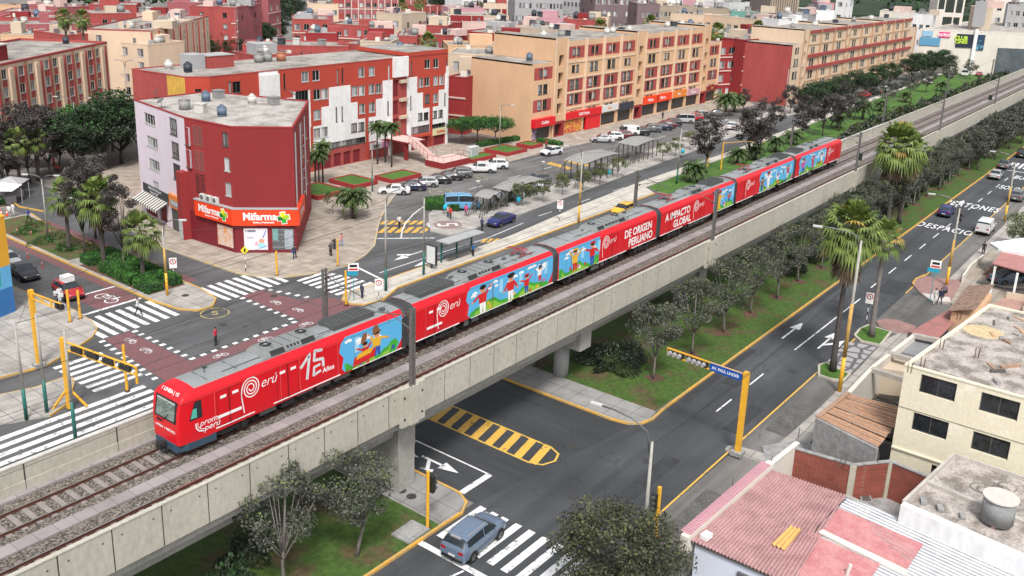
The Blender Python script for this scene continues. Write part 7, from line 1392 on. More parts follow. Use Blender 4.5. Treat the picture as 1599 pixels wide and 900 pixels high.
h5 = thing('open_yard_structure', 'open-topped yard with concrete beams and dark clutter beside the pavement', 'yard', (0,0,0)); z5 = 3.1; p5_ = zp('1430,521 1362,574 1327,612 1415,632 1420,600 1446,560 1475,532', z5)
b = MB(); strip(b, p5_[:3], .3, 0, z5); b.build('wall', W_offw, h5)
for s in ('1362,574 1415,590','1388,549 1450,566','1428,521 1475,531'): b = MB(); strip(b, zp(s, z5+.1), .45, z5-.25, z5+.1); b.build('beam', mat('beam concrete', (.36,.33,.3), .9, 0, .2, 1.5), h5)
b = MB(); b.prism(zp('1425,525 1398,546 1437,557 1462,533', z5-.5), z5-.7, z5-.55); b.build('grey_roof_sheet', K('sheet grey', (.24,.25,.26), .5, .1, .15, .8), h5)
b = MB(); b.flat(p5_, .25); b.build('floor', K('yard dark floor', (.04,.035,.03), .95, var=.3, sc=2), h5); rr = random.Random(9)
b = MB(); b.prism(zp('1395,553 1455,568 1447,585 1372,575', 2.4), .2, 2.4); b.build('inner_wall', W_beige, h5)
b = MB(); b.prism(zp('1474,528 1500,534 1478,552 1462,545', 1.5), 1.2, 1.25); b.build('blue_tarp', K('tarp blue', (.01,.03,.30), .5, var=.2), h5)
for k in range(8):
    q = P(rr.uniform(1345,1410), rr.uniform(590,630), 1.0); b = MB(); b.tube([(0,0,0),(rr.uniform(-1.2,1.2),rr.uniform(-1,1),rr.uniform(.4,1.6))], .05, 5); tag(b.build('leaning_pole', [M_wood, M_steel, M_framed][k%3], None, loc=(q[0],q[1],.3)), 'leaning pole or pipe in the cluttered open yard beside the beige house', 'pole', 'poles in the cluttered yard')
h6 = thing('red_canopy', 'faded red sheet canopy roof next to the red paved corner', 'canopy', (0,0,0)); z6 = 3.0; p6_ = zp('1494,477 1420,519 1466,529 1512,482', z6); corr('roof', [p6_[0],p6_[3],p6_[2],p6_[1]], 0, z6, mat('red sheet faded', (.33,.14,.13), .7, 0, .2, 1, col2=(.25,.12,.11), thr=(.45,.6)), h6, amp=.015, pitch=.35); b = MB(); strip(b, [p6_[1],p6_[2]], .15, 2.6, z6-.05); strip(b, [p6_[0],p6_[1]], .12, z6-.2, z6-.04); [b.box(q[0]-.08,q[1]-.08,0,q[0]+.08,q[1]+.08,z6-.1) for q in p6_]; b.build('frame', M_framed, h6)
h7 = thing('tiled_roof_house', 'peach house with a brown barrel-tile sloping roof beside the red canopy', 'house', (0,0,0)); z7 = 4.2; p7 = zp('1513,443 1481,481 1522,494 1574,456', z7)
M_tile = mat('clay tile', (.32,.22,.17), .85, 0, .25, 2, col2=(.2,.13,.10), thr=(.45,.6)); g0 = Vector(p7[1]); gd = (Vector(p7[0])-g0).normalized(); gn = (Vector(p7[2])-g0); gl = gn.length; gn.normalize()
b = MB(); La = (Vector(p7[0])-g0).length; nr = 12; nc = 22
for i in range(nc):
    for j in range(nr):
        a0, a1 = La*i/nc, La*(i+1)/nc; r0, r1 = gl*j/nr, gl*(j+1.15)/nr; zf0 = z7+.9*(a0/La)+.04*(1-0)+.0; m_ = (a0+a1)/2
        for (u0,u1,h0_,h1_) in ((a0,m_,0,.09),(m_,a1,.09,0)):
            q = [g0+gd*u0+gn*r0, g0+gd*u1+gn*r0, g0+gd*u1+gn*r1, g0+gd*u0+gn*r1]; zz0 = [z7-.3+.0*u0+h0_, z7-.3+h1_, z7-.3+h1_, z7-.3+h0_]; ramp = [.9*r0/gl,.9*r0/gl,.9*r1/gl+.03,.9*r1/gl+.03]; b.face([(v.x,v.y,z_+rp) for v,z_,rp in zip(q,zz0,ramp)][::-1])
b.build('tiled_roof', M_tile, h7); b = MB(); b.prism([tuple(g0+gd*.3+gn*.3),tuple(g0+gd*(La-.2)+gn*.3),tuple(g0+gd*(La-.2)+gn*gl),tuple(g0+gd*.3+gn*gl)], 0, z7-.3); b.build('wall', W_peach, h7)
b = MB(); b.prism(zp('1576,458 1524,496 1560,503 1640,470', 3.4), 0, 3.4, 0, 1); b.build('rear_room', [W_beige, mat('rear roof terracotta', (.36,.22,.18), .9, 0, .2, 1)], h7); b = MB(); strip(b, zp('1573,456 1610,462 1600,480', 4.0), .2, 3.4, 4.0); b.build('rear_wall', W_beige, h7)
h8 = thing('carport_house', 'house with a dark carport under a faded red roof at the right edge', 'house', (0,0,0)); z8 = 3.2
b = MB(); b.prism(zp('1566,392 1550,411 1640,436 1640,405', z8), z8-.12, z8, 0); b.build('red_roof', mat('carport red', (.36,.17,.16), .8, 0, .15, 1), h8); b = MB(); b.prism(zp('1546,379 1560,388 1640,405 1640,366', z8+.3), z8, z8+.3, 0); b.build('white_roof', W_white, h8)
for s in ('1555,415','1590,425'): q = P(*map(float,s.split(',')), z8); b = MB(); b.box(q[0]-.1,q[1]-.1,0,q[0]+.1,q[1]+.1,z8-.12); b.build('post', W_white, h8)
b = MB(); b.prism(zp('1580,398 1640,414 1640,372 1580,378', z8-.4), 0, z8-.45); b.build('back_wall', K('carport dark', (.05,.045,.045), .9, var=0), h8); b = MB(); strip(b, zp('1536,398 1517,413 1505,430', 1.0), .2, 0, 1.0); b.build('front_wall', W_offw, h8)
slab('front_patio', zp('1500,436 1536,398 1548,392 1640,440 1640,452 1570,450 1530,440', 0), .16, M_slab2)
slab('side_street_pavement', zp('1640,455 1580,457 1520,444 1503,440 1485,475 1513,480 1600,500', 0), .13, M_slab2)
# western building at the left edge
bw_ = Bld('mural_kiosk_building', 'building corner painted yellow above and bright blue below at the left edge', [(22,91.0),(24,80.5),(35.6,84.3),(37.3,90.5),(33,95)], 9.0, [K('mural yellow wall', (.66,.34,.03), .6, var=.06), K('mural blue wall', (.03,.16,.42), .6, var=.1), K('mural light blue wall', (.12,.40,.68), .6, var=.1), K('mural teal leaf', (.02,.35,.32), .6, var=.1), K('dark poster', (.04,.05,.08), .5, var=.2)])
bw_.pts = [Vector(q) for q in ((24,96),(24,79.0),(34.8,82.3),(35.6,96))]; 
for i in (1,2): bw_.side(i, pats=[(0,0,20,4.6,1),(0,2.6,20,4.6,2),(9,2.9,10.2,4.2,3),(2.6,2.9,3.8,4.3,3)])
bw_.finish()
# ================================================================== VEHICLES
tyre = MB(); T = Matrix.Rotation(R_(90),4,'X'); tyre.T = T; tyre.cyl(0,0,-.1,.1,.32,20,0); tyre.cyl(0,0,-.115,.115,.215,16,1); 
for k in range(5): a_ = k*1.2566; tyre.T = T@Matrix.Rotation(a_,4,'Z'); tyre.box(.06,-.03,.112,.2,.03,.122,2); tyre.box(.06,-.03,-.122,.2,.03,-.112,2)
TYRE = tyre.mesh('wheel', [M_black, K('rim dark', (.05,.05,.055), .4, .5, 0), K('rim alloy', (.42,.43,.44), .3, .7, 0)])
KIND = { # length, stations (x, zb, zbelt, ztop, wb, wt), glass side range, windscreen idx, rear glass idx
 'sedan': [(-2.25,.42,.82,.86,.70,.62),(-2.15,.25,.90,.95,.83,.74),(-1.6,.22,.95,1.0,.88,.78),(-.95,.2,.95,1.38,.88,.62),(-.3,.2,.93,1.46,.88,.64),(.35,.2,.92,1.43,.88,.63),(1.1,.2,.91,.97,.88,.80),(1.7,.22,.82,.86,.86,.74),(2.1,.25,.70,.74,.80,.66),(2.25,.36,.56,.60,.66,.55)],
 'hatch': [(-1.95,.40,.80,.86,.74,.66),(-1.88,.25,.95,1.1,.84,.74),(-1.55,.22,.97,1.40,.86,.64),(-.9,.2,.95,1.48,.86,.66),(-.2,.2,.94,1.50,.86,.66),(.35,.2,.93,1.46,.86,.64),(1.05,.2,.93,1.0,.86,.78),(1.5,.22,.85,.90,.84,.72),(1.85,.26,.72,.76,.78,.62),(1.95,.36,.58,.62,.66,.52)],
 'suv': [(-2.15,.45,.92,.98,.76,.68),(-2.08,.30,1.05,1.2,.86,.76),(-1.72,.26,1.08,1.53,.90,.68),(-1.0,.24,1.06,1.60,.90,.70),(-.2,.24,1.04,1.62,.90,.70),(.35,.24,1.03,1.57,.90,.68),(1.0,.24,1.03,1.10,.90,.82),(1.6,.26,.97,1.02,.88,.76),(2.0,.30,.85,.89,.82,.68),(2.15,.40,.66,.70,.70,.56)],
 'van': [(-2.1,.35,1.05,1.6,.80,.70),(-2.05,.28,1.08,1.82,.84,.74),(-1.5,.26,1.08,1.9,.85,.76),(-.5,.25,1.07,1.92,.85,.76),(.3,.25,1.06,1.92,.85,.76),(1.0,.25,1.05,1.86,.85,.74),(1.75,.25,1.0,1.12,.85,.78),(2.0,.27,.86,.92,.82,.72),(2.15,.34,.66,.70,.76,.64)],
 'pickup': [(-2.55,.45,.95,.96,.84,.80),(-2.5,.35,1.0,1.01,.88,.84),(-1.0,.32,1.02,1.03,.90,.86),(-.85,.3,1.02,1.62,.90,.68),(-.2,.3,1.02,1.70,.90,.70),(.45,.3,1.02,1.66,.90,.68),(1.1,.3,1.03,1.12,.90,.80),(1.9,.32,.98,1.03,.88,.76),(2.35,.36,.85,.88,.84,.68),(2.5,.46,.66,.70,.74,.6)]}
GL = {'sedan':(3,6,5,2),'hatch':(2,6,5,1),'suv':(2,6,5,1),'van':(1,6,5,0),'pickup':(3,6,5,2)}
WHEELX = {'sedan':(-1.35,1.38),'hatch':(-1.25,1.22),'suv':(-1.3,1.32),'van':(-1.25,1.35),'pickup':(-1.55,1.55)}
CARP = {}
PAINT = {'white':(.62,.63,.64),'silver':(.36,.37,.39),'grey':(.10,.105,.11),'black':(.016,.017,.02),'navy':(.014,.02,.05),'blue':(.012,.025,.22),'red':(.35,.015,.02),'dark red':(.12,.012,.02),'steel blue':(.12,.165,.24),'light blue':(.10,.30,.50),'yellow':(.75,.40,.02),'teal':(.16,.28,.27),'blue grey':(.07,.11,.16),'royal blue':(.01,.015,.12)}
def car_proto(kind, col, extra=None):
    st = KIND[kind]; g0, g1, wi, ri = GL[kind]; root = ob('parked_car' if kind != 'van' else 'van', None); body, gl = MB(), MB(); cage = []
    def ring(s):
        x, zb, zl, zt, wb, wt = s; h = [(wb*.88,zb),(wb,zb+.16),(wb*1.0,zl-.22),(wb*.975,zl-.02),(wb*.955,zl),(wt,zt-.06),(wt*.8,zt)]; return [(x,-y,z) for y,z in h]+[(x,y,z) for y,z in h[::-1]]
    rings = [ring(s) for s in st]; n = len(rings[0])
    for i in range(len(rings)-1):
        for j in range(n-1):
            f = [rings[i][j],rings[i][j+1],rings[i+1][j+1],rings[i+1][j]][::-1]
            side_gl = j in (4,8) and g0 <= i < g1; top_gl = j in (5,6,7) and i in (wi, ri)
            if kind == 'van' and col == 'white' and i in (2,3) and j in (4,8): side_gl = False
            pass
            cage.append((f, 1 if side_gl or top_gl else 0))
    for e_ in (0,-1):
        r_ = rings[e_]
        for j in range(6): f = [r_[j],r_[j+1],r_[n-2-j],r_[n-1-j]]; cage.append((f if e_ else f[::-1], 0))
    vi = {}; vs = []; fs = []
    for f, m_ in cage:
        q_ = []
        for p_ in f:
            k_ = tuple(round(c_,4) for c_ in p_)
            if k_ not in vi: vi[k_] = len(vs); vs.append(p_)
            q_.append(vi[k_])
        fs.append(q_)
    me = bpy.data.meshes.new('cage'); me.from_pydata(vs, [], fs); me.polygons.foreach_set('material_index', [m_ for _, m_ in cage]); o_ = bpy.data.objects.new('cage', me); C.objects.link(o_); md = o_.modifiers.new('s','SUBSURF'); md.levels = 2
    at = me.attributes.new('crease_edge','FLOAT','EDGE'); at.data.foreach_set('value', [.35]*len(me.edges))
    ev = bpy.data.meshes.new_from_object(o_.evaluated_get(bpy.context.evaluated_depsgraph_get())); bpy.data.objects.remove(o_)
    V_ = [tuple(v_.co) for v_ in ev.vertices]
    for f_ in ev.polygons: (gl if f_.material_index else body).face([V_[i_] for i_ in f_.vertices], 0)
    bpy.data.meshes.remove(ev)
    # pillars, arches, bumpers
    wx = WHEELX[kind]; wb = st[4][4]
    for x in wx:
        for s in (-1,1):
            T_0 = body.T; body.T = Matrix.Translation((x,0,.33))@Matrix.Rotation(R_(90),4,'X'); pts = [(.41*math.cos(R_(a_)),.41*math.sin(R_(a_))) for a_ in range(0,360,24)]; z_ = -s*(wb*1.0+.006); f = [(px_,py_,z_) for px_,py_ in pts]; body.face(f if s < 0 else f[::-1], 1); body.T = T_0
    for xi in (g0+2,):
        if xi < g1:
            for s in (-1,1): 
                x = st[xi][0]; zl, zt, wt = st[xi][2], st[xi][3], st[xi][5]; body.face([(x-.035,s*(wb*.955+.008),zl),(x+.035,s*(wb*.955+.008),zl),(x+.035,s*(wt+.008),zt-.06),(x-.035,s*(wt+.008),zt-.06)][::s], 0)
    xr, xf = st[0][0], st[-1][0]
    body.box(xr-.03,-.72,.34,xr+.12,.72,.52,1); body.box(xf-.14,-.66,.30,xf+.02,.66,.44,1); body.box(xf-.06,-.36,.46,xf+.012,.36,.58,1)
    body.build('body', [CARM(col), K('car plastic', (.02,.02,.022), .6, var=0)], root, True); gl.build('windows', K('car glass', (.022,.028,.034), .07, var=0, spec=.8), root, True)
    for x in wx:
        for s in (-1,1): ob('wheel', TYRE, root, (x, s*(wb-.085), .32))
    zt_ = st[1][2]-.12
    for s in (-1,1):
        b = MB(); b.box(xr-.005,s*.60-.16,zt_-.12,xr+.22,s*.60+.16,zt_+.05,0); b.build('taillight', K('tail lamp red', (.35,.01,.012), .25, var=0), root)
        b = MB(); b.box(xf-.26,s*.56-.15,st[-2][2]-.16,xf-.06,s*.56+.15,st[-2][2]-.04,0); b.build('headlight', K('head lamp', (.6,.62,.65), .1, var=0), root)
        b = MB(); b.box(st[g1][0]-.35,s*(wb+.02)-.1*(s < 0),st[g1][2]+.0,st[g1][0]-.2,s*(wb+.02)+.1*(s > 0),st[g1][2]+.12,0); b.build('door_mirror', CARM(col), root)
    b = MB(); b.box(xr-.04,-.22,.56,xr-.02,.22,.67,0); b.build('number_plate', K('plate white', (.6,.6,.58), .5, var=0), root)
    return root
def CARM(col):
    k = 'paint '+col
    if k not in MT:
        m = bpy.data.materials.new(k); m.use_nodes = True; b = m.node_tree.nodes['Principled BSDF']; b.inputs['Base Color'].default_value = PAINT[col]+(1,); b.inputs['Roughness'].default_value = .35; b.inputs['Coat Weight'].default_value = .7; b.inputs['Coat Roughness'].default_value = .06; MT[k] = m
    return MT[k]
def car(kind, col, x, y, rz, label, group=None, z=.015, s=1, cat='car', px=True):
    if px: x, y = P(x, y, z)
    k = (kind, col)
    if k not in CARP: CARP[k] = car_proto(kind, col); o = CARP[k]
    else: o = dup(CARP[k])
    o.location = (x, y, z); o.rotation_euler = (0,0,R_(rz)); o.scale = (s,s,s); o['label'] = label; o['category'] = cat
    if 'group' in o.keys(): del o['group']
    if group: o['group'] = group
    return o
hero = car('suv','steel blue', 35.75, 29.15, 4, 'steel-blue SUV driving over the zebra crossing at the bottom', px=False)
b = MB()
for s in (-1,1): b.box(-1.5,s*.60-.02,1.60,.2,s*.60+.02,1.66,0)
b.box(-1.85,-.35,1.50,-1.7,.35,1.58,0); b.tube([(-1.3,0,1.6),(-1.4,0,1.72)], .015, 5); b.build('roof_rail', K('rail silver', (.4,.4,.42), .4, .4, 0), hero)
car('hatch','teal', 29.2, 27.9, 4, 'greenish car roof just entering at the bottom edge', px=False)
car('hatch','royal blue', 1477, 336, 3, 'bright blue hatchback driving up the avenue beside the palms'); car('sedan','silver', 1555, 278, 3, 'silver sedan farther up the avenue past the blue hatchback'); car('suv','grey', 1588, 312, 0, 'dark grey SUV at the right edge beyond the white van'); car('van','white', 1538, 363, 1, 'small white van parked on the right side of the avenue', cat='van'); car('suv','black', 1597, 245, 2, 'black car cut by the right edge near the far crossing'); car('sedan','blue grey', 1574, 442, -35, 'blue-grey sedan standing in the dark carport')
car('hatch','yellow', 102.6, 59.9, 181, 'yellow taxi behind the train, half hidden by its roof', px=False); car('sedan','royal blue', 783, 350, 184, 'dark blue sedan driving left on the avenue beyond the bus shelter'); car('van','light blue', 722, 327, -42, 'light blue minibus parked beside the trimmed hedge', cat='van', s=1.12)
rowA = [('sedan','white','white'),('sedan','navy','navy blue'),('hatch','silver','silver two-tone'),('sedan','black','black'),('sedan','black','black'),('suv','grey','dark grey'),('pickup','white','white pickup'),('suv','white','white')]
pa_ = [(616,303),(642,297),(664,291),(682,286),(700,281),(716,277),(750,269),(773,263)]
lab_ = ['white sedan, nearest end of the angled row by the red planter','navy sedan between the white and the silver cars of the angled row','silver car, third in the angled row before the striped building','black sedan right of the silver car in the angled row','black sedan left of the dark grey SUV in the angled row','dark grey SUV left of the white pickup','white double-cab pickup parked beside the staircase row end','white SUV with a spare wheel, last of the angled row']
for (kd, cl, nm), (px_, py_), lb in zip(rowA, pa_, lab_): car(kd, cl, px_, py_, 133, lb, s=.98, cat='pickup' if kd == 'pickup' else 'car')
car('hatch','white', 861, 242, 168, 'white hatchback at the lot corner before the beige building'); car('sedan','white', 824, 297, 155, 'white sedan next to the low trellis'); car('suv','grey', 838, 287, 150, 'dark SUV behind the white sedan by the low trellis'); car('hatch','white', 796, 311, 150, 'white car under the small arched trellis by the station plaza')
rb = [(941,222,'sedan','silver','silver sedan, left end of the row before the beige building shops'),(957,218,'hatch','white','white hatchback second in the row before the beige building'),(971,216,'hatch','dark red','dark red hatchback between the white hatchback and white van'),(981,211,'van','white','small white panel van before the white-signed shop'),(997,211,'suv','black','black SUV right of the white panel van'),(1016,206,'suv','grey','grey SUV under the pharmacy signs of the beige building'),(1032,203,'sedan','navy','navy sedan right of the grey SUV'),(1040,200,'hatch','dark red','dark maroon car behind the navy sedan'),(1048,197,'suv','black','dark SUV left of the silver minivan'),(1068,192,'van','silver','silver minivan parked before the orange shop sign'),(1083,188,'hatch','red','red car right of the silver minivan'),(1092,184,'suv','silver','silver SUV behind the red car'),(1119,181,'sedan','grey','dark grey sedan beside the date palm bed'),(1143,202,'suv','white','white SUV partly hidden by the dark tree'),(1200,199,'van','silver','silver van by the yellow bars at the lot exit')]
for x, y, kd, cl, lb in rb: car(kd, cl, x, y, 128 if x < 1130 else 20, lb, cat='van' if kd == 'van' else 'car')
for x, y, kd, cl, rz, lb in [(1134,143,'suv','black',150,'black SUV in the gap beside the beige building end'),(1169,139,'suv','white',170,'white SUV under the bare tree in the gap'),(1301,166,'sedan','silver',185,'silver car on the avenue before the far red building'),(1284,175,'suv','white',150,'white car behind the far trees, left of the silver one'),(1349,152,'sedan','red',165,'red car parked under the far trees'),(1366,148,'suv','black',165,'black SUV right of the red car under the far trees'),(1379,144,'suv','white',165,'white SUV parked past the black one on the far avenue'),(1399,139,'sedan','black',165,'black sedan after the white SUV on the far avenue'),(1410,136,'sedan','grey',165,'grey sedan farthest of the row before the trees'),(1452,131,'suv','white',10,'white car by the green verge before the mall'),(1484,122,'sedan','black',185,'black sedan left of the white box truck'),(1529,119,'sedan','red',5,'red car right of the white box truck'),(38,432,'sedan','black',-96,'black sedan waiting beside the yellow and blue wall'),(13,414,'sedan','silver',-98,'silver sedan behind the black one at the left edge'),(108,462,'hatch','red',-96,'red three-seat taxi with a white load box, waiting at the stop line'),(410,58,'suv','white',20,'white car in the street car park at the top, nearest'),(424,52,'sedan','silver',20,'silver car in the street car park at the top'),(437,46,'suv','white',20,'white SUV in the street car park at the top'),(446,40,'sedan','black',20,'black car in the street car park at the top'),(715,190,'sedan','grey',60,'grey car in the rear car park, behind the red block'),(1568,262,'sedan','grey',3,'grey car beyond the silver sedan near the far crossing')]: car(kd, cl, x, y, rz, lb)
x, y = P(108,462); b = MB(); b.box(-.45,-.5,0,.45,.5,.55,0); tag(b.build('load_box', W_white, None, loc=(x,y,1.5), rz=.1), 'white box strapped on the roof of the red taxi', 'box')
x, y = P(1508,119); t = thing('box_truck', 'white box truck on the far avenue before the mall', 'truck', (x,y,.02), R_(185)); b = MB(); b.box(-3,-1,.7,1.0,1,3.1,0); b.build('cargo_box', W_white, t); b = MB(); b.prism([(1.1,-.95),(2.7,-.9),(2.7,.9),(1.1,.95)], .5, 2.1, 0); b.build('cab', W_white, t); b = MB(); b.box(2.2,-.85,1.35,2.72,.85,1.95,0); b.build('windscreen', M_glass, t); [ob('wheel', TYRE, t, (wx_, s*.85, .4)).__setattr__('scale',(1.25,1.1,1.25)) for wx_ in (-2.0,1.9) for s in (-1,1)]
def moto(x, y, rz, label, col='white'):
    t = thing('motorcycle', label, 'motorcycle', P(x,y,.01)+(.01,), R_(rz)); 
    for wx_ in (-.65,.65): o = ob('wheel', TYRE, t, (wx_,0,.32)); o.scale = (.95,.5,.95)
    b = MB(); b.tube([(-.65,0,.32),(-.2,0,.62),(.35,0,.75),(.65,0,.32)], [.06,.12,.16,.04], 8); b.tube([(.45,-.35,1.02),(.42,.35,1.02)], .02, 6); b.box(-.95,-.25,.62,-.55,.25,.95,0); b.box(.5,-.2,.8,.62,.2,1.15,0); b.build('frame', CARM(col), t); b = MB(); b.box(-.5,-.14,.72,.15,.14,.82); b.build('seat', M_black, t); return t
moto(94,474,-100,'white police-style motorcycle in front of the red taxi'); moto(88,268,80,'motorcycle on the left side street near the hedges','red'); 
# ================================================================== PEOPLE
def body_mesh(pose, seed):
    """one skinned body, feet on the ground; pose: swing of the legs and arms"""
    sw, arm, hd = pose; H_ = 1.7
    v = [(0,0,.92),(0,0,1.12),(0,.0,1.36),(0,0,1.46),(.02,0,1.57),(.02,0,1.66)]; r_ = [.135,.12,.15,.055,.085,.06]; e = [(i,i+1) for i in range(5)]
    for s in (-1,1):
        k = sw*s; b0 = len(v); v += [(0,s*.09,.88),(k*.14+.03,s*.095,.48),(k*.30-.03,s*.1,.08),(k*.30+.13,s*.11,.035)]; r_ += [.10,.065,.045,.035]; e += [(0,b0),(b0,b0+1),(b0+1,b0+2),(b0+2,b0+3)]
        b0 = len(v); a = -arm*s; v += [(0,s*.19,1.38),(a*.10-.02,s*.235,1.12),(a*.22+.05+hd*.18,s*.22,.90+hd*.22),(a*.24+.08+hd*.2,s*.215,.82+hd*.26)]; r_ += [.06,.045,.035,.03]; e += [(2,b0),(b0,b0+1),(b0+1,b0+2),(b0+2,b0+3)]
    me = bpy.data.meshes.new('person_src'); me.from_pydata(v, e, []); o = bpy.data.objects.new('person_src', me); C.objects.link(o)
    m = o.modifiers.new('s','SKIN'); 
    for i, sv in enumerate(me.skin_vertices[0].data): sv.radius = (r_[i]*.8, r_[i]) if i in (0,1,2) else (r_[i], r_[i]); sv.use_root = (i == 0)
    o.modifiers.new('u','SUBSURF').levels = 1; o.modifiers['u'].render_levels = 1
    dg = bpy.context.evaluated_depsgraph_get(); out = bpy.data.meshes.new_from_object(o.evaluated_get(dg)); bpy.data.objects.remove(o); return out
BODY = [body_mesh(p, i) for i, p in enumerate([(1,1,0),(.15,.1,0),(-.9,-.8,0),(.1,.2,1)])]
hb = MB(); hb.sph(.005,0,1.60,.105,.095,.12,0,10,7); hb.T = None; HAIR = hb
def person(x, y, rz, shirt, pants, pose, label, hair=(.015,.012,.01), skirt=None, s=1, z=.02, long_=False, bag=None, px=True):
    if px: x, y = P(x, y, z)
    me = BODY[pose].copy(); me.name = 'person'; me.materials.clear()
    def c(k, col): return K('cloth %s'%str(col), col, .85, var=.08)
    me.materials.append(c(0,shirt)); me.materials.append(c(0,pants)); me.materials.append(K('skin', (.33,.18,.12), .6, var=0)); me.materials.append(K('shoe', (.03,.03,.03), .6, var=0))
    for f in me.polygons:
        q = f.center; f.material_index = 3 if q.z < .1 else 1 if q.z < .95 and abs(q.y) < .17 else 2 if (q.z > 1.46 or (abs(q.y) > .17 and q.z < (1.12 if not long_ else .9))) else 0; f.use_smooth = True
    o = ob('person', me, None, (x,y,z), R_(rz)); o.scale = (s,s,s); tag(o, label, 'person')
    b = MB(); b.sph(-.012,0,1.64,.098,.092,.085,0,10,6); b.build('hair', c(0,hair), o, True)
    if bag: b = MB(); b.box(-.06,.2,.75,.16,.32,1.05,0); b.tube([(.05,.24,1.05),(.0,.1,1.4)], .015, 5); b.build('bag', c(0,bag), o)
    if skirt: b = MB(); b.cyl(0,0,.45,.98,.26,12,0,r2=.15); b.build('skirt', c(0,skirt), o, True)
    return o
WHT, BLK, NVY = (.6,.6,.6), (.015,.015,.018), (.02,.03,.07)
person(217,493,-60,WHT,BLK,0,'person in a white shirt and black trousers striding over the zebra crossing',long_=True); person(338,540,120,(.5,.02,.06),BLK,3,'person in a red top and black trousers at the edge of the cycle lane')
person(461,406,40,(.03,.03,.05),NVY,2,'person in dark clothes with a blue bag on the corner pavement',bag=(.02,.08,.3)); person(534,387,100,(.6,.2,.22),(.25,.3,.4),0,'person in a pink jacket behind the yellow post',long_=True); person(517,402,200,(.04,.04,.05),BLK,1,'person in dark clothes beside the left yellow post on the corner pavement')
person(624,357,210,WHT,BLK,0,'person in a white top running over the orange crossing bars'); person(704,344,-100,(.5,.03,.03),BLK,2,'person in a red outfit at the station plaza'); person(700,341,-90,(.5,.3,.3),NVY,1,'person in pale pink beside the red-dressed one at the plaza'); person(728,339,20,(.55,.06,.2),(.2,.1,.12),1,'person in a magenta top near the light blue minibus')
person(753,361,10,(.03,.05,.12),BLK,1,'person in navy beside the bus shelter roof'); person(739,402,180,(.02,.12,.3),BLK,1,'person in a blue top waiting at the bus shelter'); person(566,468,0,(.05,.05,.10),NVY,1,'person in dark blue standing at the island tip by the turquoise sign')
person(16,341,30,WHT,(.3,.3,.3),1,'worker in white left of the other by the orange cones',long_=True); person(22,338,200,WHT,WHT,3,'worker all in white by the orange cones',long_=True); person(46,348,-60,(.02,.06,.35),BLK,0,'person in a blue top crossing near the white tents'); person(85,262,0,(.45,.03,.03),BLK,1,'rider in red on the motorcycle by the left hedges',z=.4); person(95,474,-100,(.55,.55,.56),WHT,3,'rider in pale clothes on the white motorcycle',long_=True,z=.15)
person(1203+268,0,0,BLK,BLK,0,'x',px=True) if False else None
person(1498,350,150,BLK,(.25,.15,.12),0,'person in black crossing the avenue by the road lettering',skirt=BLK,long_=True); person(1459,475,160,WHT,(.5,.5,.48),0,'person in white walking off the red paved corner',long_=True); person(1467,475,160,NVY,NVY,2,'person in navy walking beside the one in white',long_=True); person(1473,467,160,(.2,.15,.2),BLK,0,'person with a dark backpack behind the pair on the red paved corner',bag=BLK); person(1535,399,200,BLK,BLK,1,'person in black standing on the pavement beside the white van',long_=True)
person(38.3,39.0,-60,(.6,.22,.18),BLK,1,'person in salmon pink under the viaduct beside the pier',px=False,z=.14); person(853,233,0,(.3,.02,.03),BLK,1,'person in dark red at the shop door of the beige building'); person(1375,149,0,(.6,.12,.02),BLK,1,'person in an orange vest on the far avenue'); person(1035,187,0,(.02,.02,.04),BLK,1,'person in dark clothes by the grey entrance of the beige building')
# ================================================================== STREET FURNITURE
def lamp(bx, by, H_, label, arm=(1,0), al=2.0, green=2.2, r0=.13, mt=None, head=True, name='street_lamp', cat='street lamp', px=True, ylow=0, double=False, z=.1, rise=1.0):
    x, y = P(bx, by, z) if px else (bx, by); t = thing(name, label, cat, (x,y,z)); b = MB(); b.tube([(0,0,green),(0,0,H_)], [r0*.92,r0*.5], 10, 0); b.build('pole', mt or M_pole, t, True)
    if green: b = MB(); b.tube([(0,0,0),(0,0,green)], [r0,r0*.93], 10, 0); b.build('painted_base', M_green if not ylow else M_ypost, t, True)
    if ylow: b = MB(); b.tube([(0,0,green+.01),(0,0,green+ylow)], [r0*.95,r0*.85], 10, 0); b.build('yellow_band', mat('faded yellow paint', (.45,.28,.08), .7, 0, .25, 2, world=False), t, True)
    if head:
        for sg in ((1,-1) if double else (1,)):
            a = Vector((arm[0],arm[1],0)).normalized()*sg; pts = [Vector((0,0,H_-1.2)), Vector((0,0,H_+rise*.45))+a*al*.10, Vector((0,0,H_+rise*.85))+a*al*.40, Vector((0,0,H_+rise))+a*al*.75, Vector((0,0,H_+rise))+a*al]; b = MB(); b.tube(pts, .05, 6); b.build('arm', M_steel, t, True)
            b = MB(); e = pts[-1]; b.T = Matrix.Translation(e)@Matrix.Rotation(math.atan2(a.y,a.x),4,'Z'); b.box(-.1,-.11,-.06,.6,.11,.06,0); b.box(.02,-.09,-.09,.55,.09,-.06,1); b.build('lamp_head', [K('lamp head pale', (.5,.5,.5), .5, var=0), K('lamp glass', (.6,.6,.55), .2, var=0)], t)
    return t
SIDE = (-math.sin(YAW)*-1, -math.cos(YAW)) # picture-right direction on the ground
LEFT = (-SIDE[0], -SIDE[1])
lamp(1311,612,12.6,'street lamp with a dark green base rising beside the near fan palm',(-.3,1),3.0,3.0,.17,ylow=4.5,rise=.7); lamp(1478,447,8.6,'street lamp with a green base behind the turquoise bus sign',(-.3,1),2.6,2.2,.15,ylow=3.0,rise=1.2); lamp(1569,345,8.0,'street lamp with a green base near the right edge',(-.2,1),2.6,2.2,.15,ylow=2.5,rise=1.2)
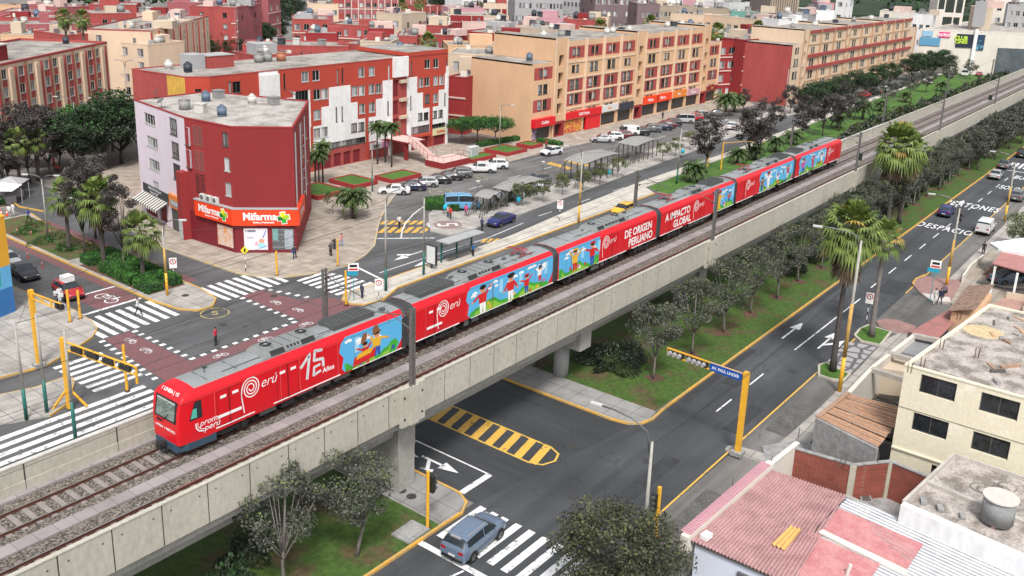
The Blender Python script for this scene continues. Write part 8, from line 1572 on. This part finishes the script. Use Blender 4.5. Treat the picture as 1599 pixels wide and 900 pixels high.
lamp(40.6,20.9,7.6,'concrete street lamp rising from the broad tree at the bottom',(-.1,1),3.2,0,.15,px=False,rise=1.2)
lamp(603,455,9.0,'street lamp with a green base on the bus stop island',(.6,-.2),1.6,2.4,.15,rise=1.2); lamp(662,430,8.3,'bare concrete post with a green base on the bus stop island',green=2.6,head=False,name='utility_post',cat='utility post'); lamp(904,347,9.0,'street lamp with a green base on the strip behind the train',LEFT,1.8,2.2,.14,rise=.8,ylow=3); lamp(1057,288,8.4,'street lamp with a turquoise base farther along the strip',LEFT,1.6,2.2,.14,rise=.8)
lamp(262,462,6.7,'street lamp with an ochre lower half at the median tip',SIDE,1.7,2.3,.13,ylow=2.5,rise=.9); lamp(76,376,7.0,'twin-armed street lamp in the soil bed of the median',SIDE,1.5,.5,.12,double=True,rise=.5,ylow=0); lamp(728,302-1,6.4,'curved dark green lamp before the palms and staircase',SIDE,.8,1.6,.1,head=True,rise=.6) if False else None
lamp(582,300,6.8,'green-based lamp with a bent top beside the feather palms',SIDE,.9,2.2,.1,rise=.4); lamp(780,236,7.6,'street lamp beside the beige building blank wall',SIDE,1.8,1.0,.1,rise=.3); lamp(42,655,7.4,'weathered post with a green base, left one of two by the bottom left crossing',green=2.4,head=False,name='utility_post',cat='utility post'); lamp(74,645,7.6,'leaning-looking post with a signal box and green base, right one of two',green=2.6,head=False,name='utility_post',cat='utility post'); lamp(119,690,8.2,'post with a green base close to the far viaduct wall',green=3.0,head=False,name='utility_post',cat='utility post')
lamp(200,160,8,'twin-armed street lamp in the lane beside the peach building',SIDE,2.0,0,.1,double=True,rise=.6); lamp(123,240,8,'twin-armed street lamp against the big green crown',SIDE,2.4,0,.1,double=True,rise=.8); lamp(12,262,7.5,'twin-armed street lamp at the left edge before the peach building',SIDE,2.0,0,.1,double=True,rise=.6); lamp(372,98,9,'slim street lamp in the tree-lined avenue',SIDE,1.6,0,.1,double=True,rise=.5); lamp(1172,218,9,'street lamp behind the two tall dark trees',SIDE,2.0,0,.1,rise=.5) if False else None
lamp(1225,172,9.2,'street lamp in front of the blank red end wall',SIDE,2.6,0,.12,rise=.8); lamp(1505,205-38,9,'street lamp beside the far viaduct wall',LEFT,2.2,0,.12,rise=.8) if False else None
for k,(bx,by) in enumerate(((847,294),(746,328),(1019,232),(955,256))): t = thing('garden_lamp', 'slim post lamp on the service pavement, %s'%['beside the low trellis','by the minibus and big trellis','beside the far trellis','between the two far trellises'][k], 'lamp post', P(bx,by)+(.13,)); b = MB(); b.tube([(0,0,0),(0,0,3.4)], .05, 6); b.build('pole', M_steel, t); b = MB(); b.cyl(0,0,3.4,3.75,.12,10,0,r2=.28); b.cyl(0,0,3.75,3.85,.3,10,0,r2=.1); b.build('lamp_shade', K('lamp pale', (.5,.5,.47), .4, var=0), t)
def signal_head(par, x, y, z, rz, n=3, horiz=False):
    b = MB(); b.T = Matrix.Translation((x,y,z))@Matrix.Rotation(R_(rz),4,'Z')
    if horiz: b.T = b.T@Matrix.Rotation(R_(90),4,'X')
    b.box(-.12,-.16,0,.12,.16,.36*n,0)
    for k in range(n): b.tube([(.12,0,.18+.36*k),(.34,0,.18+.36*k)], [.14,.13], 10, 1); 
    b.build('signal_head', [K('signal body', (.02,.02,.02), .5, var=0), K('signal visor', (.07,.07,.07), .4, var=0)], par)
def ypost(bx, by, H_, label, w=.11, sig=None, px=True, name='signal_post', cat='signal post', z=.13): 
    x, y = P(bx, by, z) if px else (bx, by); t = thing(name, label, cat, (x,y,z)); b = MB(); b.cyl(0,0,0,H_,w,8,0); b.cyl(0,0,0,.06,w*2,8,1); b.build('post', [M_ypost, M_rust], t)
    if sig: 
        for s_ in sig: signal_head(t, *s_)
    return t
ypost(668,824,3.75,'yellow signal post on the pavement corner at the bottom',.1,[(.25,-.1,2.3,0),]); ypost(1024,838,3.3,'yellow signal post behind the broad tree near the parking lane',.13,[(-.35,.1,1.9,180)]); ypost(433,430,2.6,'short yellow post beside the pedestrian sign at the pharmacy corner'); ypost(528,415,2.9,'yellow signal post on the rounded pavement corner',.1,[(-.3,.1,1.9,140)]); ypost(541,476,3.4,'yellow post at the tip of the bus stop island'); ypost(110,503,3.0,'yellow post on the western pavement, left one of two'); ypost(126,498,2.7,'yellow post on the western pavement, right one of two'); ypost(199,610,3.7,'yellow post standing on the refuge beside the gantry end')
ypost(1105,263,3.9,'yellow post on the track lawn, left of the one with an arm') ; m1 = ypost(1126,266,4.6,'yellow signal mast with a long arm on the track lawn',.12); b = MB(); b.tube([(0,0,4.4),(6,-1,4.0),(12,-2,3.2)], .05, 6); b.build('arm', M_ypost, m1)
def arm_mast(x, y, H_, label, d, L_, sign=True, heads=(0,1,2,3,5,6,7), z=.14):
    t = thing('signal_mast', label, 'traffic signal', (x,y,z)); b = MB(); b.box(-.17,-.17,0,.17,.17,H_,0); b.build('post', M_ypost, t); b = MB(); b.box(-.4,-.4,0,.4,.4,.3,0); b.build('footing', M_rough, t)
    a = Vector((d[0],d[1],0)).normalized(); T_ = Matrix.Rotation(math.atan2(a.y,a.x),4,'Z'); b = MB(); b.T = T_; z0 = H_-.75
    for zz_ in (z0, z0+.5): b.box(.17,-.05,zz_,L_,.05,zz_+.08,0)
    for k in range(0, int(L_/1.1)+1): b.box(.17+k*(L_-.25)/int(L_/1.1),-.05,z0+.08,.25+k*(L_-.25)/int(L_/1.1),.05,z0+.5,0)
    b.build('arm', M_ypost, t)
    if sign:
        b = MB(); b.T = T_; b.box(.3,-.12,z0+.02,2.7,.12,z0+.56,0); b.build('street_sign', K('sign blue', (.01,.08,.36), .4, var=0), t)
        for sg, ro in ((-1,180),): tt = text('AV. PAUL LINDER', t, M_wht, (0,0,0), (0,0,0), .3, .88, bold=.006); n_ = Vector((-a.y,a.x,0)); c_ = a*1.5+n_*(.13)*1; tt.location = (c_.x,c_.y,z0+.28); tt.rotation_euler = (R_(90),0,math.atan2(-a.y,-a.x))
    for k in heads: 
        s_ = 2.95+k*(L_-3.1)/8; b = MB(); b.T = T_; b.box(s_,-.13,z0+.08,s_+.42,.13,z0+.5,0); b.T = T_@Matrix.Translation((s_+.21,.12,z0+.29))@Matrix.Rotation(R_(-90),4,'X'); b.cyl(0,0,0,.25,.17,12,1,r2=.15); b.build('signal_lens_box', [K('signal body', (.02,.02,.02), .5, var=0), K('signal visor pale', (.3,.3,.3), .4, var=0)], t)
    return t
ax_, ay_ = P(1152,710,.14)
q2 = P(1042,554,5.6); arm_mast(ax_, ay_, 6.2, 'tall yellow signal mast whose arm carries a blue street name sign', (q2[0]-ax_, q2[1]-ay_), math.hypot(q2[0]-ax_,q2[1]-ay_))
ax_, ay_ = P(62,572,.14); q2 = P(97,487,6.0-.3); arm_mast(ax_, ay_, 6.4, 'yellow signal mast with a short arm at the left, on the curved pavement', (q2[0]-ax_, q2[1]-ay_), math.hypot(q2[0]-ax_,q2[1]-ay_), sign=False, heads=(3,5,7))
t = thing('signal_gantry', 'yellow gantry with a long signal arm over the big zebra crossing', 'traffic signal', P(110,637,.13)+(.13,)); gx, gy = P(110,637,.13); q2 = P(214,588,3.0); hg = zAt(gx, gy, 530, 100)
b = MB(); b.box(-.18,-.18,0,.18,.18,hg,0); b.build('post', M_ypost, t); b = MB(); b.tube([(0,0,1.6),(-.9,.7,0)], .1, 4); b.tube([(0,0,1.6),(.9,-.7,0)], .1, 4); b.build('brace', M_ypost, t)
e1 = P(214,545,hg-.6); dx, dy = None, None
ex, ey = P(214,590,hg-.9)
v1 = Vector((ex-gx, ey-gy)); L_ = v1.length; T_ = Matrix.Rotation(math.atan2(v1.y,v1.x),4,'Z'); b = MB(); b.T = T_
zg = ze = hg-.25
for o_ in (0,.6): b.tube([(0,0,zg-o_),(L_,0,ze-o_)], .07, 6)
for k in range(8): u = k/7; b.tube([(L_*u,0,zg+(ze-zg)*u),(L_*u,0,zg+(ze-zg)*u-.6)], .04, 5)
b.tube([(L_,0,ze),(L_,0,ze-1.2)], .1, 6); b.build('arm', M_ypost, t)
for k in range(4): b = MB(); b.T = T_; u = .12+.22*k; z_ = zg+(ze-zg)*u-.5; b.box(L_*u,-.1,z_,L_*u+1.1,.1,z_+.36,0); b.build('signal_box', K('signal body', (.02,.02,.02), .5, var=0), t)
# signs
def sign(bx, by, H_, label, kind, z=.13, facing=None, col=None):
    x, y = P(bx, by, z); az = math.atan2(-y,-x) if facing is None else R_(facing); t = thing('road_sign', label, 'sign', (x,y,z), az); b = MB()
    for k in range(int(H_/.4)): b.cyl(0,0,k*.4,min(H_,(k+1)*.4),.04,6,k%2)
    b.build('post', [M_black, M_wht] if kind != 'bus' else [K('post turquoise', (.02,.28,.33), .5, var=0)]*2, t)
    F = lambda pts, m, x_: [(x_, p_[0], p_[1]) for p_ in pts]
    b = MB()
    if kind == 'ped': b.face(F([(0,H_-.45),(.42,H_),(0,H_+.45),(-.42,H_)],0,.06), 0); b.face(F([(-.08,H_-.2),(.1,H_-.2),(.1,H_+.2),(-.08,H_+.2)],0,.065), 1)
    elif kind == 'round': b.box(.05,-.36,H_-.6,.055,.36,H_+.5,2); b.face(F([(.3*math.cos(a_*.4),H_+.1+.3*math.sin(a_*.4)) for a_ in range(16)],0,.06), 3); b.face(F([(.21*math.cos(a_*.4),H_+.1+.21*math.sin(a_*.4)) for a_ in range(16)],0,.064), 2); b.face(F([(.05,H_-.02),(.12,H_+.02),(-.02,H_+.25),(-.1,H_+.22)],0,.066), 1)
    elif kind == 'bus': b.box(.05,-.5,H_+.05,.07,.5,H_+.85,2); b.face(F([(-.42,H_+.12),(.42,H_+.12),(.42,H_+.3),(-.42,H_+.3)],0,.075), 3); b.box(.05,-.7,H_-.4,.08,.4,H_-.0,4); b.face(F([(-.35,H_+.42),(.35,H_+.42),(.35,H_+.68),(-.35,H_+.68)],0,.076), 1)
    b.build('sign_plate', [K('sign yellow', (.75,.62,.03), .5, var=0), M_black, M_wht, K('sign ring red', (.5,.02,.02), .5, var=0), K('sign turquoise', (.02,.3,.45), .5, var=0)], t); return t
sign(384,424,2.3,'yellow diamond pedestrian sign before the pharmacy poster','ped'); sign(272,432,1.5,'round no-turning sign on a striped post by the median tip','round'); sign(553,470,3.0,'turquoise bus stop sign at the island tip','bus'); sign(1452,472,3.6,'turquoise bus stop sign on the red paved corner','bus'); sign(1353,505,2.6,'round sign on a striped post between the palm beds','round'); sign(592,474,2.0,'striped post sign near the island zebra crossing','round'); sign(874,345,2.2,'pedestrian signal on a striped post on the strip behind the train','round')
for k,(bx,by) in enumerate(((205,358+65),(230,437),(139,384),(117,374),(87,368),(58,370),(36,366),(22,392),(52,403),(75,419),(255,418),(171,398))): t_ = P(bx-8,by); b = MB(); b.cyl(0,0,0,.08,.12,8,0); b.cyl(0,0,.08,.8,.045,8,0); b.cyl(0,0,.5,.6,.05,8,1); tag(b.build('lane_bollard', [K('bollard red', (.45,.06,.05), .5, var=0), M_wht], None, loc=(t_[0],t_[1],.02)), 'red flexible lane post along the planted median, %s of the line'%ORD[k], 'bollard', 'flexible posts beside the cycle lanes')
for k,(bx,by) in enumerate(((3,337),(12,337))): t_ = P(bx,by); t = thing('traffic_cone', 'orange traffic cone by the white workers, %s'%('at the picture edge' if k == 0 else 'right one'), 'cone', t_+(.02,)); b = MB(); b.box(-.2,-.2,0,.2,.2,.04); b.cyl(0,0,.04,.75,.16,10,0,r2=.03); b.build('cone_body', K('cone orange', (.7,.09,.02), .5, var=0), t); b = MB(); b.cyl(0,0,.35,.5,.115,10,0,r2=.085); b.build('band', M_wht, t)
for k,(bx,by) in enumerate(((696,335),(810,322),(951,279),(1066,245))): t = thing('litter_bin', 'turquoise litter bin %s'%['beside the trimmed hedge','beside the first service pavement trees','hanging near the big trellis','near the far lamp on the service pavement'][k], 'litter bin', P(bx,by,.14)+(.14,)); b = MB(); b.sph(0,0,.95,.38,.3,.4,0,12,8); b.build('bin', K('bin turquoise', (.01,.36,.5), .4, var=0), t); b = MB(); b.tube([(0,.3,0),(0,.3,1.2)], .04, 6); b.build('bin_post', M_steel, t)
t = thing('electric_cabinet', 'white electrical cabinet with two doors beside the planters', 'cabinet', P(738,248,.13)+(.13,), R_(8)); b = MB(); b.box(-1.1,-.5,0,1.1,.5,1.9,0); b.box(-1.15,-.55,1.9,1.15,.55,2.0,0); b.build('casing', K('cabinet pale', (.5,.52,.52), .5, var=.05), t); [MBq.build('cabinet_door', K('cabinet door', (.42,.44,.45), .5, var=0), t) for MBq in [(lambda m_, k: (m_.box(-1.0+k*1.05,-.53,.15,-.08+k*1.05,-.5,1.8), m_)[1])(MB(), k) for k in (0,1)]]
# bus shelter and advertising panel
bx, by = P(720,412,.13); t = thing('bus_shelter', 'dark green bus shelter with a pale flat roof and lit advertising panel', 'bus shelter', (69.2,63.2,.13), 0); b = MB(); b.box(1.5,-.9,2.45,7.5,.9,2.58,0); b.build('roof', mat('shelter roof', (.33,.34,.34), .6, 0, .15, 2), t); b = MB()
for x in (2.0,4.5,7.0): b.box(x-.08,.45,0,x+.08,.6,2.45)
b.box(1.8,.48,1.0,7.2,.54,1.08); b.box(1.8,.48,1.7,7.2,.54,1.78); b.build('frame', M_green, t); b = MB(); b.box(2.6,-.1,.45,6.4,.35,.52); b.build('bench', M_framed, t); b = MB(); b.box(-.25,-.7,.5,0,.7,2.6,0); b.box(-.18,-.1,0,-.06,.1,.5,0); b.build('advert_panel', K('panel frame', (.03,.03,.032), .4, var=0), t); b = MB(); b.box(-.27,-.6,.6,-.251,.6,2.5,0); b.build('advert_face', K('panel face', (.66,.68,.68), .3, var=0), t)
# trellises
def trellis(x, y, L_, w, H_, ang, label):
    t = thing('trellis_shelter', label, 'trellis', (x,y,.13), R_(ang)); b = MB()
    for i in range(int(L_/1.6)+1):
        xx = i*L_/int(L_/1.6)
        for yy in (0,w): b.box(xx-.06,yy-.06,0,xx+.06,yy+.06,H_)
    for i in range(4): xx = -i*.5; b.tube([(xx-.4*i*.6,0,0),(xx*.8-.2,0,H_*.6),(xx*.3,0,H_*(1-.06*i))], .05, 5); b.tube([(xx-.4*i*.6,w,0),(xx*.8-.2,w,H_*.6),(xx*.3,w,H_*(1-.06*i))], .05, 5)
    for yy in (0,w): b.tube([(-2.2,yy,.2),(-1.2,yy,H_*.7),(0,yy,H_),(L_,yy,H_+.15)], .06, 5)
    b.build('frame', M_framed, t); b = MB(); n_ = 12
    for i in range(n_):
        u0, u1 = i/n_, (i+1)/n_; z0, z1 = H_+.12+.35*math.sin(u0*math.pi), H_+.12+.35*math.sin(u1*math.pi); b.face([(L_*u0,-.3,z0),(L_*u1,-.3,z1),(L_*u1,w+.3,z1+.1),(L_*u0,w+.3,z0+.1)])
    b.build('mesh_roof', mat('shade mesh', (.25,.245,.235), .9, 0, .2, 3), t); return t
trellis(111.5,72.3,10.5,3.2,3.0,2,'large trellis with a grey mesh roof on the service pavement'); trellis(94.5,73.0,9.0,2.2,1.9,3,'low dark trellis with plants beside the white sedan'); trellis(129.5,74.2,8,3,2.8,3,'trellis with a mesh roof next to the far post lamp'); trellis(89.3,72.2,4.0,1.6,2.0,12,'small plant-covered trellis beside the light blue minibus')
for k,(x,y) in enumerate(((93.5,73.4),(97,74.2),(101,74.6),(108.5,73.9),(114,73.6),(119,74.3),(91.0,73.6))): shrub(x, y, 1.2, .9, .9, 500, .2, [L_str,L_bush], 'scrubby plant at a trellis foot on the service pavement, %s from the plaza'%ORD[k], group='plants at the trellis feet', tip=.3)
# tents at left
for k,(bx,by,cl) in enumerate(((8,318,'white'),(20,308,'blue'))): t = thing('work_tent', '%s awning over stalls by the left pavement'%('white' if k == 0 else 'blue and grey'), 'tent', P(bx,by)+(.02,)); b = MB(); b.cyl(0,0,2.0,2.7,2.4,4,0,r2=.2); b.build('canopy', W_white if k == 0 else W_grey, t); b = MB(); [b.tube([(a_,c_,0),(a_,c_,2.0)], .04, 5) for a_ in (-1.5,1.5) for c_ in (-1.5,1.5)]; b.box(-1.2,-.6,0,1.2,.6,.9); b.build('frame', W_grey, t)
# ================================================================== CATENARY
M_mast = mat('catenary mast steel', (.13,.125,.12), .7, .2, .2, 1.5, world=False)
def mast(x, near, label):
    y = 34.75 if near else 43.6; z0 = 7.0; s_ = 1 if near else -1; t = thing('catenary_mast', label, 'catenary mast', (x,y,z0), 0, 'overhead line masts of the railway'); b = MB()
    for dx in (-.14,.14): b.box(dx-.035,-.1,0,dx+.035,.1,5.9)
    for k in range(12): z = .3+k*.47; b.tube([(-.12,.0,z),(.12,.0,z+.42)], .02, 4)
    b.build('post', M_mast, t); b = MB(); yt = 36.85-y if near else 41.1-y
    b.tube([(0,0,5.4),(0,yt*1.35,4.9)], .035, 6); b.tube([(0,0,4.5),(0,yt*1.0,5.2)], .03, 6); b.tube([(0,yt*1.0,5.2),(0,yt*.9,4.35)], .02, 5); b.tube([(0,0,5.75),(0,yt*.5,5.35)], .02, 5); b.build('cantilever', M_mast, t)
    for k in range(2): b = MB(); b.cyl(0,s_*(.35)+0*k,4.45+k*.9,4.6+k*.9,.08,8); b.build('insulator', K('insulator brown', (.10,.04,.03), .4, var=0), t)
for k in range(8):
    mast(36.4+39.5*k, True, 'lattice mast on the near parapet, %s from the train front'%ORD[k]); mast(37.5+39.3*k, False, 'lattice mast on the far parapet, %s from the train front'%ORD[k])
b = MB()
def wire(b, a, c, sag, r=.012, n=10): b.tube([(a[0]+(c[0]-a[0])*i/n, a[1]+(c[1]-a[1])*i/n, a[2]+(c[2]-a[2])*i/n-sag*4*(i/n)*(1-i/n)) for i in range(n+1)], r, 4, cap=False)
def cable(label, segs, r=.012):
    b = MB(); [wire(b, *s_, r=r) for s_ in segs]; return tag(b.build('overhead_wire', K('wire black', (.02,.02,.02), .6, var=0)), label, 'overhead wire')
for (yy, nm) in ((41.1,'train track'),(36.85,'empty track')):
    cable('contact wire over the %s'%nm, [((36.5+39.5*k,yy,11.4),(36.5+39.5*(k+1),yy,11.4),.02) for k in range(-1,7)]); cable('sagging carrier wire over the %s'%nm, [((36.5+39.5*k,yy,12.5),(36.5+39.5*(k+1),yy,12.5),.7) for k in range(-1,7)])
cable('feeder wire along the far mast tops', [((37.5+39.3*k,43.8,12.7),(37.5+39.3*(k+1),43.8,12.7),.5) for k in range(-1,7)], .016)
def pt(x, y, z): return P(x, y, z)+(z,)
cable('long cable crossing the intersection from the left posts', [((26.2,62.3,7.3),(67.2,62.6,8.0),.5)], .018); cable('second cable over the intersection, a little higher', [((27.6,62.2,7.4),(61.3,62.1,9.4),.6)], .018); cable('cable from the median lamp to the island lamp', [((46.4,76.7,6.4),(61.3,62.1,8.6),.5)], .014); cable('cable along the bus stop island lamps', [((61.3,62.1,8.6),(67.2,62.6,8.2),.2),((67.2,62.6,8.2),(95.7,62.4,8.8),.9),((95.7,62.4,8.8),(121.9,62.3,8.2),.8)], .014); cable('pair of cables over the avenue beside the parking lane', [((40.6,20.9,7.5),(69.9,20.0,9.6),.6),((40.6,21.1,7.3),(69.9,20.2,9.2),.7)], .018); cable('cables from the near lamp onward along the right pavement', [((69.9,20.0,9.6),(103,19.9,8.6),.7),((103,19.9,8.6),(137,20.7,8.2),.7)], .016); cable('cable from the refuge post past the western mast', [((26.2,62.3,7.0),(31,70.4,6.2),.2),((31,70.4,6.2),(46.4,76.7,6.3),.4)], .014)
# manholes, litter of small things
for k,(bx,by,r_) in enumerate(((643,776,.32),(628,767,.3),(365,345,.3),(290,462,.35))): x, y = P(bx,by,.13); b = MB(); b.cyl(0,0,0,.012,r_,18,0); tag(b.build('manhole_cover', K('cast iron', (.06,.06,.06), .6, .3, .2, 6), None, loc=(x,y,.155)), 'round iron manhole cover in the pavement, %s'%['right one under the viaduct edge','left one under the viaduct edge','before the lilac shops','by the median tip'][k], 'manhole cover')
x, y = P(640,838,.1); t = thing('inspection_pit', 'square concrete pit cover in the lawn by the bottom kerb', 'pit cover', (x+.3,y+.2,.1), R_(2)); b = MB(); b.box(-.9,-.7,0,.9,.7,.12); b.build('frame', M_rough, t); b = MB(); b.box(-.6,-.45,.12,.6,.45,.15); b.build('lid', K('lid grey', (.3,.3,.29), .8, var=.1), t)
# bare metal ducts and boxes on the viaduct wall
for k, (x) in enumerate((130.0, 212.0)): b = MB(); b.box(-.3,-.3,0,.3,.3,1.0,0); tag(b.build('trackside_cabinet', M_darkm, None, loc=(x,38.9,6.47)), 'small dark cabinet between the tracks, %s from the train end'%ORD[k], 'cabinet')
for k in PROT:
    for o in PROT[k]:
        if o.name not in USED:
            for c_ in list(o.children_recursive): bpy.data.objects.remove(c_)
            bpy.data.objects.remove(o)
